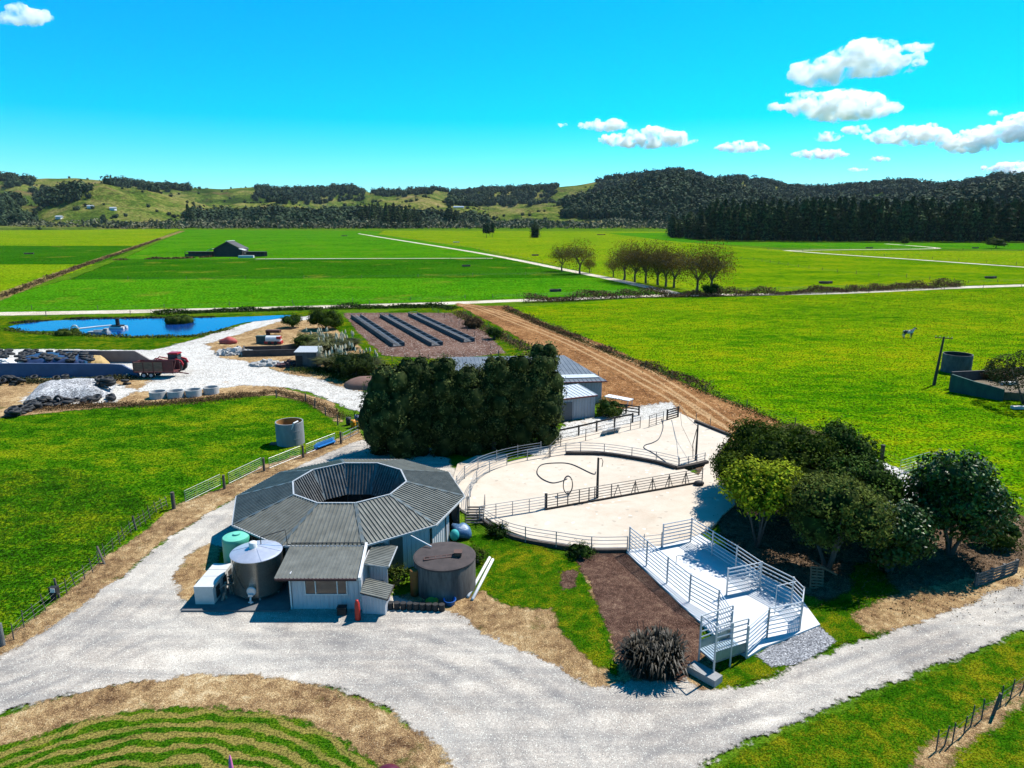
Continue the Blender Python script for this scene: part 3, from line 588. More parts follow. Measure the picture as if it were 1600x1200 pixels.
for x in (wx0, wx0+.68, wx1-.62, wx1): wf.box((x, Y0-.045, (wz0+wz1)/2), (.065, .085, wz1-wz0-.07))
wo = part(wf, 'window_frame', white, ax)
for a, c in ((wx0, wx0+.68), (wx0+.68, wx1-.62), (wx1-.62, wx1)):
    w = MB(); w.box(((a+c)/2, Y0-.035, (wz0+wz1)/2), (c-a-.07, .02, wz1-wz0-.075)); part(w, 'pane', glass, ax)
def lean(name, label, A, B, C, D, walls, wm=wallw):
    t = thing(name, label, 'awning', ((A[0]+B[0])/2, (A[1]+D[1])/2, 0)); w = MB(); w.ribbed(A, B, C, D, .22, .035, .09); part(w, 'roof', roofm, t)
    w = MB(); w.bar(A, B, .06, .09); w.bar((A[0], A[1], A[2]-.05), (D[0], D[1], D[2]-.05), .05, .07); part(w, 'fascia', rimm if name == 'awning' else dark, t)
    for q in walls: w = MB(); ribwall(w, *q); part(w, 'wall', wm, t)
    return t
t = lean('awning', 'small ribbed iron awning between milk room and dark water tank, upper one', (-8.15, 42.5, 2.35), (-8.05, 45.4, 2.35), (-9.72, 45.4, 2.7), (-9.72, 42.3, 2.7), [((-9.6, 43.2), (-8.4, 43.2), .1, 2.3, .2, .02)])
w = MB(); w.box((-9.1, 43.13, .55), (.85, .02, .85)); part(w, 'rust_stain', rust, t)
t = lean('pump_cupboard', 'low corrugated lean-to with sloping lid right of red pillar', (-7.85, 40.1, 1.35), (-7.75, 41.9, 1.35), (-9.62, 42.1, 1.75), (-9.62, 40.3, 1.75), [((-9.6, 40.55), (-8.1, 40.4), .1, 1.4, .2, .02), ((-8.1, 40.4), (-8.0, 41.7), .1, 1.3, .2, .02)])
# red pillar, bins
red = mat('red_plastic', (.52, .025, .012), (.38, .02, .012), 4, 0.45)
w = MB(); w.lathe([(.0, 0.02), (.17, 0.02), (.19, .15), (.17, .9), (.16, 1.25), (.10, 1.36), (.10, 1.45), (0, 1.47)], (-9.75, 39.85, 0), 16)
setp(w.build('drum', red, None, True), 'tall narrow red drum in front of the white corner post of the milk room', 'drum')
w = MB(); w.box((-10.9, 40.5, .3), (.55, .4, .56)); w.box((-10.9, 40.5, .6), (.6, .46, .06)); w.bar((-11.1, 40.28, .5), (-10.7, 40.28, .5), .04, .05)
setp(w.build('bin', black), 'small black lidded bin on the gravel under the milk room window', 'bin')
# ------------------------------------------------------------------ vat
steel = mat('stainless_vat', (.78, .72, .60), (.60, .55, .46), 1.2, 0.26, 0.9, stretch=(1, 1, 4), bump=0.05, bscale=3)
steelt = mat('stainless_lid', (.62, .64, .72), (.50, .52, .60), 2, 0.35, 0.5)
VX, VY, VR = -17.15, 43.3, 1.64
vat = thing('milk_vat', 'big stainless steel milk vat with shallow cone lid beside the milk room', 'milk vat', (VX, VY, 0))
w = MB(); w.lathe([(0, .42), (VR-.1, .42), (VR, .52), (VR, 2.98), (VR+.03, 3.0), (VR+.03, 3.06)], (VX, VY, 0), 56); part(w, 'shell', steel, vat, True)
w = MB(); w.lathe([(VR+.04, 3.03), (VR+.04, 3.07), (VR-.1, 3.12), (.25, 3.45), (0, 3.46)], (VX, VY, 0), 56)
for a in range(0, 360, 60): w.bar((VX+.2*math.cos(R(a)), VY+.2*math.sin(R(a)), 3.47), (VX+(VR)*math.cos(R(a)), VY+VR*math.sin(R(a)), 3.10), .05, .03)
lid = part(w, 'lid', steelt, vat)
w = MB(); w.lathe([(.26, 3.35), (.26, 3.75), (.22, 3.8), (0, 3.81)], (VX-.15, VY-.1, 0), 20); part(w, 'vent', white, vat, True)
for a in (30, 110, 200, 290, 350): w = MB(); w.cyl((VX+1.35*math.cos(R(a)), VY+1.35*math.sin(R(a)), 0.1), (VX+1.35*math.cos(R(a)), VY+1.35*math.sin(R(a)), .5), .07); part(w, 'leg', galv, vat)
w = MB(); w.torus((VX+.1, VY-VR-.03, 1.05), .27, .05, Matrix.Rotation(R(90), 3, 'X')); w.cyl((VX+.1, VY-VR+.02, 1.05), (VX+.1, VY-VR-.06, 1.05), .25, n=20); part(w, 'manhole', galvw, vat)
w = MB(); w.tube([(VX+.05, VY-VR-.08, .75), (VX+.05, VY-VR-.18, .5), (VX+.05, VY-VR-.2, .25)], .07, 8); w.cyl((VX-.1, VY-VR-.2, .35), (VX+.22, VY-VR-.2, .35), .05); w.box((VX+.05, VY-VR-.1, .8), (.3, .14, .16)); part(w, 'outlet_valve', galvw, vat)
w = MB(); th = [-1.95, -1.9, -1.86, -1.8, -1.75, -1.72]; w.tube([(VX+(VR+.03)*math.cos(t), VY+(VR+.03)*math.sin(t), z) for t, z in zip([-2.35, -2.25, -2.1, -1.95, -1.85, -1.75], [3.0, 2.5, 2.0, 1.6, 1.3, 1.2])], .02, 5); part(w, 'cable', black, vat)
w = MB(); w.tube([(VX+.2, VY+.4, 3.4), (VX+.2, VY+.4, 3.9), (VX+1.7, VY+1.0, 4.15), (VX+1.75, VY+1.05, 3.1), (VX+2.0, VY+1.1, 2.98)], .035, 6); w.tube([(VX+2.0, VY+1.1, 3.12), (-10.2, 44.35, 3.16), (-10.1, 44.3, 2.9)], .04, 6)
setp(w.build('pipe', black), 'thin black pipe running from the vat lid along the milk room roof', 'pipe')
# green tank
gt = mat('green_plastic', (.075, .40, .27), (.06, .33, .23), 2, 0.5)
tk = thing('water_tank', 'small sea-green plastic tank between the steel vat and shed wall', 'water tank', (-19.55, 45.95, 0))
w = MB(); w.lathe([(0, .05), (.94, .05)]+[(.94 if i % 2 else .955, .1+i*.23) for i in range(12)]+[(.94, 2.8), (.88, 2.9)], (-19.55, 45.95, 0), 40); part(w, 'shell', gt, tk, True)
w = MB(); w.lathe([(.9, 2.88), (.6, 2.95), (.2, 3.0), (0, 3.0)], (-19.55, 45.95, 0), 40); w.cyl((-19.5, 46.0, 2.98), (-19.5, 46.0, 3.1), .25, n=20); part(w, 'lid', mat('green_plastic_lid', (.16, .55, .40), (.13, .48, .35), 2, 0.5), tk)
# chiller boxes
cu = thing('chiller_unit', 'row of three joined white metal chiller cabinets beside the vat', 'chiller', (-20.1, 43, 0))
cb = mat('white_cabinet', (.60, .60, .58), (.52, .52, .50), 3, 0.45, dirt=((.35, .33, .3), .2))
for y0, y1 in ((41.5, 42.9), (42.93, 43.8), (43.83, 44.7)):
    w = MB(); w.box((-20.12, (y0+y1)/2, .78), (1.24, y1-y0, 1.24)); w.box((-20.12, (y0+y1)/2, 1.42), (1.28, y1-y0-.01, .05)); part(w, 'cabinet', cb, cu)
for y in (42.2, 43.4, 44.3): w = MB(); w.box((-19.49, y, .8), (.03, .6, .8)); part(w, 'grille', inner, cu)
w = MB(); w.box((-20.1, 43.1, .13), (1.4, 3.3, .1)); part(w, 'base', galv, cu)
w = MB(); rr_ = random.Random(3)
for i in range(9): w.cyl((-19.1+rr_.uniform(-.2, .25), 42+i*.27, .14), (-19.05+rr_.uniform(-.2, .2), 42.1+i*.27, .45+rr_.random()*.7), .05+rr_.random()*.09, n=8)
w.tube([(-19.4, 42.2, .9), (-19.1, 42.4, 1.1), (-18.8, 42.7, .9), (-18.7, 42.7, .2)], .05); w.tube([(-19.4, 43.6, 1.0), (-19.0, 43.7, 1.2), (-18.7, 43.4, 1.1)], .05)
setp(w.build('pump_set', mat('pump_grey', (.35, .33, .29), (.15, .13, .11), 6, .5, .4)), 'cluster of small pumps and pipes between chiller cabinets and steel vat', 'pumps')
# ------------------------------------------------------------------ dark water tank
conc_dark = mat('blackened_concrete', (.055, .048, .045), (.16, .145, .13), 1.3, 0.9, bump=0.4, stretch=(2.2, 2.2, .35), dirt=((.018, .015, .013), .5))
conc_top = mat('mossy_tank_lid', (.075, .058, .055), (.045, .036, .035), 1.6, 0.95, bump=0.5, dirt=((.14, .12, .115), .2))
TX, TY, TR = -4.6, 44.0, 2.1
dt = thing('water_tank', 'round blackened concrete water tank with mossy lid in front of the shed', 'water tank', (TX, TY, 0))
w = MB(); w.lathe([(TR, 0), (TR, 2.3), (TR-.03, 2.36)], (TX, TY, 0), 56); part(w, 'wall', conc_dark, dt, True)
w = MB(); w.lathe([(TR+.03, 2.28), (TR+.03, 2.38), (TR-.08, 2.42), (.9, 2.56), (0, 2.6)], (TX, TY, 0), 56); part(w, 'lid', conc_top, dt)
w = MB(); 
for s in (-.18, .18): w.bar((TX-1.3, TY-.75+s, 2.52), (TX+.9, TY-.35+s, 2.6), .07, .07)
for i in range(7): q = i/6; w.bar((TX-1.3+2.2*q, TY-.93+.4*q, 2.54+.08*q), (TX-1.3+2.2*q, TY-.57+.4*q, 2.54+.08*q), .05, .04)
setp(w.build('ladder', mat('rusty_ladder', (.10, .045, .035), (.06, .03, .025), 5)), 'short rusty ladder lying flat on the dark tank lid', 'ladder')
w = MB(); w.box((TX+.95, TY-.3, 2.72), (.5, .5, .22)); w.box((TX+.95, TY-.3, 2.85), (.56, .56, .05)); setp(w.build('hatch_box', mat('rusty_box', (.11, .055, .04))), 'rust brown hatch box on the dark tank lid', 'hatch')
rustp = mat('rust_streak', (.30, .12, .02), (.16, .06, .015), 2, .9)
w = MB(); w.lathe([(.0, .03), (.28, .03), (.30, 1.9), (.26, 1.95), (0, 1.96)], (TX-1.95, TY-1.15, 0), 18); setp(w.build('drum', rustp, None, True), 'tall orange rusted drum at the left side of the dark tank', 'drum')
def tub(x, y, r, h, m_, label):
    w = MB(); w.lathe([(0, .03), (r*.82, .03), (r, h), (r*1.06, h), (r*1.06, h-.04), (r*.98, h-.04), (r*.8, .08), (0, .08)], (x, y, 0), 24); return setp(w.build('tub', m_, None, True), label, 'tub')
tub(-5.25, 41.6, .40, .42, mat('yellow_plastic', (.62, .33, .02), (.5, .25, .02), 4, .5), 'round yellow tub at the foot of the dark tank')
tub(-4.1, 41.75, .40, .42, mat('blue_plastic', (.02, .18, .62), (.02, .13, .5), 4, .45), 'round bright blue tub at the foot of the dark tank')
w = MB()
for i in range(9): x = -7.9+i*.42; w.cyl((x, 41.15-.03*i, .0), (x, 41.15-.03*i, .55), .2, .2, n=12)  # black posts added in place of the scalloped edge of the tank shadow
setp(w.build('shadow_edge_posts', black), 'added black half-round posts drawing the scalloped edge of the dark tank shadow', 'shadow edge')
w = MB(); 
for k, (a, c) in enumerate([((731, 936), (765, 877)), ((738, 940), (770, 880))]):
    p, q = G(*a), G(*c); w = MB(); w.tube([(p[0], p[1], .16), (q[0], q[1], .3)], .11, 10)
    setp(w.build('pipe', white, None, True), ('left' if k == 0 else 'right')+' of two long white plastic pipes lying on the lawn', 'pipe', 'white pipes on the lawn')
# blue wrap bundle beside shed
px_, py_ = G(714, 842)
tarp = mat('blue_wrap', (.03, .10, .24), (.12, .22, .34), 5, .4, bump=.8, bscale=8)
def lump(c, r, seed, n=16, m=10, amp=.25):
    w = MB(); w.sphere(c, r, n, m); o = []
    for v in w.v:
        d = Vector(v)-Vector(c); k = 1+amp*mnoise.noise((d*1.6/max(r[0], .1))+Vector((seed, 0, 0)))*1.6; o.append(tuple(Vector(c)+d*k))
    w.v = o; return w
setp(lump((px_+.3, py_+.3, .55), (.95, .7, .6), 3).build('tarpaulin', tarp, None, True), 'crumpled blue tarpaulin bundle against the shed corner', 'tarpaulin')
w = MB(); w.sphere((px_-.15, py_-.35, .5), (.38, .36, .48), 18, 12); setp(w.build('float_ball', mat('teal_plastic', (.03, .42, .42)), None, True), 'round teal plastic float leaning on the blue bundle', 'float')
# white rail pipe leaning at shed wall (downpipe)
w = MB(); w.tube([(-7.2, 46.3, 2.75), (-5.6, 44.9, 2.62)], .05); setp(w.build('downpipe', white), 'white downpipe from shed gutter to the dark tank', 'pipe')
w = MB()
for i in range(7): w.box((-3.1, 54.1+i*.42, .18+.05*i), (1.5, .14, .1)); w.bar((-3.8, 54.1+i*.42, .1), (-3.8, 54.1+i*.42, .2+.05*i), .06, .06)
for s in (-3.85, -2.35): w.tube([(s, 53.9, .1), (s, 53.9, 1.1), (s, 56.9, 1.5), (s, 56.9, .3)], .035)
setp(w.build('ramp', oldpipe), 'slatted exit ramp with side rails at the right end of the shed', 'ramp')
# ------------------------------------------------------------------ rails, gates, fences
def fence_posts(root, pts, h, r, m_, sq=False, name='post'):
    me = None
    for p in pts:
        z = p[2] if len(p) > 2 else 0
        if me is None:
            w = MB(); (w.box((0, 0, h/2), (r*2, r*2, h)) if sq else w.cyl((0, 0, -.1), (0, 0, h), r, r*.95, 8)); o = w.build(name, m_); me = o.data
        else: o = bpy.data.objects.new(name, me); S.collection.objects.link(o)
        o.location = (p[0]-root.location.x, p[1]-root.location.y, z); o.parent = root
        if sq is None: pass
def railing(name, label, pts, heights, posts=None, h=1.2, pr=.045, rr=.025, m_=None, base=0.24, step=None, cat='railing', smooth=True, curve=True):
    t = thing(name, label, cat, (*pts[0][:2], 0)); line = resample(catmull(pts, False, 8), .5) if curve else pts
    ps = posts if posts is not None else resample(line, step or 2.5)
    fence_posts(t, [(p[0], p[1], base) for p in ps], h, pr, m_ or galv)
    w = MB()
    for z in heights: w.tube([(p[0], p[1], base+z) for p in line], rr, 6)
    part(w, 'rails', m_ or galv, t); return t
HS = [.3, .6, .9, 1.17]
# lower arc of the round yard
railing('pipe_railing', 'curved grey pipe railing along the front edge of the round concrete yard', GL([(749, 812), (785, 834), (821, 845), (869, 853), (924, 861), (980, 861)], .24), HS, GL([(749, 812), (785, 834), (821, 845), (869, 853), (924, 861), (980, 861)], .24), h=1.2)
railing('pipe_railing', 'inner curved grey pipe railing of the double rails by the dark hedge', GL([(733, 795), (735, 776), (745, 754), (765, 738), (792, 727), (824, 719), (860, 713), (884, 709)], .24), HS, GL([(733, 795), (735, 776), (745, 754), (765, 738), (792, 727), (824, 719), (860, 713), (884, 709)], .24), h=1.2)
railing('pipe_railing', 'outer curved grey pipe railing, the one nearest the hedge trunks', GL([(712, 775), (714, 764), (726, 748), (747, 733), (776, 722), (809, 714), (845, 708)], .24), HS, GL([(714, 764), (726, 748), (747, 733), (776, 722), (809, 714), (845, 708)], .24), h=1.3)
railing('pipe_railing', 'curved grey pipe railing on the dark kerb behind the round yard', GL([(884, 709), (907, 708), (944, 710), (987, 716), (1025, 723), (1060, 731)], .24), HS, GL([(884, 709), (907, 708), (944, 710), (987, 716), (1025, 723), (1060, 731)], .24), h=1.2)
kerbm = mat('dark_kerb', (.035, .028, .024), (.07, .055, .045), 3, .95, bump=.4)
def kerb(name, label, pts, w_, z0, z1):
    line = resample(catmull(pts, False, 8), .8); P = np.array(line); t = np.gradient(P, axis=0); t /= np.linalg.norm(t, axis=1)[:, None]; nn = np.c_[-t[:, 1], t[:, 0]]*w_/2
    L, Q = P+nn, P-nn; n = len(P); vs = [(*p, z0) for p in L]+[(*p, z0) for p in Q]+[(*p, z1) for p in L]+[(*p, z1) for p in Q]; fs = []
    for i in range(n-1): fs += [(2*n+i, 2*n+i+1, 3*n+i+1, 3*n+i), (i, i+1, 2*n+i+1, 2*n+i), (n+i+1, n+i, 3*n+i, 3*n+i+1)]
    fs += [(0, 2*n, 3*n, n), (n-1, 2*n-1, 4*n-1, 3*n-1)]
    w = MB(); w.add(vs, fs); return setp(w.build(name, kerbm), label, 'kerb')
kerb('kerb', 'low dark kerb under the curved railing behind the round yard', GL([(884, 710), (944, 711), (987, 717), (1025, 724), (1056, 733)], .24), .4, .1, .55)
kerb('kerb', 'low dark kerb stub running right to the yard gate by the trees', GL([(1056, 733), (1080, 729), (1105, 723)], .24), .45, .1, .5)
kerb('kerb', 'dark mossy kerb below the front railing of the round yard', GL([(748, 812), (785, 836), (821, 848), (869, 856), (924, 864), (980, 864)]), .3, 0, .34)
# backing gate across the yard
bgpts = GL([(750, 812), (852, 795), (953, 778), (1097, 751)], .24)
bg = railing('backing_gate', 'long straight backing gate of grey pipes dividing the round yard', GL([(852, 795), (1097, 751)], .24), [.25, .5, .75, 1.0, 1.25], GL([(852, 795), (871, 792), (887, 789), (905, 786), (920, 783), (929, 782), (955, 777), (992, 771), (1019, 766), (1045, 761), (1071, 756), (1097, 751)], .24), h=1.25, pr=.05, rr=.028, m_=oldpipe, cat='gate', curve=False)
for q in GL([(965, 776), (992, 771), (1019, 766), (1045, 761), (1071, 756)], .24):
    w = MB()
    for s in (-.35, .35): w.bar((q[0]+s, q[1]+s*.3, .3), (q[0], q[1], 1.4), .05, .05)
    part(w, 'brace', oldpipe, bg)
w = MB(); a, c = GL([(852, 797), (1097, 754)], .24); w.bar((*a, .34), (*c, .34), .12, .12); part(w, 'bottom_beam', kerbm, bg)
railing('gate', 'light grey pipe gate closing the left side of the round yard', GL([(750, 812), (852, 796)], .24), [.2, .45, .7, .95, 1.2], GL([(750, 812), (775, 808), (801, 804), (827, 800)], .24), h=1.22, rr=.025, pr=.035, cat='gate', curve=False)
w = MB(); p = G(853, 794, .24); w.cyl((*p, .2), (*p, 1.6), .13, n=10); setp(w.build('post', dark), 'thick dark gate post in the middle of the round yard', 'post')
w = MB(); w.sphere((*G(1092, 757, .3), .42), (.5, .35, .28), 12, 8); setp(w.build('wheel', black), 'black tyre wheel under the right end of the backing gate', 'wheel')
# poles, hoses
pole_m = mat('black_pole', (.025, .022, .02), (.05, .045, .04), 4, .8)
p = G(933, 778, .24); t = thing('hose_pole', 'tall black hose pole standing at the backing gate', 'pole', (*p, 0))
w = MB(); w.cyl((*p, .2), (*p, 4.05), .13, .09, 10); part(w, 'pole', pole_m, t); w = MB(); w.tube([(p[0], p[1], 3.9), (p[0]+.3, p[1], 4.0), (p[0]+.42, p[1], 3.7), (p[0]+.35, p[1], 3.2)], .035); part(w, 'hook', black, t)
hose_m = mat('dark_hose', (.03, .035, .045), (.05, .055, .065), 4, .5)
hp = GL([(931, 738), (926, 741), (893, 726), (868, 724), (846, 727), (839, 738), (846, 748), (862, 755), (876, 753), (886, 749)], .24)
w = MB(); w.tube([(*q, .29) for q in catmull(hp, False, 6)], .05, 6); setp(w.build('hose', hose_m), 'dark hose lying in a loop on the round yard', 'hose')
w = MB(); q = G(887, 772, .24)
for s in (0, .12): w.tube([(q[0]+.42*math.cos(a), q[1]-.1+s, 1.15+.85*math.sin(a)) for a in np.linspace(0, 2*math.pi, 22)], .045, 6)
setp(w.build('hose_coil', hose_m), 'blue-grey hose coil hanging over the backing gate', 'hose')
p = G(1087, 719, .24); t = thing('hose_pole', 'slim black pole in the upper yard beside the trees', 'pole', (*p, 0))
w = MB(); w.cyl((*p, .2), (p[0], p[1], 4.1), .12, .08, 10); part(w, 'pole', pole_m, t)
a = G(1060, 656); w = MB(); w.tube([(p[0], p[1], 3.9), ((p[0]+a[0])/2, (p[1]+a[1])/2, 2.6), (a[0], a[1], 2.1)], .025); w.tube([(p[0]-.2, p[1], 1.2), ((p[0]+a[0])/2-.6, (p[1]+a[1])/2, 1.6), (a[0], a[1], 2.0)], .02); w.tube([(p[0]-.3, p[1], .5), (p[0]-.4, p[1], 2.0), (p[0]-.1, p[1], 3.6)], .04); part(w, 'cable', black, t)
hp = GL([(1034, 655), (1036, 668), (1030, 685), (1020, 692), (1008, 696), (1007, 701), (1020, 708), (1040, 722)], .24)
w = MB(); w.tube([(*q, .28) for q in catmull(hp, False, 6)], .05, 6); setp(w.build('hose', hose_m), 'dark hose snaking over the upper concrete yard', 'hose')
# upper yard fences
def board_fence(name, label, pts, h, rails, pr=.09, m_=dark, bw=.15, base=0, cat='fence'):
    t = thing(name, label, cat, (*pts[0], 0)); fence_posts(t, [(*p, base) for p in pts], h, pr, m_, True)
    for z in rails:
        w = MB()
        for a, b_ in zip(pts[:-1], pts[1:]): w.bar((a[0], a[1]-pr-.03, base+z), (b_[0], b_[1]-pr-.03, base+z), .04, bw)
        part(w, 'rail', m_, t)
    return t
board_fence('timber_fence', 'dark post and rail fence between sheds and upper yard', GL([(872, 690), (904, 683), (932, 676), (960, 669), (988, 663)]), 1.45, [1.35], bw=.2)
board_fence('timber_fence', 'dark three-rail fence running right from the big machinery shed', GL([(941, 642), (958, 644), (978, 647), (998, 650)]), 1.35, [.5, .9, 1.25])
board_fence('timber_fence', 'short dark boarded gate at the far corner of the upper yard', GL([(1042, 659), (1059, 654)]), 1.6, [.3, .6, .9, 1.2, 1.5])
railing('pipe_railing', 'grey pipe railing beside the dark timber rail of upper yard', GL([(858, 716), (876, 697), (915, 689), (960, 678), (1000, 669)], .2), [.5, .9, 1.3], GL([(858, 716), (876, 697), (915, 689), (960, 678), (985, 672), (1000, 669)], .2), h=1.4, m_=oldpipe, curve=False)
railing('gate', 'small grey pipe gate standing near the far corner of upper yard', GL([(1014, 668), (1036, 661)], .2), [.2, .5, .8, 1.1, 1.4], h=1.45, step=1.2, m_=oldpipe, cat='gate', curve=False)
railing('gate', 'low grey pipe gate left of the slim black pole by the trees', GL([(1061, 731), (1082, 727), (1101, 722)], .24), [.4, .7, 1.0], h=1.05, step=1.0, cat='gate', curve=False)
kerb('kerb', 'dark kerb along the right edge of the upper yard', GL([(1086, 662), (1110, 672), (1142, 685)]), .35, 0, .5)
fence_posts(setp(thing('kerb_posts', 'two thin posts on the kerb beside the brown track', 'posts', (*G(1087, 663), 0))), [(*q, 0) for q in GL([(1087, 664), (1109, 673)])], 1.5, .04, oldpipe)
for k, (x_, y_) in enumerate([(944, 680), (951, 678), (957, 677), (964, 675)]):
    q = G(x_, y_, .2); w = MB(); M_ = Matrix.Rotation(R(-50), 3, 'X'); w.box((q[0], q[1], .55), (.62, .9, .06), M=Matrix.Rotation(R(20), 3, 'Z') @ M_); w.box((q[0], q[1]+.02, .52), (.7, .98, .04), M=Matrix.Rotation(R(20), 3, 'Z') @ M_)
    setp(w.build('panel', white), 'pale panel leaning in a row of four by the timber rail', 'panel', 'leaning pale panels')
# ------------------------------------------------------------------ loading yard
H7 = [.25, .53, .81, 1.09, 1.37, 1.65, 1.93]
def lpanel(name, label, px, h=2.0, cat='fence', hs=H7, m_=galvw, pr=.065, rr=.04):
    pts = GL(px, LZ); return railing(name, label, pts, [z*h/2.0 for z in hs], pts, h=h, pr=pr, rr=rr, m_=m_, base=LZ, cat=cat, curve=False)
lpanel('yard_fence', 'long left steel pipe fence of the loading yard above the bark garden', [(983, 861), (1010, 884), (1042, 911), (1077, 940), (1121, 964+2), (1141, 1001)])
lpanel('yard_fence', 'right steel pipe fence of the loading yard beside the tree shade', [(1079, 846), (1112, 868), (1149, 892), (1187, 919), (1236, 945), (1252, 962)])
lpanel('gate', 'steel gate at the top end of the loading yard near the round yard', [(1035, 855), (1079, 846)], cat='gate', h=1.95)
lpanel('gate', 'thin steel half gate next to the left end of the loading yard', [(984, 861), (1006, 858), (1033, 855)], cat='gate', h=1.25, hs=[.4, .8, 1.2, 1.7], rr=.022, pr=.035, m_=galv)
lpanel('gate', 'steel gate across the middle of the loading yard', [(1135, 930), (1186, 919)], cat='gate', h=2.0)
lpanel('yard_fence', 'end steel pipe fence closing the loading yard by grey gravel', [(1252, 962), (1249, 985), (1198, 996)])
lpanel('gate', 'steel gate from the end fence to the loading ramp', [(1198, 996), (1166, 1026)], cat='gate')
w = MB(); a, c = GL([(1240, 950), (1210, 962)], LZ); w.tube([(*a, 2.1), (*c, 2.3), (*c, .3)], .03); setp(w.build('pipe', galvw), 'bent steel pipe arms inside the right fence of the loading yard', 'pipe')
q0, q1 = G(1056, 884, LZ), G(1092, 893, LZ); w = MB(); w.tube([(*q0, .25), (*q0, .95), (q0[0]+.2, q0[1], 1.05), (*q1, 1.05)], .028); setp(w.build('hand_rail', galv), 'single bent pipe standing on the pale loading slab', 'rail')
# loading ramp
ra = thing('loading_ramp', 'galvanised stock loading ramp with high side rails ending on a concrete block', 'loading ramp', (*G(1128, 1030), 0))
E1, E2, N2, N1 = G(1091, 1042), G(1114, 1062), G(1165, 1024), G(1141, 1002)
zr0, zr1 = .3, 1.15
w = MB(); w.add([(*E1, zr1), (*E2, zr1), (*N2, zr0), (*N1, zr0), (*E1, zr1-.12), (*E2, zr1-.12), (*N2, zr0-.1), (*N1, zr0-.1)], [(0, 1, 2, 3), (7, 6, 5, 4), (0, 4, 5, 1), (1, 5, 6, 2), (2, 6, 7, 3), (3, 7, 4, 0)])
def lp(a, b_, k): return (a[0]+(b_[0]-a[0])*k, a[1]+(b_[1]-a[1])*k)
for i in range(1, 14):
    k = i/14; a, c = lp(E1, N1, k), lp(E2, N2, k); z = zr1+(zr0-zr1)*k+.02; w.bar((*a, z), (*c, z), .05, .04)
part(w, 'floor', mat('ramp_floor', (.30, .42, .52), (.25, .33, .40), 4, .45, .4), ra)
for (a, c, nm) in ((E1, N1, 0), (E2, N2, 1)):
    w = MB()
    for k in (0, .5, 1): q = lp(a, c, k); w.cyl((*q, 0 if k else .4), (*q, zr1+(zr0-zr1)*k+2.1), .055, n=8)
    for h in (.75, 1.1, 1.45, 1.8, 2.1): w.bar((*a, zr1+h), (*c, zr0+h), .05, .06)
    part(w, 'side_rail', galvw, ra)
    w = MB(); w.add([(*a, zr1-.1), (*c, zr0-.1), (*c, zr0+.55), (*a, zr1+.55)], [(0, 1, 2, 3)]); d = Vector((*c, 0))-Vector((*a, 0)); nn = Vector((-d.y, d.x, 0)).normalized()*.03
    w.add([Vector(v)+nn for v in w.v[:4]], [(3, 2, 1, 0)]); w.f += [(0, 4, 5, 1), (1, 5, 6, 2), (2, 6, 7, 3), (3, 7, 4, 0)]; w.m += [0]*4
    part(w, 'side_panel', mat('ramp_panel', (.22, .32, .29), (.17, .25, .22), 3, .5, .4), ra)
w = MB(); w.bar((*E1, zr1+2.1), (*E2, zr1+2.1), .05, .06)
for s in (E1, E2): w.cyl((*s, .4), (*s, zr1), .06)
part(w, 'end_frame', galvw, ra)
w = MB(); a, c = Vector((*G(1072, 1052), 0)), Vector((*G(1116, 1077), 0)); d = (c-a).normalized(); nn = Vector((-d.y, d.x, 0))
w.prism([tuple((a)[:2]), tuple(c[:2]), tuple((c+nn*.75)[:2]), tuple((a+nn*.75)[:2])], 0, .5); setp(w.build('concrete_block', mat('block_concrete', (.34, .34, .34), (.24, .24, .24), 2, .9, bump=.3)), 'grey concrete block under the outer end of the loading ramp', 'block')
# ------------------------------------------------------------------ post and wire fences
postm = mat('timber_post', (.13, .11, .09), (.07, .06, .05), 4, .9, bump=.4, stretch=(1, 1, 5))
wirem = mat('wire', (.14, .14, .14), None, 3, .5, .5)
def wire_fence(label, px, h=1.15, r=.06, wires=(.35, .65, .95), lean_=0.0, thick=(), m_=None, wr=.008, step=None, smooth=0, name='wire_fence'):
    pts = GL(px); line = catmull(pts, False, smooth) if smooth else pts
    if step: line = resample(line, step)
    t = thing(name, label, 'fence', (*line[0], 0)); rnd = random.Random(len(px)*7+int(px[0][0])); me = {}
    for i, p in enumerate(line):
        big = i in thick; key = big
        if key not in me:
            w = MB(); k = 2.4 if big else 1; w.cyl((0, 0, -.1), (0, 0, h*(1.15 if big else 1)), r*k, r*k*.9, 7); o = w.build('post', m_ or postm); me[key] = o.data
        else: o = bpy.data.objects.new('post', me[key]); S.collection.objects.link(o)
        o.location = (p[0]-t.location.x, p[1]-t.location.y, 0); o.rotation_euler = (rnd.uniform(-.06, .06)-0, rnd.uniform(-.08, .08)+lean_, 0); o.parent = t; o.scale = (1, 1, rnd.uniform(.9, 1.08))
    w = MB()
    for z in wires: w.tube([(p[0], p[1], z) for p in line], wr, 4)
    part(w, 'wires', wirem, t); return t
wire_fence('leaning batten and wire fence between left paddock and gravel drive', [(22, 1001), (38, 982), (55, 968), (72, 955), (93, 935), (105, 929), (118, 917), (133, 907), (146, 896), (156, 884), (165, 873), (177, 862), (188, 852), (195, 845), (205, 835), (213, 829), (220, 824), (228, 819), (235, 812), (245, 802), (254, 797), (262, 793)], r=.035, h=1.2, thick=(4, 15), lean_=-.08)
w = MB(); p = G(4, 1010); w.cyl((*p, -.1), (*p, 1.5), .17, n=12); setp(w.build('strainer_post', mat('grey_post', (.16, .17, .17), (.10, .10, .1), 3, .9, bump=.4)), 'thick grey strainer post at left picture edge beside the drive', 'post')
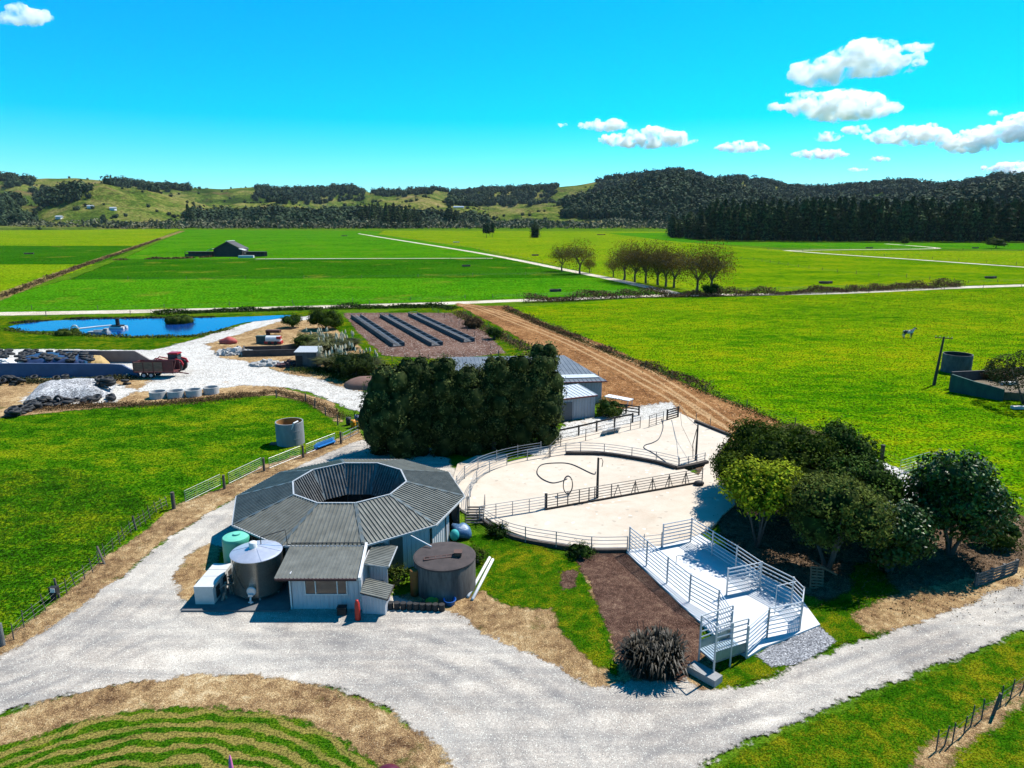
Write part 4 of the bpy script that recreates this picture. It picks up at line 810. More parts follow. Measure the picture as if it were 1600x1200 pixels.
p = G(87, 938); w = MB(); w.box((*p, .75), (.5, .35, .5)); w.box((p[0], p[1]-.18, .8), (.36, .04, .34)); w.cyl((p[0]-.1, p[1], 0), (p[0]-.1, p[1], .5), .18, n=10); setp(w.build('fence_energiser', black), 'small black box with white face on the left fence', 'box')
w = MB(); w.box((p[0]+.05, p[1]-.21, .83), (.3, .03, .28)); setp(w.build('sign', white), 'small blank white plate on the left fence box', 'plate')
w = MB(); a = G(164, 883); w.cyl((*a, 0), (a[0]-.9, a[1]+.8, 1.1), .08, n=8); setp(w.build('brace_post', postm), 'timber brace post leaning steeply against the left batten fence', 'post')
for (x_, y_) in ((272, 796),): 
    p = G(x_, y_); w = MB(); w.cyl((*p, -.1), (*p, 1.6), .16, n=10); setp(w.build('strainer_post', postm), 'thick timber post at left end of the gate row', 'post')
def pgate(name, label, a, c, h=1.15, gates_m=None):
    pts = GL([a, c]); t = thing(name, label, 'gate', (*pts[0], 0)); w = MB(); z0 = .12
    w.tube([(*pts[0], z0), (*pts[0], h), (*pts[1], h), (*pts[1], z0), (*pts[0], z0)], .024, 6); part(w, 'frame', gates_m or galv, t)
    w = MB()
    for k in (.2, .4, .6, .8): w.tube([(*pts[0], z0+(h-z0)*k), (*pts[1], z0+(h-z0)*k)], .012, 5)
    for k in (.33, .66): q = lp(pts[0], pts[1], k); w.tube([(*q, z0), (*q, h)], .014, 5)
    part(w, 'bars', gates_m or galv, t); return t
pgate('farm_gate', 'first pipe gate from the left in the paddock gate row', (290, 786), (345, 759)); pgate('farm_gate', 'second pipe gate from left in the paddock gate row', (358, 757), (409, 732)); pgate('farm_gate', 'third pipe gate from left in the paddock gate row', (421, 733), (470, 713)); pgate('farm_gate', 'pipe gate behind the blue trough in the paddock gate row', (479, 710), (524, 692))
for k, (x_, y_) in enumerate([(351, 765), (413, 737), (474, 716), (533, 694)]):
    p = G(x_, y_); w = MB(); w.cyl((*p, -.1), (*p, 1.45), .12, n=10); setp(w.build('gate_post', postm), ['post between first and second gate of the paddock row', 'post between second and third gate of the paddock row', 'post between third and fourth gate of the paddock row', 'post at the right end of gate row by yellow barrels'][k], 'post')
p, q = G(494, 703), G(521, 693); w = MB(); w.bar((*p, .35), (*q, .35), .8, .08)
for s in (-.38, .38): w.bar((p[0], p[1]+s, .5), (q[0], q[1]+s, .5), .05, .35)
for e in (p, q): w.box((*e, .5), (.06, .8, .35)); w.box((*e, .15), (.3, .5, .3))
setp(w.build('trough', mat('bright_blue', (.02, .24, .62), (.02, .18, .5), 4, .4)), 'bright blue plastic feed trough beside the gate row', 'trough')
railing('pipe_railing', 'short grey pipe gate right of the gate row by the barrels', GL([(536, 690), (560, 678)]), [.2, .6, 1.0], h=1.1, base=0, step=2, cat='gate', curve=False)
yb = mat('orange_barrel', (.72, .30, .01), (.60, .22, .01), 4, .45); 
for x_, y_, m_, lb in ((552, 668, yb, 'left of two orange barrels at the left foot of the hedge'), (561, 670, yb, 'right of two orange barrels at the left foot of the hedge'), (545, 664, black, 'dark barrel next to the orange barrels by the hedge'), (558, 660, mat('blue_grey_barrel', (.12, .15, .25)), 'blue-grey barrel behind the orange barrels')):
    p = G(x_, y_); w = MB(); w.lathe([(0, .02), (.3, .02), (.33, .3), (.34, .32), (.33, .36), (.33, .62), (.34, .64), (.33, .68), (.3, .95), (0, .96)], (*p, 0), 18); setp(w.build('barrel', m_, None, True), lb, 'barrel')
wire_fence('post and wire fence along the curved top of left paddock', [(432, 622), (478, 628), (492, 638), (509, 650), (528, 664)], r=.09, h=1.3)
wire_fence('short slanting post and wire fence at bottom right corner', [(1462, 1177), (1475, 1168), (1487, 1165), (1505, 1150), (1516, 1138), (1533, 1127), (1551, 1119), (1562, 1107), (1577, 1096), (1597, 1080), (1620, 1066)], r=.035, h=1.25, thick=(6,), lean_=.05)
w = MB(); w.tube([(*q, .03) for q in catmull(GL([(1455, 1205), (1480, 1185), (1510, 1160), (1540, 1140), (1580, 1122), (1640, 1100)]), False, 6)], .02, 5); setp(w.build('hose', galv), 'thin grey pipe lying beside the bottom right fence', 'hose')
# paddock and track fences
wire_fence('post and wire fence on the right side of the brown track', [(795, 484), (830, 499), (905, 532), (970, 560), (1033, 588), (1093, 612), (1150, 632), (1185, 646), (1212, 656), (1230, 662), (1268, 678), (1322, 702)], step=9.0, h=1.3)
wire_fence('post and wire fence on the left side of the brown track', [(724, 492), (760, 512), (800, 535), (832, 552), (861, 569), (896, 590), (935, 592)], step=8.0, h=1.3)
wire_fence('fence in front of the feed pad behind hedge trees', [(556, 566), (620, 566), (696, 562), (735, 561), (779, 558)], step=6.5, h=1.1)
wire_fence('fence right of the feed pad along the green strip', [(676, 485), (700, 500), (730, 517), (762, 540), (779, 556)], step=7, h=1.1)
wire_fence('long fence on far side of the pale lane, left part', [(-60, 487), (27, 485), (108, 484), (184, 483), (280, 481), (378, 478), (480, 474), (560, 472), (620, 471), (690, 469), (727, 467)], step=18, h=1.3, r=.08)
wire_fence('long fence on near side of the pale lane, left part', [(-60, 496), (27, 495), (108, 494), (184, 493), (280, 490), (378, 486), (480, 482), (560, 480), (690, 477)], step=19, h=1.5, r=.09)
wire_fence('long fence on far side of the pale lane, right part', [(770, 466), (900, 461), (1030, 456), (1150, 454), (1200, 454), (1330, 450), (1480, 444), (1600, 440), (1750, 433)], step=14, h=1.3, r=.08)
wire_fence('fence on near side of pale lane, right part', [(1150, 465), (1330, 459), (1490, 452), (1600, 449), (1750, 443)], step=17, h=1.3, r=.08)
wire_fence('fence beside the diagonal pale lane', [(575, 364), (740, 388), (905, 422), (962, 433), (1040, 449)], step=14, h=1.3, r=.09)
wire_fence('curving fence across the far right paddock', [(1120, 402), (1180, 407), (1230, 415), (1270, 421), (1320, 427), (1380, 432), (1420, 434), (1490, 441)], step=11, h=1.6, r=.10)
wire_fence('fence beside the far right pale lane', [(1200, 390), (1320, 397), (1420, 403), (1530, 410), (1620, 416), (1750, 425)], step=16, h=1.6, r=.11)
wire_fence('fence in front of the dark pine forest', [(1200, 391), (1330, 389), (1430, 388), (1600, 393), (1750, 397)], step=18, h=1.6, r=.12)
wire_fence('fence across the middle of the far left fields', [(110, 437), (250, 437), (420, 436), (600, 434), (800, 430), (900, 428)], step=22, h=1.3, r=.09)
wire_fence('fence at the top of far middle fields', [(190, 406), (280, 406), (400, 406.5), (560, 406), (760, 405)], step=20, h=1.4, r=.10)
# right gravel path gate and strainers
p = G(1377, 720); w = MB(); w.cyl((*p, -.1), (*p, 1.75), .2, n=10); setp(w.build('strainer_post', dark), 'thick dark post on the gravel path behind the trees', 'post')
pgate('farm_gate', 'thin rusty pipe gate on the gravel path between the trees', (1368, 762), (1425, 748), 1.3, mat('rusty_pipe', (.26, .16, .12)))
pgate('farm_gate', 'pale pipe gate at the edge of the right paddock', (1405, 742), (1450, 728), 1.5)
wire_fence('netting fence from dark post along the right paddock', [(1377, 720), (1400, 730), (1445, 742), (1520, 775), (1600, 803), (1700, 850)], step=4.5, h=1.3)
# pallet fence right
t = board_fence('pallet_fence', 'weathered grey pallet fence at the roadside under the right tree', GL([(1524, 917), (1547, 909), (1566, 902), (1586, 895)]), 1.05, [.15, .38, .6, .82, 1.02], m_=mat('grey_timber', (.17, .155, .145), (.09, .08, .07), 4, .9), bw=.13)
palm = mat('pallet_wood', (.20, .13, .075), (.12, .08, .05), 4, .9)
p = G(1284, 920); w = MB()
for i in range(8): w.box((0, 0, -.7+i*.2), (1.1, .03, .12))
for x in (-.5, 0, .5): w.box((x, .06, 0), (.08, .09, 1.5))
o = setp(w.build('pallet', palm), 'brown wooden pallet tipped against a trunk in the shade', 'pallet'); o.location = (p[0]-.3, p[1]+.2, .72); o.rotation_euler = (R(-18), R(12), R(15))
o2 = bpy.data.objects.new('pallet', o.data); S.collection.objects.link(o2); setp(o2, 'brown wooden pallet lying level behind the tipped one', 'pallet'); o2.location = (p[0]+.6, p[1]+1.2, 1.0); o2.rotation_euler = (R(-60), R(5), R(100))
# ------------------------------------------------------------------ machinery sheds behind the hedge
def poly_shed(name, label, fp, eave, ridge_front, wm, rm, pitch=.6, over=.35):
    """fp: front-left, front-right, back-right, back-left ground points; roof slopes up from the front"""
    t = thing(name, label, 'shed', (*fp[1], 0)); FL, FR, BR, BL = [Vector((*p, 0)) for p in fp]
    for a, b_ in ((FL, FR), (FR, BR), (BR, BL), (BL, FL)):
        w = MB(); ribwall(w, a[:2], b_[:2], 0, eave, .4, .04); part(w, 'wall', wm, t)
    c = (FL+FR+BR+BL)/4
    def out(p, z): q = c+(p-c)*(1+over/6); return (q.x, q.y, z)
    w = MB(); w.ribbed(out(FL, eave+.02), out(FR, eave+.02), out(BR, ridge_front), out(BL, ridge_front), pitch, .06, .14); part(w, 'roof', rm, t)
    w = MB(); w.bar(out(FL, eave-.04), out(FR, eave-.04), .12, .16); part(w, 'gutter', mat('red_gutter', (.22, .05, .035)), t)
    return t
sroof = mat('grey_shed_roof', (.19, .20, .21), (.12, .13, .14), .4, .5, .2, dirt=((.07, .07, .07), .4))
swall = mat('pale_shed_wall', (.42, .42, .44), (.33, .33, .35), .8, .6, stretch=(2, 2, .3), dirt=((.16, .14, .12), .35))
FLb, FRb, BRb, BLb = (-9, 90.3), (12.2, 92.9), (7.6, 106), (-9.5, 104.5)
t = poly_shed('machinery_shed', 'large grey-roofed machinery shed standing behind the dark hedge', [FLb, FRb, BRb, BLb], 3.15, 4.0, swall, sroof)
lightm = mat('clear_roof_sheet', (.62, .64, .65), (.5, .52, .53), 1, .4)
for k in (.08,):
    w = MB(); a = Vector((7.0, 93.4, 3.28)); w.add([(3.0, 93.0, 3.33), (12.0, 94.1, 3.33), (11.4, 95.6, 3.43), (2.6, 94.6, 3.43), (3.0, 93.0, 3.39), (12.0, 94.1, 3.39), (11.4, 95.6, 3.49), (2.6, 94.6, 3.49)], [(4, 5, 6, 7), (0, 4, 7, 3), (0, 1, 5, 4), (1, 2, 6, 5), (3, 7, 6, 2), (3, 2, 1, 0)]); part(w, 'skylight', lightm, t)
t = poly_shed('lean_to_shed', 'small white-roofed shed with grey roller door beside the hedge', [(2.6, 82.6), (10.5, 86.0), (8.6, 90.6), (0.8, 87.2)], 2.9, 3.2, swall, lightm)
d = Vector((7.9, 3.4, 0)).normalized(); nn = Vector((d.y, -d.x, 0)); p = Vector((2.6, 82.6, 0))+d*2.4+nn*.07
w = MB(); w.prism([tuple(p[:2]), tuple((p+d*2.9)[:2]), tuple((p+d*2.9+nn*.05)[:2]), tuple((p+nn*.05)[:2])], 0, 2.4); part(w, 'roller_door', mat('roller_door', (.09, .10, .12), (.07, .08, .09), 3, .5, stretch=(.3, .3, 8)), t)
w = MB(); w.add([(12.6, 93.2, .9), (15.6, 90.8, .9), (16.4, 91.8, .9), (13.4, 94.4, .9), (12.6, 93.2, .8), (15.6, 90.8, .8), (16.4, 91.8, .8), (13.4, 94.4, .8)], [(0, 1, 2, 3), (7, 6, 5, 4), (0, 4, 5, 1), (1, 5, 6, 2), (2, 6, 7, 3), (3, 7, 4, 0)])
for q in ((12.8, 93.3), (15.5, 91), (16.2, 91.8), (13.5, 94.1)): w.box((*q, .4), (.1, .1, .8))
setp(w.build('trailer', white), 'white flat trailer deck at the right end of the big shed', 'trailer')
# small grey shed by pampas
gx, gy = G(479, 577); t = thing('garden_shed', 'small dark grey iron shed with pale roof beside the pampas grass', 'shed', (gx, gy, 0))
gm = mat('slate_iron', (.085, .095, .10), (.05, .055, .06), 1.5, .6, stretch=(2, 2, .4), dirt=((.2, .2, .19), .2))
ww, dd, hh = 3.5, 3.2, 2.9
for a, b_ in (((gx-ww/2, gy), (gx+ww/2, gy)), ((gx+ww/2, gy), (gx+ww/2, gy+dd)), ((gx-ww/2, gy+dd), (gx-ww/2, gy)), ((gx+ww/2, gy+dd), (gx-ww/2, gy+dd))): w = MB(); ribwall(w, a, b_, 0, hh, .35, .03); part(w, 'wall', gm, t)
w = MB(); w.ribbed((gx-ww/2-.15, gy-.2, hh+.03), (gx+ww/2+.15, gy-.2, hh+.03), (gx+ww/2+.15, gy+dd+.2, hh+.4), (gx-ww/2-.15, gy+dd+.2, hh+.4), .3, .03, .08); part(w, 'roof', rimm, t)
w = MB(); w.prism([(gx-ww/2+.15, gy-.045), (gx-.55, gy-.045), (gx-.55, gy-.09), (gx-ww/2+.15, gy-.09)], .1, 2.3); part(w, 'door', inner, t)
# old dark bunker left of the shed
cdark = mat('dark_wall', (.045, .04, .038), (.09, .075, .07), 1, .9, bump=.3, dirt=((.2, .1, .06), .25))
def wallrun(name, label, px, h, th=.25, m_=cdark, cat='wall', h2=None):
    pts = GL(px); w = MB(); hh = h if isinstance(h, (list, tuple)) else [h]*len(pts)
    for i in range(len(pts)-1):
        a, b_ = Vector((*pts[i], 0)), Vector((*pts[i+1], 0)); u = (b_-a).normalized(); nn = Vector((-u.y, u.x, 0))*th
        vs = [a, b_, b_+nn, a+nn]; tt = [Vector((0, 0, hh[i])), Vector((0, 0, hh[i+1])), Vector((0, 0, hh[i+1])), Vector((0, 0, hh[i]))]
        w.add(vs+[v+z for v, z in zip(vs, tt)], [(3, 2, 1, 0), (4, 5, 6, 7), (0, 1, 5, 4), (1, 2, 6, 5), (2, 3, 7, 6), (3, 0, 4, 7)])
    return setp(w.build(name, m_), label, cat)
wallrun('bunker_wall', 'low dark near wall of the old bunker left of the small shed', [(381, 558), (463, 556)], 1.2)
wallrun('bunker_wall', 'dark far wall of the old bunker behind the small shed', [(383, 549), (440, 549), (496, 541)], [.9, 1.1, 1.2])
wallrun('bunker_wall', 'short dark end wall of the old bunker', [(381, 558), (383, 549)], 1.1)
# rubble
def pile(name, label, px, r, hgt, m_, seed, n=90, size=.45, cat='rubble'):
    x, y = G(*px); rnd = random.Random(seed); w = MB()
    for i in range(n):
        a = rnd.random()*6.28; q = rnd.random()**.6; X, Y = x+math.cos(a)*q*r[0], y+math.sin(a)*q*r[1]; z = hgt*(1-q)*rnd.uniform(.6, 1)
        s = size*rnd.uniform(.5, 1.4); w.box((X, Y, z+s*.2), (s, s*rnd.uniform(.5, 1), s*rnd.uniform(.3, .8)), M=Matrix.Rotation(rnd.uniform(-.6, .6), 3, 'X') @ Matrix.Rotation(rnd.random()*3, 3, 'Z') @ Matrix.Rotation(rnd.uniform(-.6, .6), 3, 'Y'))
    w.sphere((x, y, 0), (r[0]*.8, r[1]*.8, hgt*.75), 14, 6)
    return setp(w.build(name, m_), label, cat, kind=None)
rub = mat('broken_concrete', (.52, .51, .49), (.36, .35, .33), 1.5, .9, dirt=((.2, .18, .15), .2))
pile('rubble_heap', 'heap of pale broken concrete at the left end of old bunker', (365, 553), (3.2, 2.2), 1.0, rub, 4, 110, .7)
pile('rubble_heap', 'heap of pale broken concrete in front of the old bunker', (418, 571), (3.0, 1.6), .9, rub, 5, 100, .6)
pile('scrap_heap', 'heap of dark maroon scrap beside the small grey shed', (452, 573), (2.3, 1.1), 1.1, mat('maroon_scrap', (.10, .03, .035), (.03, .03, .035), 2, .8), 6, 70, .55)
pile('rubble_heap', 'small pile of white stones on the silage bunker edge', (200, 590), (1.2, .6), .5, rub, 9, 25, .4)
soil = mat('pinkish_soil', (.22, .12, .09), (.13, .075, .055), .8, .95, bump=.6)
x, y = G(580, 604); setp(lump((x, y, .1), (4.2, 2.6, 1.6), 8, 26, 12, .12).build('soil_heap', soil, None, True), 'mound of pinkish soil and dead brush at the foot of pampas', 'soil heap')
redp = mat('red_paint', (.50, .03, .025), (.35, .02, .02), 2, .5)
x, y = G(357, 537); setp(lump((x, y, .5), (1.6, 1.0, .9), 2, 14, 8).build('tarpaulin', mat('faded_red_sheet', (.5, .09, .07), (.35, .05, .04), 2, .7), None, True), 'crumpled faded red sheet on the bank beside the pond track', 'tarpaulin')
x, y = G(428, 538); w = MB(); w.cyl((x-1.4, y, 1.0), (x+1.4, y, 1.0), .75, n=18); 
t = thing('spray_tank', 'small red and white spray tank trailer left of pampas', 'trailer', (x, y, 0)); part(w, 'tank', white, t); w = MB(); w.box((x, y, .45), (3.4, 1.4, .5)); w.box((x+1.2, y-.3, 1.4), (.8, .9, .5)); part(w, 'chassis', redp, t)
for s in (-.6, .6): w = MB(); w.cyl((x+s, y-.8, .38), (x+s, y-.6, .38), .38, n=14); part(w, 'wheel', black, t)
x, y = G(409, 537); w = MB(); w.box((x, y, .8), (1.8, 1.0, 1.4)); w.box((x, y, 1.55), (2.0, 1.1, .12)); setp(w.build('machine_box', mat('dark_teal', (.03, .10, .10), (.02, .05, .05))), 'dark teal machine box left of the spray tank', 'box')
x, y = G(435, 524); w = MB(); w.box((x-1, y, .9), (3.0, 1.2, .6)); w.bar((x-2.5, y, .8), (x+4.2, y+1, 1.6), .12, .12); w.cyl((x-2, y-.6, .4), (x-2, y-.4, .4), .45, n=12); setp(w.build('farm_implement', mat('rusted_implement', (.16, .05, .03), (.06, .03, .02))), 'rust brown towed implement with long drawbar on the bank', 'implement')
# ------------------------------------------------------------------ feed troughs
trm = mat('trough_concrete', (.10, .10, .105), (.05, .05, .052), .8, .85, dirt=((.3, .3, .3), .25))
for k, (a, c) in enumerate([((556, 496), (623, 542)), ((601, 495), (683, 541)), ((645, 493), (733, 535))]):
    p, q = Vector((*G(*a), 0)), Vector((*G(*c), 0)); u = (q-p).normalized(); nn = Vector((-u.y, u.x, 0))
    t = thing('feed_trough', ['left', 'middle', 'right'][k]+' of three long black feed troughs on the brown pad', 'feed trough', p, group='feed troughs on the pad')
    for s in (-1.15, 1.15): w = MB(); w.bar(p+nn*s+Vector((0, 0, .42)), q+nn*s+Vector((0, 0, .42)), .16, .84); part(w, 'side', trm, t)
    w = MB(); w.bar(p+Vector((0, 0, .12)), q+Vector((0, 0, .12)), 2.1, .16); part(w, 'base', trm, t)
    w = MB(); w.bar(p+nn*.1+Vector((0, 0, .55)), q+nn*.1+Vector((0, 0, .55)), .10, .10)
    for i in range(0, 12): z = p+(q-p)*(i/11); w.bar(z-nn*1.15+Vector((0, 0, .9)), z+nn*1.15+Vector((0, 0, .9)), .08, .06)
    part(w, 'rail', galv, t)
# ------------------------------------------------------------------ silage bunker
cw = mat('bunker_concrete', (.20, .20, .20), (.14, .14, .145), .5, .9, dirt=((.09, .09, .09), .3))
nearw = wallrun('bunker_wall', 'long blue-grey near concrete wall of the silage bunker', [(-260, 592), (30, 590), (170, 589), (192, 589), (217, 591)], [2.3, 2.3, 2.1, 2.0, .7], .3, mat('bunker_wall_blue', (.085, .13, .24), (.06, .09, .17), .6, .85, dirt=((.05, .06, .09), .3)))
wallrun('bunker_wall', 'far brown-stained concrete wall of the silage bunker', [(100, 566), (160, 567), (212, 567), (236, 567)], [2.1, 2.1, 2.1, .4], .3, mat('bunker_wall_brown', (.20, .17, .16), (.13, .11, .105), .5, .9))
# silage stack under the tarp: heightfield
def stack(name, px, hz, m_, label, cat, seed, nx=70, ny=16, end=1.5, kind=None):
    A, B, C, D = GL(px); V = []; F_ = []
    for j in range(ny+1):
        for i in range(nx+1):
            u, v = i/nx, j/ny; a, b_ = lp(A, B, u), lp(D, C, u); q = lp(a, b_, v)
            e = min(1, u*end*4, (1-u)*end*3)*min(1, (v*5+.02), ((1-v)*5+.3)); z = hz*max(0, e)**.6*(1+.16*mnoise.noise((q[0]*.35+seed, q[1]*.35, 0)))+.13*mnoise.noise((q[0]*1.3, q[1]*1.3, seed))+.07*mnoise.noise((q[0]*3, q[1]*3, seed)); V.append((*q, max(z, 0.02)))
    for j in range(ny):
        for i in range(nx): s = j*(nx+1)+i; F_.append((s, s+1, s+nx+2, s+nx+1))
    w = MB(); w.add(V, F_); return setp(w.build(name, m_, None, True), label, cat)
tarpb = mat('silage_cover', (.012, .018, .045), (.035, .055, .14), .5, .35, bump=.6, bscale=4, dirt=((.16, .17, .2), .08))
stack('silage_cover', [(20, 588.5), (152, 587.5), (150, 567), (28, 567)], 2.35, tarpb, 'dark blue plastic cover over the silage stack', 'cover', 3)
stack('silage_sheet', [(-260, 591), (30, 588.8), (36, 567), (-260, 567)], 2.5, white, 'white plastic sheet over the left end of silage stack', 'cover', 7)
stack('silage', [(128, 586), (184, 586), (172, 569), (134, 569)], 1.9, mat('cut_silage', (.48, .33, .13), (.36, .23, .08), .7, .95, bump=1, bscale=5), 'yellow face of loose maize silage spilling from the cover', 'silage', 5, end=.9)
# tyres
tyre_me = []
def tyre(x, y, z, tilt=0.0, label='', group='', rz=0.0, s=1.0):
    if not tyre_me:
        w = MB(); w.torus((0, 0, 0), .34, .13, n=16, m=7); o = w.build('tyre', black, None, True); tyre_me.append(o.data)
    else: o = bpy.data.objects.new('tyre', tyre_me[0]); S.collection.objects.link(o)
    o.location = (x, y, z); o.rotation_euler = (tilt, 0, rz); o.scale = (s, s, s); setp(o, label, 'tyre', group); return o
rnd = random.Random(11)
for i in range(58):
    u, v = rnd.random(), rnd.random(); x, y = G(28+118*u, 568.5+17*v); tyre(x, y, 2.35+rnd.uniform(-.05, .15), rnd.uniform(-.25, .25), 'black tyre lying on the dark blue silage cover', 'tyres on the blue silage cover', s=1.25)
for i in range(20):
    u, v = rnd.random(), rnd.random(); x, y = G(-14+36*u, 570+14*v); tyre(x, y, 2.55+rnd.uniform(0, .1), rnd.uniform(-.2, .2), 'black tyre lying on the white silage sheet', 'tyres on the white silage sheet', s=1.3)
for i in range(46):
    u = rnd.random()**.8; px_ = 2+75*u; x, y = G(px_, 656-26*u+rnd.uniform(-4, 4)); tyre(x, y, .17+.25*int(rnd.random()*3), rnd.uniform(-.4, .4), 'black tyre in the tumbled row below the gravel heap', 'tyres tumbled along the paddock edge', s=1.35)
for i in range(22):
    u = rnd.random(); x, y = G(85+90*u, 632-6*u+rnd.uniform(-3, 3)); tyre(x, y, .17+.25*int(rnd.random()*2), rnd.uniform(-.5, .5), 'black tyre in the weeds right of the gravel heap', 'tyres in the weeds by the gravel heap', s=1.3)
for i in range(26):
    u = rnd.random(); x, y = G(-5+40*u if i < 18 else 40+170*u, 596+rnd.uniform(-3, 6)); tyre(x, y, .17+.25*int(rnd.random()*3), rnd.uniform(-.9, .9), 'black tyre leaning at the foot of the long bunker wall', 'tyres below the bunker wall', s=1.25)
for i in range(12):
    x, y = G(165+rnd.uniform(-9, 12), 614+rnd.uniform(-4, 3)); tyre(x, y, 1.2+.22*rnd.random()*4, rnd.uniform(-.5, .5), 'black tyre heaped on top of the pale gravel heap', 'tyres on the gravel heap', s=1.4)
p = G(92, 631); tyre(p[0], p[1], .6, R(80), 'single black tyre standing upright below the gravel heap', 'upright tyre', s=1.4)
# gravel heap
stack('gravel_heap', [(34, 632), (172, 621), (182, 603), (60, 605)], 1.5, ground_mat('heap_gravel', [(0.05, (.16, .16, .165)), (0.45, (.34, .34, .345)), (0.9, (.56, .56, .56))], sc=(0.3, 1.5, 7.0), wt=(.25, .35, .4), contrast=2.0, bump=1.0, specks=(7.0, (.10, .10, .11), .12), grain=(5.0, .4)), 'long pale gravel heap left of the concrete rings', 'gravel heap', 9, end=1.2)
# concrete rings
cr = mat('ring_concrete', (.50, .49, .47), (.38, .37, .35), 2, .9, dirt=((.2, .19, .17), .2))
for k, (a, b_, yb_) in enumerate([(235, 260, 626), (263, 288, 625), (291, 315, 623), (319, 342, 619)]):
    c = G((a+b_)/2, yb_-4); r_r = (b_-a)/2*(c[1]*cP+5.8)/FPX
    w = MB(); w.lathe([(r_r, 0), (r_r, 1.0), (r_r-.14, 1.0), (r_r-.14, .08), (0, .08)], (*c, 0), 32); setp(w.build('concrete_ring', cr, None, False), ['first', 'second', 'third', 'fourth'][k]+' from the left of four white concrete rings by the paddock', 'concrete ring', 'concrete rings along the paddock')
# ------------------------------------------------------------------ tractor and wagon
wx, wy = G(247, 589); wg = thing('silage_wagon', 'brown slatted tandem silage wagon parked at the bunker end', 'wagon', (wx, wy, 0))
wood = mat('wagon_boards', (.19, .13, .085), (.12, .085, .055), 1.4, .85, stretch=(1, 1, 3), dirt=((.06, .05, .04), .3)); rdk = mat('dark_red_steel', (.13, .02, .018), (.08, .02, .018), 2, .6)
L2 = 3.1
for k in range(3):
    w = MB(); x0 = wx-L2+k*1.55
    for i in range(5): w.box((x0+.75, wy-1.15, 1.25+i*.3), (1.45, .06, .27))
    part(w, 'side_board', wood, wg)
w = MB(); w.box((wx+2.3, wy-1.15, 1.9), (1.6, .07, 1.6)); part(w, 'side_panel', rdk, wg)
w = MB(); w.box((wx, wy+1.15, 1.8), (2*L2, .07, 1.5)); w.box((wx-L2, wy, 1.8), (.07, 2.3, 1.5)); w.box((wx, wy, 1.0), (2*L2, 2.3, .12)); part(w, 'tray', rdk, wg)
w = MB()
for x0 in (-L2, -1.55, 0, 1.5, L2): w.box((wx+x0, wy-1.2, 1.85), (.1, .08, 1.8))
w.bar((wx-L2, wy-1.2, 2.72), (wx+L2+.6, wy-1.2, 2.95), .1, .1); w.bar((wx-L2, wy, .85), (wx+L2, wy, .85), .9, .18); w.bar((wx+L2, wy, .8), (wx+L2+1.8, wy, .55), .2, .14); w.bar((wx+L2+.5, wy-1.1, 2.9), (wx+L2-.2, wy-1.1, .8), .12, .12); part(w, 'frame', rdk, wg)
for x0 in (-1.6, -.45):
    for s in (-1.05, 1.05):
        w = MB(); w.cyl((wx+x0, wy+s-.16, .5), (wx+x0, wy+s+.16, .5), .5, n=20); o = part(w, 'wheel', black, wg); w = MB(); w.cyl((wx+x0, wy+s-.19, .5), (wx+x0, wy+s+.19, .5), .26, n=16); part(w, 'rim', galvw, o) if False else sub(w.build('rim', galvw), o) if False else part(w, 'hub', galvw, wg)
tx_, ty_ = wx+.5, wy+4.2; tr = thing('tractor', 'red tractor with glazed cab and front loader behind the silage wagon', 'tractor', (tx_, ty_, 0))
trd = mat('tractor_red', (.42, .012, .02), (.30, .01, .015), 2, .35)
w = MB(); w.box((tx_-1.5, ty_, 1.45), (2.3, .95, .85)); w.box((tx_-2.5, ty_, 1.35), (.25, .8, .7)); w.box((tx_-.2, ty_, .95), (3.4, .6, .5)); part(w, 'bonnet', trd, tr)
w = MB(); w.box((tx_+.45, ty_, 3.05), (1.75, 1.55, .18)); w.box((tx_+.45, ty_, 3.16), (1.4, 1.3, .08)); part(w, 'roof', trd, tr)
w = MB(); 
for a in (-.35, 1.2):
    for s in (-.68, .68): w.bar((tx_+a, ty_+s, 1.5), (tx_+a*.9+.05, ty_+s*.95, 3.0), .09, .09)
part(w, 'cab_frame', black, tr); w = MB(); w.box((tx_+.43, ty_, 2.25), (1.5, 1.3, 1.45)); part(w, 'cab_glass', mat('cab_glass', (.05, .09, .10), (.03, .05, .06), 1, .1, spec=.8), tr)
for s in (-.9, .9):
    w = MB(); w.cyl((tx_+1.0, ty_+s-.25, .92), (tx_+1.0, ty_+s+.25, .92), .92, n=24); part(w, 'rear_wheel', black, tr); w = MB(); w.cyl((tx_+1.0, ty_+s-.28, .92), (tx_+1.0, ty_+s+.28, .92), .45, n=18); part(w, 'rear_hub', trd, tr)
    w = MB(); w.cyl((tx_-1.9, ty_+s-.2, .62), (tx_-1.9, ty_+s+.2, .62), .62, n=20); part(w, 'front_wheel', black, tr)
    w = MB(); w.tube([(tx_+2.1, ty_+s, 1.3), (tx_+1.8, ty_+s, 1.9), (tx_+1.1, ty_+s, 2.1), (tx_+.3, ty_+s, 1.9)], .2, 8); part(w, 'mudguard', trd, tr)
    w = MB(); w.tube([(tx_-.4, ty_+s*.75, 1.9), (tx_-2.4, ty_+s*.75, 2.3), (tx_-3.3, ty_+s*.75, 1.6), (tx_-3.7, ty_+s*.75, .6)], .1, 8); part(w, 'loader_arm', trd, tr)
w = MB(); w.box((tx_-3.8, ty_, .45), (.7, 2.0, .5)); part(w, 'bucket', rdk, tr)
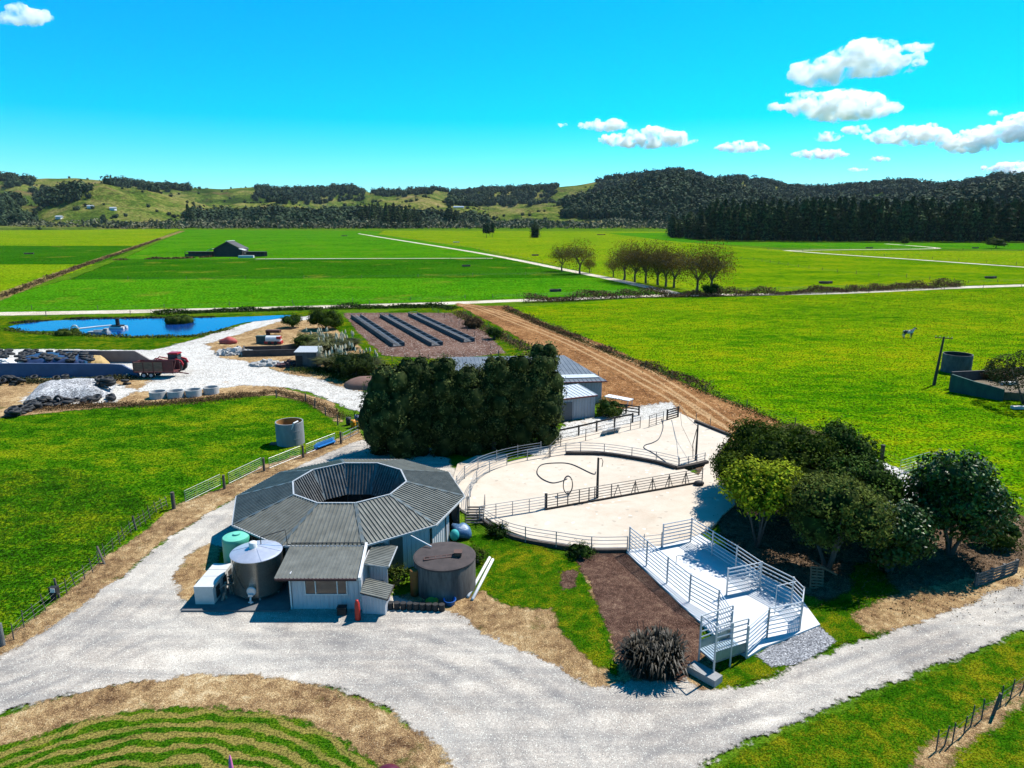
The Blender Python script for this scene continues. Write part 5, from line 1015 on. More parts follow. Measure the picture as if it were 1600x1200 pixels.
# ------------------------------------------------------------------ open tanks
def open_tank(label, x, y, r, h, mo, mi, fill=None):
    t = thing('concrete_tank', label, 'tank', (x, y, 0)); w = MB(); w.lathe([(r, 0), (r, h*.32), (r*1.008, h*.33), (r, h*.34), (r, h*.66), (r*1.008, h*.67), (r, h*.68), (r, h), (r-.13, h)], (x, y, 0), 44); part(w, 'wall', mo, t)
    w = MB(); w.lathe([(r-.13, h), (r-.13, .6), (0, .6)], (x, y, 0), 44); part(w, 'lining', mi, t); return t
tmo = mat('tank_concrete', (.27, .29, .30), (.20, .21, .22), 1.2, .9, bump=.3, stretch=(1, 1, .4), dirt=((.12, .115, .11), .3))
t = open_tank('open concrete tank with orange lining in the left paddock', -24.9, 75.5, 1.52, 2.6, tmo, mat('orange_lining', (.50, .24, .05), (.30, .14, .04), 1.5, .9))
w = MB(); w.tube([(-24.3, 74.2, 2.0), (-24.0, 74.25, 2.75), (-23.7, 74.8, 2.8)], .09, 8); part(w, 'inlet_pipe', white, t)
w = MB(); w.box((-26.6, 75.0, .12), (.8, .5, .24)); setp(w.build('block', soil), 'small brown block at the left foot of the orange lined tank', 'block')
open_tank('open dark concrete tank behind the green walled bunker', 72.7, 112.7, 2.15, 3.0, mat('dark_tank', (.055, .058, .06), (.13, .13, .135), 1.3, .9, bump=.3, stretch=(1, 1, .5)), inner)
# power pole
px0 = G(1459, 602); t = thing('power_pole', 'dark timber power pole with one crossarm standing in the right paddock', 'power pole', (*px0, 0))
top = Vector((px0[0]+.55, px0[1]+.1, 7.4)); w = MB(); w.cyl((*px0, -.2), top, .24, .13, 10); part(w, 'pole', pole_m, t)
w = MB(); w.bar(top+Vector((-1.15, .3, -.15)), top+Vector((1.15, -.3, -.25)), .12, .12); part(w, 'crossarm', pole_m, t)
for s in (-1, -.5, .5, 1): w = MB(); c = top+Vector((s*1.05, -s*.27, -.12-.05*s)); w.lathe([(.03, 0), (.05, .05), (.03, .1), (.05, .15), (0, .2)], tuple(c), 8); part(w, 'insulator', galv, t)
# green bunker
gb = mat('green_bunker_wall', (.022, .10, .075), (.012, .055, .05), 1.2, .85, stretch=(1, 1, .4), dirt=((.03, .035, .04), .4))
wallrun('bunker_wall', 'dark green near wall of the bunker below the power pole', [(1483, 612), (1520, 619), (1566, 627)], [2.6, 2.1, 1.65], .3, gb)
wallrun('bunker_wall', 'brown far wall of the bunker behind its green wall', [(1485, 608), (1540, 602), (1610, 594), (1700, 584)], [2.6, 2.3, 2.2, 2.2], .3, cdark)
w = MB(); w.prism(GL([(1486, 610), (1600, 597), (1660, 600), (1660, 630), (1568, 625)]), 0, 1.1); setp(w.build('bunker_fill', mat('weedy_fill', (.20, .14, .09), (.09, .08, .04), .9, .95, bump=1)), 'weedy brown fill inside the green bunker', 'soil')
for k, q in enumerate([(1573, 613), (1579, 621), (1594, 640)]):
    x, y = G(*q); w = MB(); w.box((x, y, [1.4, .9, .3][k]), (2.2, .7, .35)); setp(w.build('concrete_step', rub), ['upper', 'middle', 'lower'][k]+' pale concrete block at the right end of the green bunker wall', 'block')
# pond float and pump
x, y = G(185, 514); t = thing('pond_pump', 'white pump pontoon with arm floating on the pond', 'pump', (x, y, 0))
w = MB(); w.cyl((x-1.6, y-.6, .3), (x+1.6, y-.6, .3), .38, n=12); w.cyl((x-1.6, y+.8, .3), (x+1.6, y+.8, .3), .38, n=12); part(w, 'float', white, t)
w = MB(); w.box((x, y, .75), (2.2, 1.6, .3)); w.cyl((x, y, .9), (x, y, 2.4), .42, n=12); part(w, 'motor', black, t)
w = MB(); w.tube([(x-.5, y, .9), (x-4, y-2.0, .8), (x-6.6, y-4.2, .7)], .16, 8); w.torus((x-7, y-4.6, .7), .8, .13, Matrix.Rotation(R(80), 3, 'X')); part(w, 'arm', white, t)
x, y = G(155, 522); w = MB(); w.box((x, y, .35), (4.2, 1.4, .5)); w.cyl((x-1, y, .6), (x+1, y, .6), .35); w.box((x+1.6, y, .9), (.8, .8, .7)); setp(w.build('pump_skid', mat('skid', (.5, .5, .5), (.12, .12, .13), 2, .6)), 'white and grey pump skid on the near pond bank', 'pump')
# far barn
bx, by = G(356, 401); t = thing('barn', 'dark-roofed far barn with low side pens in the middle fields', 'barn', (bx, by, 0)); q = 1.0
rf = mat('barn_roof', (.07, .065, .065), (.045, .04, .04), .3, .7); bw = mat('barn_wall', (.05, .045, .045), (.03, .028, .028), .3, .8); wt = mat('barn_white', (.65, .65, .66))
w = MB()
for s in (-1, 1): w.add([(bx+s*9.0, by, 4.6), (bx, by, 9.2), (bx, by+12, 9.2), (bx+s*9.0, by+12, 4.6), (bx+s*9.0, by, 4.35), (bx, by, 8.95), (bx, by+12, 8.95), (bx+s*9.0, by+12, 4.35)], [(0, 1, 2, 3), (7, 6, 5, 4), (0, 4, 5, 1), (3, 2, 6, 7), (0, 3, 7, 4)])
part(w, 'roof', rf, t); w = MB(); w.add([(bx-8.7, by+.5, 0), (bx+8.7, by+.5, 0), (bx+8.7, by+.5, 4.3), (bx, by+.5, 8.8), (bx-8.7, by+.5, 4.3)], [(0, 1, 2, 3, 4)]); w.box((bx-8.6, by+6, 2.1), (.2, 11, 4.2)); w.box((bx+8.6, by+6, 2.1), (.2, 11, 4.2)); part(w, 'wall', bw, t)
w = MB(); w.bar((bx-11.5, by-.3, 3.9), (bx-8, by-.3, 4.9), 5, .15); w.bar((bx+11.5, by-.3, 3.9), (bx+8, by-.3, 4.9), 5, .15); w.box((bx, by+5.8, 9.35), (1.5, 11.5, .25)); part(w, 'white_sheet', wt, t)
for s, L in ((-1, 16), (1, 13)):
    w = MB(); w.box((bx+s*(10+L/2), by+2, 2.9), (L, 5, .2)); w.box((bx+s*(10+L/2), by+4, 1.4), (L, .2, 2.7)); w.box((bx+s*(10+L/2), by-.4, 1.0), (L, .2, 1.2)); part(w, 'side_pen', bw, t)
    w = MB()
    for i in range(6): w.box((bx+s*(10+L*i/5), by-.45, 1.3), (.3, .3, 2.9))
    part(w, 'pen_posts', bw, t)
x, y = G(385, 403); w = MB(); w.box((x, y, .8), (9, 2, 1.4)); setp(w.build('trough', wt), 'long pale trough on the lane right of the far barn', 'trough')
# troughs in the fields
for q, s, lb in [((866, 455.5), 3.2, 'dark round-ended trough in the bright field left of avenue trees'), ((1288, 443), 4.0, 'twin dark troughs in the paddock above the long hedge bank'), ((1546, 435), 3.6, 'dark trough near the right edge of the far paddock'), ((727, 416.5), 3.5, 'dark trough in the deep green middle field'), ((835, 399.5), 3.6, 'dark trough beside the two smaller avenue trees'), ((1357, 388), 4.5, 'dark trough before the pine forest centre'), ((1523, 388), 4.0, 'dark trough before the pine forest at right'), ((537, 369), 6, 'dark trough near the far edge of the middle fields'), ((938, 367), 9, 'dark bush-like trough at far edge under the scrub'), ((712, 379), 5, 'pale trough in the far yellow field'), ((44, 397), 5.0, 'small dark scrub mound in the far left field')]:
    x, y = G(*q); w = MB(); w.lathe([(0, .05), (s*.45, .05), (s*.5, .75), (s*.46, .78), (s*.42, .5), (0, .5)], (x, y, 0), 18); w.box((x+s*.55, y, .45), (s*.35, .8, .9)); setp(w.build('field_trough', cdark if 'pale' not in lb else rub), lb, 'trough')
# cow
def skinned(name, V, E_, Rr, m_, parent=None, sub_=2, root=0):
    me = bpy.data.meshes.new(name); me.from_pydata(V, E_, []); o = bpy.data.objects.new(name, me); S.collection.objects.link(o); me.materials.append(m_)
    sk = o.modifiers.new('Skin', 'SKIN'); lay = me.skin_vertices[0] if me.skin_vertices else None
    if lay is None:
        bpy.context.view_layer.objects.active = o; lay = me.skin_vertices[0]
    for i, r in enumerate(Rr): lay.data[i].radius = (r, r) if not isinstance(r, tuple) else r
    lay.data[root].use_root = True; sk.use_smooth_shade = True; ss = o.modifiers.new('Sub', 'SUBSURF'); ss.levels = sub_; ss.render_levels = sub_
    if parent: o.parent = parent
    return o
m, n, l, b = new_mat('cow_hide'); f = noise(n, l, coords(n), 1.3, 2, .4); r = ramp(n, [(.47, (.50, .48, .44)), (.5, (.03, .027, .025))]); l.new(f, r.inputs[0]); l.new(r.outputs[0], b.inputs['Base Color']); b.inputs['Roughness'].default_value = .8
cx_, cy_ = G(1418, 528); cow = thing('cow', 'black and white cow with raised pale head standing in the right paddock', 'cow', (cx_, cy_, 0))
V = [(-.75, 0, 1.15), (-.3, 0, 1.08), (.25, 0, 1.08), (.7, 0, 1.18), (1.05, 0, 1.5), (1.25, 0, 1.78), (1.5, 0, 1.72), (1.68, 0, 1.62)]
Rr = [.30, .36, .37, .31, .17, .15, .12, .09]; E_ = [(i, i+1) for i in range(7)]
def leg_(at, x, s, front):
    b0 = len(V)
    if front: V.extend([(x, s*.2, .8), (x-.02, s*.2, .45), (x, s*.2, .1), (x+.06, s*.2, .04)])
    else: V.extend([(x+.12, s*.2, .85), (x-.12, s*.2, .5), (x, s*.2, .1), (x+.06, s*.2, .04)])
    Rr.extend([.13, .075, .055, .06]); E_.extend([(at, b0), (b0, b0+1), (b0+1, b0+2), (b0+2, b0+3)])
leg_(3, .62, -1, True); leg_(3, .68, 1, True); leg_(0, -.8, -1, False); leg_(0, -.72, 1, False)
b0 = len(V); V.extend([(-1.0, 0, 1.3), (-1.12, 0, .9), (-1.1, 0, .55)]); Rr.extend([.05, .03, .045]); E_.extend([(0, b0), (b0, b0+1), (b0+1, b0+2)])
body = skinned('body', V, E_, Rr, m, cow, 2, 1)
w = MB()
for s in (-1, 1): w.sphere((1.2, s*.2, 1.83), (.05, .13, .06), 8, 5)
o = w.build('ears', inner, cow, True); cow.rotation_euler = (0, 0, R(8)); cow.scale = (1.15, 1.15, 1.15)
# things cut by the lower picture edge
x, y = G(359, 1181, 1.1); w = MB(); w.lathe([(0, 0), (.13, 0), (.10, .5), (.07, .9), (.03, 1.12), (0, 1.16)], (x, y, 0), 16); setp(w.build('marker_cone', mat('pink_plastic', (.75, .20, .48), (.62, .14, .38), 3, .5), None, True), 'tall thin pink marker on the mown island at the bottom edge', 'marker')
x, y = G(606, 1203, .7); w = MB(); w.sphere((x, y, .1), (.75, .7, .72), 20, 12); setp(w.build('drum', mat('maroon_plastic', (.10, .008, .022), (.07, .006, .018), 3, .35), None, True), 'rounded dark maroon drum at the bottom edge of the picture', 'drum')
# ------------------------------------------------------------------ vegetation
rng = np.random.default_rng(5)
f_hedge = foliage('hedge_leaf', (.006, .018, .004), (.15, .18, .05), trans=.08)
f_dark = foliage('dark_leaf', (.005, .018, .003), (.07, .13, .014), trans=.08)
f_lime = foliage('lime_leaf', (.040, .075, .003), (.46, .54, .02), trans=.28)
f_mid = foliage('mid_leaf', (.008, .024, .003), (.14, .20, .014), trans=.28)
f_grey = foliage('grey_green_leaf', (.010, .024, .006), (.16, .20, .035), trans=.28)
f_gloss = foliage('glossy_leaf', (.006, .022, .003), (.065, .15, .016), rough=.45, spec=.18, trans=.05)
f_aut = foliage('autumn_leaf', (.07, .055, .010), (.26, .16, .03), trans=.2)
f_pine = foliage('pine_needle', (.006, .014, .007), (.085, .13, .045), trans=.0)
f_bush = foliage('hill_bush', (.012, .028, .016), (.075, .11, .05), trans=.0)
f_flax = foliage('flax_leaf', (.012, .012, .007), (.10, .075, .045), rough=.5, spec=.2, trans=.05)
f_scrub = foliage('scrub', (.015, .018, .008), (.085, .085, .035), trans=.05)
f_rank = foliage('rank_grass', (.020, .045, .006), (.12, .14, .02), trans=.1)
f_brn = foliage('brown_brush', (.04, .022, .010), (.20, .12, .055), trans=.05)
f_pamp = foliage('pampas_blade', (.03, .04, .012), (.17, .17, .07), trans=.1)
plume = mat('pampas_plume', (.66, .58, .40), (.50, .42, .27), 3, .9)
barkm = mat('bark', (.075, .06, .05), (.13, .11, .095), 2, .95, bump=.5, stretch=(1, 1, .3))
def quads(P, N, sz, roll=None, asp=1.6, r=None):
    """leaf quads at P facing N"""
    r = r or rng; n = len(P); N = N/np.maximum(np.linalg.norm(N, axis=1), 1e-9)[:, None]; t = r.normal(size=(n, 3)); t -= (t*N).sum(1)[:, None]*N; t /= np.linalg.norm(t, axis=1)[:, None]; b = np.cross(N, t)
    s = np.asarray(sz).reshape(-1, 1)*np.ones((n, 1)); V = np.stack([P-t*s*asp/2, P-b*s*.42, P+t*s*asp/2, P+b*s*.42], 1)
    return V.reshape(-1, 3), np.arange(4*n).reshape(n, 4)
def lumps_points(L, n, shell=.22, r=None, low=-.6):
    r = r or rng; L = np.array(L, float); A = (L[:, 3]*L[:, 4]+L[:, 4]*L[:, 5]+L[:, 3]*L[:, 5]); k = r.choice(len(L), size=n, p=A/A.sum())
    d = r.normal(size=(n, 3)); d /= np.linalg.norm(d, axis=1)[:, None]; q = 1-shell*np.abs(r.normal(size=n))*.6+.05*r.normal(size=n)
    P = L[k, :3]+d*L[k, 3:]*q[:, None]; keep = d[:, 2] > low
    for j in range(len(L)):
        e = (P-L[j, :3])/L[j, 3:]; keep &= ~(((e*e).sum(1) < .72) & (k != j))
    return P[keep], (d/L[k, 3:])[keep]
def crown_mesh(name, L, n, leaf, m_, parent, clump=9, jit=.55, core=.78, seed=1, sizes=None, low=-.75, flat=.0):
    r = np.random.default_rng(seed); C, N = lumps_points(L, max(4, n//clump), r=r, low=low); N /= np.linalg.norm(N, axis=1)[:, None]
    cj = leaf*2.6; P = np.repeat(C, clump, 0)+r.normal(size=(len(C)*clump, 3))*cj*.5; ton = np.repeat(r.random(len(C)), clump)*.65+r.random(len(P))*.35
    NN = np.repeat(N, clump, 0)+r.normal(size=P.shape)*jit+(P-np.repeat(C, clump, 0))/cj*.9+np.array([0, 0, flat])
    V, F_ = quads(P, NN, leaf*r.uniform(.65, 1.35, len(P)), r=r); tone = np.repeat(ton, 4)
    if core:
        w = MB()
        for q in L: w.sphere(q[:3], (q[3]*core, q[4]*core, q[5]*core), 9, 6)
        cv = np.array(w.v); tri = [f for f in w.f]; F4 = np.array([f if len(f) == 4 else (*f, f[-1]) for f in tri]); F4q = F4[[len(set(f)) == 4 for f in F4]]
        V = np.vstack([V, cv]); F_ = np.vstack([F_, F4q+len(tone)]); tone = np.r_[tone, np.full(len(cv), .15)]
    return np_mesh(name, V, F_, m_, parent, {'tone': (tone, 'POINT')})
def trunk_mesh(name, base, tops, r0, parent, seed=1, fork=.25, m_=None):
    r = random.Random(seed); w = MB(); b0 = Vector(base)
    for t in tops:
        t = Vector(t); mid = b0+(t-b0)*fork+Vector((r.uniform(-.1, .1), r.uniform(-.1, .1), .1)); m2 = b0+(t-b0)*.65+Vector((r.uniform(-.25, .25), r.uniform(-.25, .25), 0))
        w.tube([b0+Vector((r.uniform(-.1, .1), r.uniform(-.1, .1), -.2)), mid, m2, t], [r0, r0*.75, r0*.45, r0*.2], 6)
    return w.build(name, m_ or barkm, parent, True)
def blob(cx, cy, cz, R_, H_, k, seed, spread=.62, s=(.38, .6)):
    """lumps filling an ellipsoid crown of radius R_ and half height H_"""
    r = random.Random(seed); L = [(cx, cy, cz, R_*.72, R_*.72, H_*.78)]
    for i in range(k):
        a = i*2.4+r.uniform(-.4, .4); u = r.uniform(-.75, .95); q = math.sqrt(max(.05, 1-u*u))*spread; f = r.uniform(*s)
        L.append((cx+math.cos(a)*R_*q*1.05, cy+math.sin(a)*R_*q*1.05, cz+u*H_*.62, R_*f, R_*f, R_*f*.85))
    return L
def near_tree(label, px, z_top, R_, m_, seed, leaf=.22, n=9000, low=.18, group=None, cat='tree', name='tree', trunks=3, k=14, core=.7, jit=.6, sy=1.0, lean_=(0, 0), flat=.0, tr=.16):
    x, y = G(*px); t = thing(name, label, cat, (x, y, 0), group=group); zc = z_top*(.5+low/2); H_ = z_top*(1-low)/2
    L = blob(lean_[0], lean_[1], zc, R_, H_, k, seed); L = [(a, b_*sy, c, d, e, f) for a, b_, c, d, e, f in L]
    crown_mesh('crown', L, int(n*1.8), leaf*.72, m_, t, seed=seed, core=core, jit=jit, flat=flat)
    r = random.Random(seed); trunk_mesh('trunk', (0, 0, 0), [(lean_[0]+math.cos(i*2.2+seed)*R_*.55, lean_[1]+math.sin(i*2.2+seed)*R_*.55*sy, zc+r.uniform(-.1, .25)*H_) for i in range(trunks)], tr, t, seed); return t
# hedge of tall dense trees
hl = ['leftmost tall dark hedge tree, wide and rounded to the ground', 'second dark hedge tree from the left', 'third dark hedge tree from left, behind shed roof', 'middle dark hedge tree of the row', 'third dark hedge tree from the right end', 'second dark hedge tree from the right end', 'rightmost dark hedge tree beside the white roofed shed']
hx = [(612, 716, 9.3, 3.7), (650, 712, 10.7, 2.8), (692, 711, 10.5, 2.6), (732, 711, 10.1, 2.6), (772, 707, 10.5, 2.55), (810, 703, 10.6, 2.6), (848, 697, 11.4, 2.75)]
for i, (a, b_, h, r_r) in enumerate(hx):
    x, y = G(a, b_+2); y += 1.5;  t = thing('hedge_tree', hl[i], 'tree', (x, y, 0), group='dark hedge trees behind the shed'); r = random.Random(40+i); L = []
    for z in np.arange(.9, h-1.0, 1.05):
        f = z/h; rad = r_r*1.05*math.sqrt(max(.12, 1-((f-.44)/.60)**2))
        for j in range(5): g = r.uniform(0, 6.28); q = rad*r.uniform(.34, .50); s = rad*r.uniform(.44, .60); L.append((math.cos(g)*q, math.sin(g)*q*1.1, z+r.uniform(-.3, .3), s, s, s*1.15))
    L.append((0, 0, h*.42, r_r*.62, r_r*.7, h*.40)); L.append((0, 0, h*.82, r_r*.62, r_r*.62, h*.15))
    crown_mesh('crown', L, 24000, .155, f_hedge, t, clump=12, seed=60+i, core=.8, jit=.55, low=-.95); trunk_mesh('trunk', (0, 0, 0), [(0, 0, h*.7)], .3, t, i)
# cluster on the right of the yard
near_tree('bright lime green multi-stemmed tree beside the loading yard', (1184, 856), 7.0, 2.6, f_lime, 101, leaf=.24, n=11000, low=.42, trunks=7, k=20, core=.6, flat=.5, tr=.10)
near_tree('small lime topped tree between the lime tree and the yard corner', (1152, 796), 5.6, 2.0, f_mid, 102, leaf=.22, n=7000, low=.25)
near_tree('rounded dark tree at the back left of the right tree cluster', (1175, 770), 6.8, 3.3, f_mid, 103, leaf=.22, n=11000, low=.12, trunks=4)
near_tree('olive green tree in the middle of the right tree cluster', (1232, 815), 8.2, 3.6, f_mid, 104, leaf=.22, n=11000, low=.15, trunks=4)
near_tree('dark pointed tree at the back right of the tree cluster', (1302, 792), 8.0, 2.8, f_dark, 105, leaf=.22, n=9000, low=.1, trunks=3)
near_tree('small brownish tree at the back of the tree cluster', (1222, 740), 5.2, 2.6, f_mid, 106, leaf=.22, n=6000, low=.15)
near_tree('broad grey-green tree with bare trunks at front of cluster', (1292, 892), 6.9, 3.25, f_grey, 107, leaf=.20, n=14000, low=.28, trunks=6, k=20, tr=.16)
near_tree('lush dark bush touching the ground right of the grey-green tree', (1388, 893), 5.6, 2.1, f_gloss, 108, leaf=.26, n=11000, low=.0, trunks=3, cat='bush', name='bush')
near_tree('dark sprawling tree between grey-green tree and back trees', (1335, 840), 6.8, 3.1, f_dark, 109, leaf=.22, n=9000, low=.12)
near_tree('large isolated glossy dark tree at the right of the cluster', (1482, 868), 8.2, 3.2, f_gloss, 110, leaf=.25, n=17000, low=.12, trunks=5, k=24, core=.62, jit=.9)
near_tree('small tree cut off by the right picture edge at the green bunker', (1600, 632), 8.2, 4.2, foliage('twiggy_leaf', (.012, .02, .006), (.09, .10, .03)), 111, leaf=.24, n=11000, low=.15, trunks=9, core=0, k=16, tr=.09)
near_tree('small dark bush at the right foot of the isolated tree', (1552, 852), 2.2, 2.0, f_rank, 112, leaf=.16, n=2500, low=.0, cat='bush', name='bush', core=.5)
near_tree('low weedy bush below shed wall at left of dark tank', (621, 912), 1.2, .9, f_rank, 113, leaf=.12, n=1200, low=0, cat='bush', name='bush', core=.4)
near_tree('green weeds on the kerb below the round yard railing, left', (777, 838), 1.0, .9, f_dark, 114, leaf=.1, n=1600, low=0, cat='bush', name='bush', core=.5)
near_tree('green weeds at kerb between lawn and bark garden', (905, 870), .8, 1.1, f_dark, 115, leaf=.1, n=1600, low=0, cat='bush', name='bush', core=.5)
near_tree('weeds against the right side of the dark tank', (745, 880), 1.3, .8, f_rank, 116, leaf=.1, n=1300, low=0, cat='bush', name='bush', core=.4)
near_tree('green bush beside the corner of the big machinery shed', (952, 650), 2.0, 2.0, f_rank, 117, leaf=.18, n=2200, low=0, cat='bush', name='bush', core=.6)
# pampas
def pampas(label, px, R_, H_, seed, plumes=50, m_=None):
    x, y = G(*px); t = thing('pampas_grass', label, 'pampas grass', (x, y, 0), group='pampas clumps'); r = np.random.default_rng(seed); n = 1900
    a = r.random(n)*6.283; q = np.sqrt(r.random(n))*R_*.6; b = np.c_[np.cos(a)*q, np.sin(a)*q, np.zeros(n)]; ou = np.c_[np.cos(a), np.sin(a), np.zeros(n)]; V = []; F_ = []
    L = H_*r.uniform(.5, .95, n); sp = R_*r.uniform(.2, .75, n); s = np.c_[-np.sin(a), np.cos(a), np.zeros(n)]*.07
    p0 = b; p1 = b+ou*sp[:, None]*.45+np.c_[np.zeros((n, 2)), L*.75]; p2 = b+ou*sp[:, None]*1.2+np.c_[np.zeros((n, 2)), L*.72]
    V = np.stack([p0-s, p0+s, p1+s, p1-s, p2+s*.3, p2-s*.3], 1).reshape(-1, 3); F_ = np.concatenate([np.arange(n)[:, None]*6+np.array([0, 1, 2, 3]), np.arange(n)[:, None]*6+np.array([3, 2, 4, 5])])
    np_mesh('blades', V, F_, m_ or f_pamp, t, {'tone': (np.repeat(r.random(n), 6), 'POINT')}); w = MB(); rr_ = random.Random(seed)
    w2 = MB(); w2.sphere((0, 0, H_*.22), (R_*.72, R_*.72, H_*.42), 12, 7); w2.build('base', m_ or f_pamp, t)
    for i in range(plumes):
        a = rr_.random()*6.28; q = R_*rr_.uniform(.1, .95); z = H_*rr_.uniform(.75, 1.1); X, Y = math.cos(a)*q, math.sin(a)*q; w.cyl((X*.7, Y*.7, z*.5), (X, Y, z), .02, n=4, cap=False); w.lathe([(.01, z-.15), (.19, z+.12), (.14, z+.5), (.01, z+.8)], (X, Y, 0), 6)
    if plumes: w.build('plumes', plume, t)
    return t
pampas('large pampas clump with cream plumes beside the small grey shed', (530, 578), 3.4, 3.4, 1, 34); pampas('pampas clump with few plumes behind the small shed roof', (515, 552), 3.2, 3.2, 2, 14); pampas('round pampas clump at right front of the pampas group', (565, 582), 3.2, 3.0, 3, 9); pampas('pampas clump in front of the red spray tank', (497, 540), 3.2, 3.0, 4, 10); pampas('small pampas clump on the far side of the group', (540, 545), 2.6, 2.6, 5, 10)
near_tree('rounded green bush between the small grey shed and soil mound', (556, 590), 4.0, 3.3, f_grey, 141, leaf=.22, n=4500, low=0, cat='bush', name='bush', core=.7)
near_tree('dark bush at the top of the pampas group', (508, 515), 4.6, 3.6, f_mid, 120, leaf=.25, n=5000, low=0, cat='bush', name='bush', core=.7); near_tree('small dark bush left of the pampas group near the pond', (457, 512), 3.2, 2.2, f_dark, 121, leaf=.22, n=2600, low=0, cat='bush', name='bush', core=.7)
near_tree('dark bush by the drawbar of the rusty implement', (478, 545), 2.6, 2.4, f_grey, 127, leaf=.2, n=2600, low=0, cat='bush', name='bush', core=.6)
near_tree('round bush on the green strip near the brown track', (772, 530), 2.4, 1.5, f_dark, 122, leaf=.2, n=2000, low=0, cat='bush', name='bush', core=.7); near_tree('low brown bush on the green strip, upper one', (740, 512), 2.2, 2.2, f_brn, 123, leaf=.2, n=2200, low=0, cat='bush', name='bush', core=.7)
near_tree('green bush at the near edge of the pond left part', (105, 523), .9, 2.4, f_rank, 124, leaf=.2, n=1600, low=0, cat='bush', name='bush', core=.7); near_tree('green reed islet in the pond', (281, 505), 1.3, 3.0, f_rank, 125, leaf=.2, n=2200, low=0, cat='reeds', name='reed_islet', core=.8)
# flax
x, y = G(1023, 1048); t = thing('flax_bush', 'big spiky dark bronze flax bush beside the loading ramp', 'flax bush', (x, y, 0)); r = np.random.default_rng(9); n = 1500
cl = r.integers(0, 9, n); ca = cl*.7; cq = np.where(cl == 0, 0, 1.0); c0 = np.c_[np.cos(ca)*cq*1.15, np.sin(ca)*cq*.8, np.zeros(n)]; a = r.random(n)*6.283; ou = np.c_[np.cos(a), np.sin(a), np.zeros(n)]; L = r.uniform(1.0, 2.25, n); sp = r.uniform(.15, 1.1, n)
s = np.c_[-np.sin(a), np.cos(a), np.zeros(n)]*.045; p0 = c0+ou*.12; Z = lambda v: np.c_[np.zeros((n, 2)), v]
p1 = c0+ou*(sp*.45)[:, None]+Z(L*.65); p2 = c0+ou*sp[:, None]+Z(L*(1-.18*sp)); p3 = c0+ou*(sp*1.35)[:, None]+Z(L*(1-.45*sp))
V = np.stack([p0-s, p0+s, p1+s*1.2, p1-s*1.2, p2+s*.9, p2-s*.9, p3+s*.1, p3-s*.1], 1).reshape(-1, 3); k = np.arange(n)[:, None]*8
np_mesh('leaves', V, np.concatenate([k+np.array([0, 1, 2, 3]), k+np.array([3, 2, 4, 5]), k+np.array([5, 4, 6, 7])]), f_flax, t, {'tone': (np.repeat(r.random(n)**2, 8), 'POINT')})
w = MB(); rr_ = random.Random(4)
for i in range(26): a = rr_.random()*6.28; q = rr_.uniform(.2, 1.6); w.tube([(math.cos(a)*q*.6, math.sin(a)*q*.5, .4), (math.cos(a)*q, math.sin(a)*q*.8, 1.5), (math.cos(a)*q*1.2, math.sin(a)*q, 2.4+rr_.random()*.4)], .015, 4)
w.build('flower_stalks', mat('flax_stalk', (.04, .025, .02)), t)
# ------------------------------------------------------------------ avenue of autumn trees
def aut_proto(seed, H_=15.0):
    t = thing('avenue_tree', 'x', 'tree'); r = random.Random(seed); w = MB(); tips = []
    def br(p, d, L, rad, lv):
        q = p+d*L; m_ = p+d*L*.5+Vector((r.uniform(-1, 1), r.uniform(-1, 1), 0))*L*.06
        w.tube([p, m_, q], [rad, rad*.8, rad*.6], 5 if lv > 1 else 7)
        if lv >= 4: tips.append(q); return
        if lv >= 2: tips.append(q)
        for i in range(4 if lv == 0 else 3):
            a = i*6.28/(4 if lv == 0 else 3)+r.uniform(-.5, .5); up = Vector((math.cos(a), math.sin(a), 0)); k = .72 if lv < 2 else .95
            br(q if i else p+d*L*.85, (d*(1.0 if lv else .9)+up*k+Vector((0, 0, .12))).normalized(), L*r.uniform(.70, .90), rad*.55, lv+1)
    br(Vector((0, 0, -.2)), Vector((0, 0, 1)), H_*.25, .45, 0); w.build('trunk', barkm, t)
    T = np.array([tuple(v) for v in tips]); g = np.random.default_rng(seed); P = np.repeat(T, 16, 0)+g.normal(size=(len(T)*16, 3))*np.array([1.35, 1.35, 1.3])-np.array([0, 0, .9]); Vv, Fv = quads(P, g.normal(size=P.shape)+np.array([0, 0, .4]), g.uniform(.16, .34, len(P)), r=g)
    q = g.normal(size=(4600, 3)); q /= np.linalg.norm(q, axis=1)[:, None]; q *= (g.random(4600)**.5*1.06)[:, None]; q = q*np.array([.41, .41, .43])*H_+np.array([0, 0, H_*.54]); q = q[np.array([mnoise.noise(tuple(v*.5+seed)) > .02 for v in q])]
    V2, F2 = quads(q, g.normal(size=q.shape)+np.array([0, 0, .4]), g.uniform(.16, .34, len(q)), r=g); Fv = np.vstack([Fv, F2+len(Vv)]); Vv = np.vstack([Vv, V2]); P = np.vstack([P, q])
    np_mesh('crown', Vv, Fv, f_aut, t, {'tone': (np.repeat(g.random(len(P)), 4), 'POINT')}); return t
AV = [aut_proto(s) for s in (1, 2, 3)]
avp = [(878, 424, .82, 'left tree of the separate pair on the diagonal lane'), (906, 428, .95, 'right tree of the separate pair on the diagonal lane'), (921, 427, .45, 'small thin sapling right of the separate avenue pair'), (958, 433, .55, 'small thin sapling at the left end of the long avenue row'), (975, 438, .98, 'first tall tree at left end of the long avenue row'), (992, 441, 1.0, 'second tall tree from the left of the long avenue row'), (1009, 443, 1.0, 'third tall tree from the left of the long avenue row'), (1028, 446, 1.02, 'fourth tall tree from the left of the long avenue row'), (1040, 448, .95, 'fifth tall tree from the left of the long avenue row'), (1053, 450, .92, 'sixth tall tree from the left of the long avenue row'), (1089, 456, 1.0, 'second last tree of the long avenue row'), (1111, 459, 1.08, 'last and broadest autumn tree by the pale lane junction')]
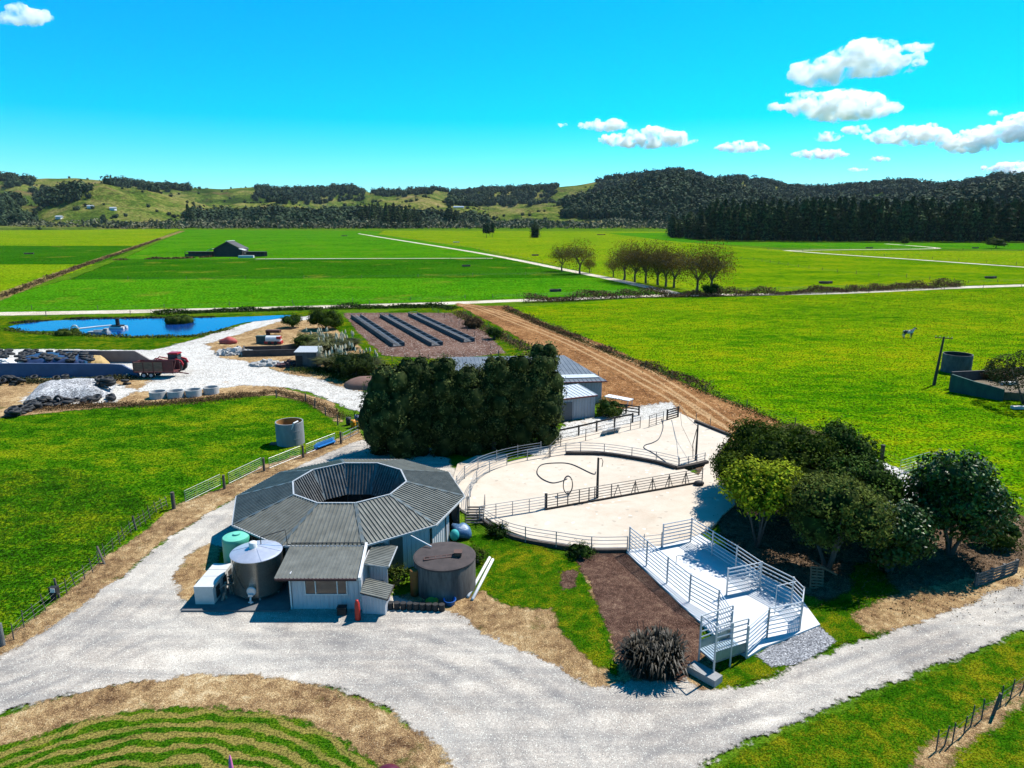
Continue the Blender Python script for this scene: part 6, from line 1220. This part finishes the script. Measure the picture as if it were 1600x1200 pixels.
for i, (a, b_, s, lb) in enumerate(avp):
    x, y = G(a, b_); lb = 'brown autumn '+lb if 'autumn' not in lb else lb; pr_ = AV[i % 3]
    if i < 3: o = pr_; o.location = (x, y, 0); o.rotation_euler = (0, 0, i*1.3); o['label'] = lb; o['group'] = 'autumn trees along the diagonal lane'; o.scale = (s*1.12, s*1.12, s*1.12)
    else: dup(pr_, (x, y, 0), i*1.3, s*1.12, lb, 'autumn trees along the diagonal lane')
near_tree('dark shrub at the foot of the last avenue tree', (1112, 461), 3.5, 3.0, f_dark, 130, leaf=.35, n=1500, low=0, cat='bush', name='bush')
# ------------------------------------------------------------------ conifers and broad far trees
def conifer_proto(seed, m_, H_=30, W_=5.0, n=1500, col=False, name='conifer'):
    t = thing(name, 'x', 'tree'); g = np.random.default_rng(seed); u = g.random(n)**.8; z = H_*(.03+.97*u); f = 1-u
    rad = W_*(np.minimum(1, f*1.6+.08) if not col else np.minimum(1, f*3.5+.15))*(.75+.35*np.sin(z*1.9+seed)+.18*g.normal(size=n)); a = g.random(n)*6.283; q = rad*(g.random(n)**.35)
    P = np.c_[np.cos(a)*q, np.sin(a)*q, z]; N = np.c_[np.cos(a), np.sin(a), np.full(n, .9)]+g.normal(size=(n, 3))*.55
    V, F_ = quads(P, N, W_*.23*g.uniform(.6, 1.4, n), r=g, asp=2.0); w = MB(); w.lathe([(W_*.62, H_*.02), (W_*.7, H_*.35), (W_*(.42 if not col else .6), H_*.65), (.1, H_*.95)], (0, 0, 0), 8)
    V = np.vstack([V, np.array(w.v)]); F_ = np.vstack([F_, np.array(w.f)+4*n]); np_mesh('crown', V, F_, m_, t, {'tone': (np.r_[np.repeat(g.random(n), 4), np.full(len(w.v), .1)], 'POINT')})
    w = MB(); w.cyl((0, 0, -.5), (0, 0, H_*.8), H_*.014, H_*.004, 6); w.build('trunk', barkm, t); return t
CP = [conifer_proto(s, f_pine, 30, 6.0, 1700, col=s % 2 == 0) for s in range(6)]
used = set()
def place(protos, k, loc, rz, sc, lb, gp):
    o = protos[k]
    if id(o) not in used: used.add(id(o)); o.location = loc; o.rotation_euler = (0, 0, rz); o.scale = sc if isinstance(sc, tuple) else (sc, sc, sc); o['label'] = lb; o['group'] = gp; return o
    return dup(o, loc, rz, sc, lb, gp)
rnd = random.Random(21); cnt = 0
Lf = [(1062, 371.5), (1100, 375), (1150, 376.5), (1250, 377.5), (1400, 378), (1600, 378.5), (1680, 379)]
lx, ly = np.array(Lf).T
for row in range(4):
    x_ = 1054 if row == 0 else 1050
    while x_ < 1660:
        b = np.interp(x_, lx, ly)-row*2.0; X, Y = G(x_+rnd.uniform(-2, 2), b+rnd.uniform(-.3, .3)); hs_ = rnd.choice([.9, 1.0, 1.12, 1.2, 1.3])+.1*rnd.random()+(row*.03); 
        if x_ < 1110: hs_ *= .62+.3*(x_-1050)/60
        place(CP, rnd.randrange(6), (X, Y, 0), rnd.random()*6, (1.05*rnd.uniform(.8, 1.2), 1.05*rnd.uniform(.8, 1.2), hs_*.98), 'tall dark pine standing in the dense plantation on the right', 'pines of the dark plantation'); cnt += 1
        x_ += rnd.uniform(8.0, 12.5) if row < 2 else rnd.uniform(10, 15)
print('pines', cnt)
def round_proto(seed, m_, H_=14, R_=6, n=1300, name='tree', low=.1):
    t = thing(name, 'x', 'tree'); L = blob(0, 0, H_*(.5+low/2), R_, H_*(1-low)/2, 9, seed); crown_mesh('crown', L, n, R_*.13, m_, t, clump=6, seed=seed, core=.85); trunk_mesh('trunk', (0, 0, 0), [(0, 0, H_*.6)], H_*.03, t, seed); return t
RP = [round_proto(200+s, f_bush if s < 3 else f_mid, 14, 6.5) for s in range(5)]
def far_tree(px, h, w_, lb, gp, kind='r', ground=None):
    X, Y = G(*px)
    if kind == 'r': place(RP, rnd.randrange(3), (X, Y, 0), rnd.random()*6, (w_/13, w_/13, h/14), lb, gp)
    elif kind == 'g': place(RP, 3+rnd.randrange(2), (X, Y, 0), rnd.random()*6, (w_/13, w_/13, h/14), lb, gp)
    else: place(CP, rnd.randrange(6), (X, Y, 0), rnd.random()*6, (w_/9.2, w_/9.2, h/30), lb, gp)
far_tree((760, 371.5), 17, 9, 'dark tree of the pair in the yellow far field, left', 'lone field trees'); far_tree((769, 371), 19, 8, 'thin tree right beside its twin in the far field', 'lone field trees'); far_tree((836, 371.5), 17, 9, 'single dark tree in the far field above the avenue', 'lone field trees', 'c')
far_tree((1556, 388), 8, 14, 'flat topped lone tree before the pine plantation', 'lone field trees', 'g'); far_tree((1413, 383), 6, 6, 'small scrubby tree before the pines', 'lone field trees', 'g')
# trees along the foot of the hills
for i in range(20): far_tree((562+i*4.9+rnd.uniform(-2, 2), 357-rnd.random()*1.5), 46*(.72+.28*math.sin((i+2)/20*3.1))*rnd.uniform(.85, 1.1), 13, 'tall dark pine in the clump at the middle foot of the hills', 'pine clump at the foot of hills', 'c')
for a, h in ((296, 46), (300, 38), (703, 44), (698, 34), (712, 34)): far_tree((a, 356), h, 13, 'isolated tall dark pine standing in the scrub belt', 'tall pines in the scrub belt', 'c')
for i in range(60):
    a = rnd.choice([rnd.uniform(290, 420), rnd.uniform(400, 580), rnd.uniform(640, 760), rnd.uniform(0, 290)]); far_tree((a, 354.5-rnd.random()*2), rnd.uniform(14, 26), rnd.uniform(16, 30), 'dark rounded tree rising from the scrub at the hills foot', 'dark trees along the foot of hills')
for i in range(26): far_tree((rnd.uniform(790, 1050), 354.5-rnd.random()*2.5), rnd.uniform(10, 22), rnd.uniform(14, 26), 'rounded bush in the rough scrub before the forested hill', 'scrub trees right of centre')
for i in range(8): far_tree((rnd.uniform(640, 690), 352.5), rnd.uniform(18, 26), 16, 'light green willow behind the middle scrub belt', 'willows behind the scrub', 'g')
# ------------------------------------------------------------------ forest on hills, one mass
def forest(name, label, test, n, seed, m_, smin=7, smax=14):
    g = random.Random(seed); C = []
    tries = 0
    while len(C) < n and tries < n*60:
        tries += 1; a = g.uniform(R(-40), R(40)); d = 1480*(4200/1480)**g.random(); X, Y = d*math.sin(a), d*math.cos(a); z = hill_z(X, Y)
        if z < -.3: continue
        px, py = PJ(X, Y, z)
        if not (-80 < px < 1680): continue
        if test(px, py, X, Y, d): C.append((X, Y, z, g.uniform(smin, smax)))
    C = np.array(C); k = len(C); q_ = 30; rr_ = np.random.default_rng(seed); d = rr_.normal(size=(k*q_, 3)); d[:, 2] = np.abs(d[:, 2])*1.1-.25; d /= np.linalg.norm(d, axis=1)[:, None]
    rad = np.repeat(C[:, 3], q_); asp = np.repeat(rr_.uniform(.8, 1.5, k), q_); P = np.repeat(C[:, :3], q_, 0)+d*np.stack([rad, rad, rad*asp], 1)*rr_.uniform(.8, 1.05, (k*q_, 1)); P[:, 2] += rad*.5
    V, F_ = quads(P, d+rr_.normal(size=d.shape)*.35, rad*.42, r=rr_, asp=1.5); tone = np.repeat(np.repeat(rr_.random(k), q_)*.7+rr_.random(k*q_)*.3, 4)
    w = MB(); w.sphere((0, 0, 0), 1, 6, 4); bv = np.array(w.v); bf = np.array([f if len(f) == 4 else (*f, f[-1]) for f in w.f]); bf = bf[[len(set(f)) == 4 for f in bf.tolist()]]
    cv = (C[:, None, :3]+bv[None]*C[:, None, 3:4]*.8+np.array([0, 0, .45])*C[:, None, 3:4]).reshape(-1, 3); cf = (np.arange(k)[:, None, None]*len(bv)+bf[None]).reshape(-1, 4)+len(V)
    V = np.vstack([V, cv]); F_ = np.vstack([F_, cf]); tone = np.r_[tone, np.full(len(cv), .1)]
    o = np_mesh(name, V.reshape(-1, 3), F_, m_, None, {'tone': (tone, 'POINT')}); print(name, k); return setp(o, label, 'forest', kind='stuff')
PATCH = [[(0, 277), (40, 280), (60, 283), (45, 292), (0, 294)], [(0, 300), (25, 310), (35, 325), (20, 340), (0, 338)], [(50, 300), (100, 297), (150, 296), (152, 305), (115, 318), (95, 322), (70, 325), (60, 315), (40, 312)], [(168, 285), (230, 282), (290, 292), (300, 298), (250, 302), (215, 295), (170, 291)], [(400, 295), (440, 298), (500, 297), (550, 294), (570, 300), (560, 314), (510, 320), (440, 318), (400, 315), (395, 300)], [(585, 298), (700, 292), (710, 298), (660, 304), (620, 310), (585, 305)], [(705, 300), (740, 292), (800, 288), (880, 290), (870, 320), (800, 322), (700, 322)], [(870, 300), (930, 280), (1100, 260), (1700, 255), (1700, 380), (1040, 380), (1030, 335), (960, 335), (930, 320), (880, 325)], [(285, 333), (330, 338), (420, 334), (500, 337), (560, 330), (640, 337), (700, 344), (760, 344), (760, 356), (300, 356)], [(880, 322), (1040, 330), (1040, 352), (960, 345), (880, 340)], [(0, 345), (60, 335), (60, 352), (0, 354)]]
CLEAR = [[(873, 290), (935, 282), (930, 300), (905, 306), (880, 316), (866, 310)], [(1164, 276), (1186, 279), (1184, 284), (1166, 284)], [(1375, 278), (1410, 278), (1408, 284), (1375, 284)], [(1230, 284), (1290, 290), (1290, 294), (1230, 292)]]
def inpoly(x, y, P):
    c = False; n = len(P)
    for i in range(n):
        (x0, y0), (x1, y1) = P[i], P[(i+1) % n]
        if (y0 > y) != (y1 > y) and x < (x1-x0)*(y-y0)/(y1-y0)+x0: c = not c
    return c
def in_forest(px, py, X, Y, d):
    nz = mnoise.noise((X/90, Y/90, 1.0)); qx, qy = px+nz*9, py+nz*3
    if any(inpoly(qx, qy, P) for P in CLEAR): return False
    return any(inpoly(qx, qy, P) for P in PATCH)
forest('hill_forest', 'dense dark native forest covering the hills', in_forest, 15000, 3, f_bush, 8, 15)
forest('hill_shrubs', 'scattered dark shrubs and gully bush on the pasture hills', lambda px, py, X, Y, d: mnoise.noise((X/70, Y/70, 4.0)) > .26, 1900, 5, f_bush, 2.5, 6.0)
# scrub belt at the foot of the hills
def mass(name, label, pts, hts, leaf, m_, seed, tone=None, nrm=.8):
    g = np.random.default_rng(seed); P = np.array(pts, float); P = np.c_[P, hts*g.random(len(P))**.7] if P.shape[1] == 2 else P
    V, F_ = quads(P, g.normal(size=P.shape)*nrm+np.array([0, -.2, .7]), leaf*g.uniform(.6, 1.4, len(P)), r=g, asp=1.3); o = np_mesh(name, V, F_, m_, None, {'tone': (np.repeat(g.random(len(P)), 4), 'POINT')}); return setp(o, label, 'scrub', kind='stuff')
g = np.random.default_rng(2); n = 42000; a = g.uniform(-60, 1110, n); b = 357.6-g.random(n)*6.8; b = np.where(a < 290, b+.5, b)
XY = np.array([G(p, q) for p, q in zip(a, b)]); hh = 6+12*np.array([max(0, .5+mnoise.noise((x/60, y/60, 0))) for x, y in XY])
mass('scrub_belt', 'long belt of grey-green scrub between the far fields and hills', XY, hh, 3.8, foliage('belt_scrub', (.04, .045, .025), (.17, .17, .10), trans=0), 5)
n = 1500; a = g.uniform(-20, 980, n); b = 357.0-g.random(n)*3.4; XY = np.array([G(p, q) for p, q in zip(a, b)]); k = np.array([mnoise.noise((x/40, y/40, 9)) > -.05 for x, y in XY]); XY = XY[k]
mass('pampas_belt', 'pale pampas plumes scattered through the far scrub belt', np.c_[XY, g.uniform(4, 8, len(XY))], 0, 2.6, mat('far_plume', (.30, .28, .24), (.22, .20, .17), .1, .9), 6)
# hedge banks and rank growth along lanes
def along(px, n, wid, hgt, leaf, m_, name, label, seed, gap=.0):
    g = np.random.default_rng(seed); L = np.array(resample(GL(px), 1.5)); i = g.integers(0, len(L)-1, n); t = g.random(n)[:, None]; q = L[i]*(1-t)+L[i+1]*t
    k = np.array([.55+mnoise.noise((x/6, y/6, seed)) for x, y in q]); m0 = k > gap; q = q[m0]+g.normal(size=(m0.sum(), 2))*wid*.35; k = k[m0]
    return mass(name, label, q, hgt*np.maximum(.2, k), leaf, m_, seed)
along([(820, 473), (900, 470), (980, 465), (1060, 464), (1120, 463), (1200, 461), (1330, 456), (1420, 452), (1500, 448)], 26000, 3.0, 2.8, .30, f_brn, 'hedge_bank', 'long bank of brown brushwood along the pale lane', 31)
along([(790, 482), (850, 510), (930, 541), (1010, 571), (1060, 590), (1130, 616)], 8000, 2.2, 1.3, .22, f_brn, 'rank_growth', 'brown and green rank growth on right side of the brown track', 32, .35)
along([(790, 484), (900, 531), (1010, 574), (1190, 650), (1330, 706)], 7000, 2.0, .6, .18, f_rank, 'rank_grass', 'rank green grass on the right side of the brown track', 33)
along([(716, 490), (740, 505), (790, 530), (850, 560)], 5500, 3.0, 1.1, .22, f_brn, 'rank_growth', 'brown and green rank growth on left side of the brown track', 34, .2)
along([(240, 492), (330, 488), (430, 485), (560, 482), (690, 480), (705, 484)], 12000, 3.0, 1.5, .3, f_dark, 'ditch_growth', 'dark ditch growth between the pond and the pale lane', 35)
along([(20, 506), (100, 499), (240, 497), (330, 496)], 2500, 1.5, .5, .35, f_scrub, 'pond_reeds', 'brown reeds on the far pond bank', 36)
along([(10, 516), (60, 521), (130, 525), (240, 528), (310, 526), (360, 514)], 2500, 2.0, .6, .3, f_rank, 'pond_grass', 'green grass on the near pond bank', 37)
along([(0, 466), (60, 442), (130, 416), (205, 390), (250, 374)], 9000, 2.5, 1.6, .5, f_brn, 'rank_growth', 'brown brush along the diagonal dry strip in the left fields', 38, .3)
along([(60, 640), (130, 636), (240, 632), (330, 626), (400, 617), (430, 613)], 9000, 2.4, .5, .13, f_brn, 'weeds', 'brown weeds around tyres and concrete rings', 39)
along([(0, 596), (60, 598), (130, 597), (210, 592)], 6000, 2.0, .9, .16, f_scrub, 'weeds', 'weeds at the foot of the long bunker wall', 40, .2)
along([(430, 612), (490, 630), (540, 655)], 3500, 1.6, .4, .12, f_brn, 'weeds', 'brown weeds along the curved paddock fence', 41)
along([(600, 600), (560, 598), (530, 590), (500, 580), (460, 582)], 6000, 3.0, .8, .15, f_rank, 'weeds', 'green weeds around the pampas and small shed', 42)
along([(170, 406.5), (290, 404), (330, 402)], 1200, 3.0, 1.4, .8, f_brn, 'weeds', 'brown scrub left of the far barn', 43, .3)
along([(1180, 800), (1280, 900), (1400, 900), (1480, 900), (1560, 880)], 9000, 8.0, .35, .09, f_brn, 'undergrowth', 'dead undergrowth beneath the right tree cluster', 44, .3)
# ------------------------------------------------------------------ grass tufts near the camera
def tufts(name, label, poly_px, n, h, m_, seed, blades=5, world=None, wdt=.008, holes=()):
    g = np.random.default_rng(seed); P = np.array(world if world is not None else GL(poly_px)); lo, hi = P.min(0), P.max(0); q = g.uniform(lo, hi, (n, 2)); sd = sdist(q, P); q = q[sd > .1]
    for hpoly in holes: q = q[sdist(q, hpoly) < 0]
    k = len(q)*blades; B = np.repeat(q, blades, 0)+g.normal(size=(k, 2))*.06; a = g.random(k)*6.283; ln = h*g.uniform(.5, 1.3, k); ou = np.c_[np.cos(a), np.sin(a)]*(ln*.5)[:, None]; s = np.c_[-np.sin(a), np.cos(a)]*wdt
    z0 = np.full(k, .02); V = np.stack([np.c_[B-s, z0], np.c_[B+s, z0], np.c_[B+ou, ln+z0]], 1).reshape(-1, 3); F_ = np.arange(3*k).reshape(k, 3)
    o = np_mesh(name, V, F_, m_, None, {'tone': (np.repeat(g.random(k)*.6+np.repeat(g.random(len(q)), blades)*.4, 3), 'POINT')}); return setp(o, label, 'grass', kind='stuff')
f_green = foliage('green_blade', (.015, .055, .003), (.08, .17, .008), trans=.15); f_straw = foliage('straw_blade', (.10, .06, .035), (.33, .235, .135), trans=.1)
tufts('grass_tufts', 'short green grass on the mown island', None, 26000, .07, f_green, 51, world=[p for p in circ(-16.1, 17.6, 13.9) if p[1] > 10])
tufts('straw_tufts', 'dead straw grass round the rim of the mown island', None, 30000, .09, f_straw, 52, world=[p for p in circ(-16.1, 17.6, 16.1) if p[1] > 10], holes=[circ(-16.1, 17.6, 14.0)])
tufts('grass_tufts', 'green grass on the roadside lawn at bottom right', [(1080, 1230), (1230, 1152), (1400, 1082), (1600, 1003), (1650, 985), (1650, 1100), (1500, 1200), (1480, 1260), (1080, 1260)], 26000, .10, f_green, 53)
tufts('grass_tufts', 'green grass on the lawn between shed and bark garden', [(740, 842), (790, 840), (880, 872), (905, 890), (925, 930), (945, 970), (966, 1060), (930, 1036), (885, 996), (860, 950), (800, 945), (755, 925), (735, 930), (730, 880)], 9000, .12, f_green, 54)
tufts('straw_tufts', 'dead straw grass between the lawn and gravel', [(740, 940), (850, 950), (960, 1066), (940, 1074), (860, 1045), (760, 990), (700, 975)], 7000, .12, f_straw, 55)
tufts('straw_tufts', 'dead straw grass along the left batten fence', [(0, 1003), (93, 938), (165, 872), (235, 826), (272, 792), (351, 762), (413, 728), (474, 710), (560, 672), (565, 684), (470, 724), (400, 755), (330, 792), (250, 840), (190, 893), (110, 958), (0, 1028)], 26000, .16, f_straw, 56)
tufts('grass_tufts', 'green grass at roadside under the right trees', [(1250, 968), (1330, 930), (1400, 930), (1440, 952), (1410, 978), (1310, 1010), (1220, 1048), (1125, 1084), (1110, 1065), (1180, 1040), (1300, 1000)], 7000, .12, f_green, 57)
tufts('paddock_tufts', 'rough grass tufts across the near left paddock', [(-60, 1050), (0, 1000), (90, 935), (160, 868), (230, 822), (270, 790), (100, 730), (-150, 760)], 26000, .14, f_green, 58, blades=6, wdt=.016)
tufts('paddock_tufts', 'rough grass tufts scattered over the right paddock', [(800, 488), (1000, 470), (1600, 452), (1600, 790), (1440, 738), (1330, 705), (1190, 650), (1060, 600), (950, 552)], 42000, .20, f_rank, 60, blades=3, wdt=.03)
tufts('bark_chips', 'dry twigs and chips on the bark garden', [(900, 870), (985, 866), (1040, 910), (1092, 960), (1092, 1030), (985, 1055), (962, 1010), (940, 955)], 5000, .05, f_straw, 59, blades=2, wdt=.02)
# ------------------------------------------------------------------ clouds
cm = bpy.data.materials.new('cloud'); cm.use_nodes = True; cn = cm.node_tree.nodes; cn.clear(); out = cn.new('ShaderNodeOutputMaterial'); pv = cn.new('ShaderNodeVolumePrincipled'); pv.inputs['Density'].default_value = .045; pv.inputs['Anisotropy'].default_value = .1; pv.inputs['Color'].default_value = (1, 1, 1, 1)
tcn = cn.new('ShaderNodeTexCoord'); nzn = noise(cn, cm.node_tree.links, tcn.outputs['Object'], .006, 6, .62, .3); dd_ = mth(cn, cm.node_tree.links, 'MULTIPLY', mth(cn, cm.node_tree.links, 'MULTIPLY_ADD', nzn, 6.0, -2.6, clamp=True), .024); cm.node_tree.links.new(dd_, pv.inputs['Density']); cm.cycles.volume_step_rate = .12
cm.node_tree.links.new(pv.outputs[0], out.inputs['Volume'])
def cloud(label, boxes, seed, alt=1400.0):
    """boxes: (x0,y0,x1,y1) spans in the photograph; the cloud is built at altitude alt over the land"""
    r = random.Random(seed); w = MB(); X0 = boxes[0]; py = (X0[1]+X0[3])/2; el = math.atan((600-py)/FPX)-PITCH
    D = (alt-CAM_H)/math.tan(el); zc = D*cP-(alt-CAM_H)*sP*0+0; zc = D*cP-(alt-CAM_H)*sP
    cx = cz = None; vox = 1e9
    for (a, b_, c, d) in boxes:
        n = max(5, int((c-a)/max(6, (d-b_))*5)); 
        for i in range(n):
            u = (i+.5)/n; env = math.sin(math.pi*min(max(u, .04), .96))**.6; px_ = a+(c-a)*u; hh_ = (d-b_)*env*r.uniform(.55, 1.0); pyb = d-hh_*.42-(d-b_)*(1-env)*.35
            k = zc/FPX; dx = (px_-800)*k; yc = (600-pyb)*k; Yy = zc*cP+yc*sP-0; Zz = CAM_H+yc*cP-zc*sP; rx = hh_*k*r.uniform(.6, .95); rz = hh_*k*.5
            w.sphere((dx, Yy+r.uniform(-.2, .2)*(d-b_)*k, Zz), (rx, rx*.5, rz), 12, 8)
            for j in range(3): q = r.uniform(.3, .5); w.sphere((dx+r.uniform(-1, 1)*rx*.8, Yy+r.uniform(-.8, .8)*rx, Zz+rz*r.uniform(.1, .75)), (rx*q, rx*q, rx*q*.8), 10, 6)
        vox = min(vox, max(.8, (d-b_)/24)*zc/FPX)
    o = w.build('cloud', cm); setp(o, label, 'cloud', 'white clouds in the blue sky')
    rm = o.modifiers.new('R', 'REMESH'); rm.mode = 'VOXEL'; rm.voxel_size = vox
    tx = bpy.data.textures.new('c', 'CLOUDS'); tx.noise_scale = vox*9; tx.noise_depth = 4; dm = o.modifiers.new('D', 'DISPLACE'); dm.texture = tx; dm.strength = vox*9; dm.mid_level = .45; dm.texture_coords = 'LOCAL'; t2 = bpy.data.textures.new('c2', 'CLOUDS'); t2.noise_scale = vox*2.4; t2.noise_depth = 3; d2 = o.modifiers.new('E', 'DISPLACE'); d2.texture = t2; d2.strength = vox*3.2; d2.mid_level = .5; d2.texture_coords = 'LOCAL'
    return o
cloud('largest upper cloud at top right with wispy tail', [(1236, 84, 1330, 132), (1270, 66, 1440, 118), (1320, 58, 1410, 90), (1405, 66, 1460, 80)], 1)
cloud('broad cloud just below the largest one at top right', [(1232, 134, 1410, 186), (1228, 140, 1300, 152), (1240, 160, 1370, 188)], 2)
cloud('long flat cloud right of centre, lower one of two', [(934, 200, 1090, 230), (975, 196, 1060, 215)], 3); cloud('small flat cloud above the long central one', [(904, 184, 984, 204)], 4)
cloud('small flat cloud between the central and right clouds', [(1117, 220, 1203, 237)], 5); cloud('flat cloud low on the right under small wisps', [(1237, 231, 1325, 247)], 6)
cloud('long cloud bank at right reaching the picture edge', [(1350, 194, 1500, 224), (1460, 208, 1562, 237), (1500, 190, 1640, 222), (1560, 168, 1680, 205)], 7)
cloud('tiny cloud wisp left of the two large clouds', [(1197, 159, 1232, 172)], 8); cloud('small ragged wisp above the low right cloud', [(1270, 203, 1315, 220)], 9); cloud('ragged wisp right of the small ragged one', [(1315, 194, 1360, 209)], 10); cloud('small cloud low at right, middle', [(1358, 243, 1388, 252)], 11); cloud('low cloud at the right edge above the hills', [(1535, 252, 1640, 270)], 12); cloud('very small cloud near top right edge', [(1543, 173, 1568, 182)], 13); cloud('faint cloud at the top left corner', [(-30, 8, 82, 38)], 14); cloud('very tiny cloud left of centre clouds', [(870, 191, 886, 197)], 15); cloud('very small flat wisp above the hills at right centre', [(1325, 262, 1356, 267)], 16)

# ------------------------------------------------------------------ air between here and the hills
hm = bpy.data.materials.new('haze'); hm.use_nodes = True; q_ = hm.node_tree.nodes; q_.clear(); o_ = q_.new('ShaderNodeOutputMaterial'); v_ = q_.new('ShaderNodeVolumePrincipled'); v_.inputs['Density'].default_value = .000012; v_.inputs['Color'].default_value = (.72, .86, 1, 1); v_.inputs['Anisotropy'].default_value = 0.0
hm.node_tree.links.new(v_.outputs[0], o_.inputs['Volume'])
w = MB(); w.box((0, 7000, 179.0), (18400, 15000, 362.0)); setp(w.build('haze', hm), 'thin blue haze over the fields and hills', 'haze', kind='stuff')

near_tree('weeds and small brush growing inside the green bunker', (1560, 604), 2.6, 2.6, f_brn, 140, leaf=.2, n=3000, low=.3, cat='bush', name='bush', core=.5)

for k, (px_, d_, lb) in enumerate([(92, 1700, 'tiny white farmhouse at the foot of the left hills'), (143, 1760, 'tiny pale roofed farmhouse right of the first on left hills'), (178, 1720, 'small white shed with trees at the foot of left hills'), (717, 1900, 'long pale blue-roofed building below the central forest')]):
    a = math.atan((px_-800)/FPX*cP/1.0); X, Y = d_*math.sin(a), d_*math.cos(a); z = max(hill_z(X, Y), 0)
    L_ = 26 if k == 3 else 10; t = thing('farmhouse', lb, 'house', (X, Y, z)); w = MB(); w.box((X, Y, z+1.8), (L_, 9, 5)); part(w, 'wall', white, t)
    w = MB(); w.add([(X-L_/2-1, Y-5.5, z+4.2), (X+L_/2+1, Y-5.5, z+4.2), (X+L_/2+1, Y, z+6.4), (X-L_/2-1, Y, z+6.4), (X-L_/2-1, Y+5.5, z+4.2), (X+L_/2+1, Y+5.5, z+4.2)], [(0, 1, 2, 3), (3, 2, 5, 4), (0, 3, 4), (1, 5, 2), (0, 4, 5, 1)]); part(w, 'roof', rimm if k != 3 else steelt, t)
print('sheets z', SHZ, 'objects', len(S.objects))
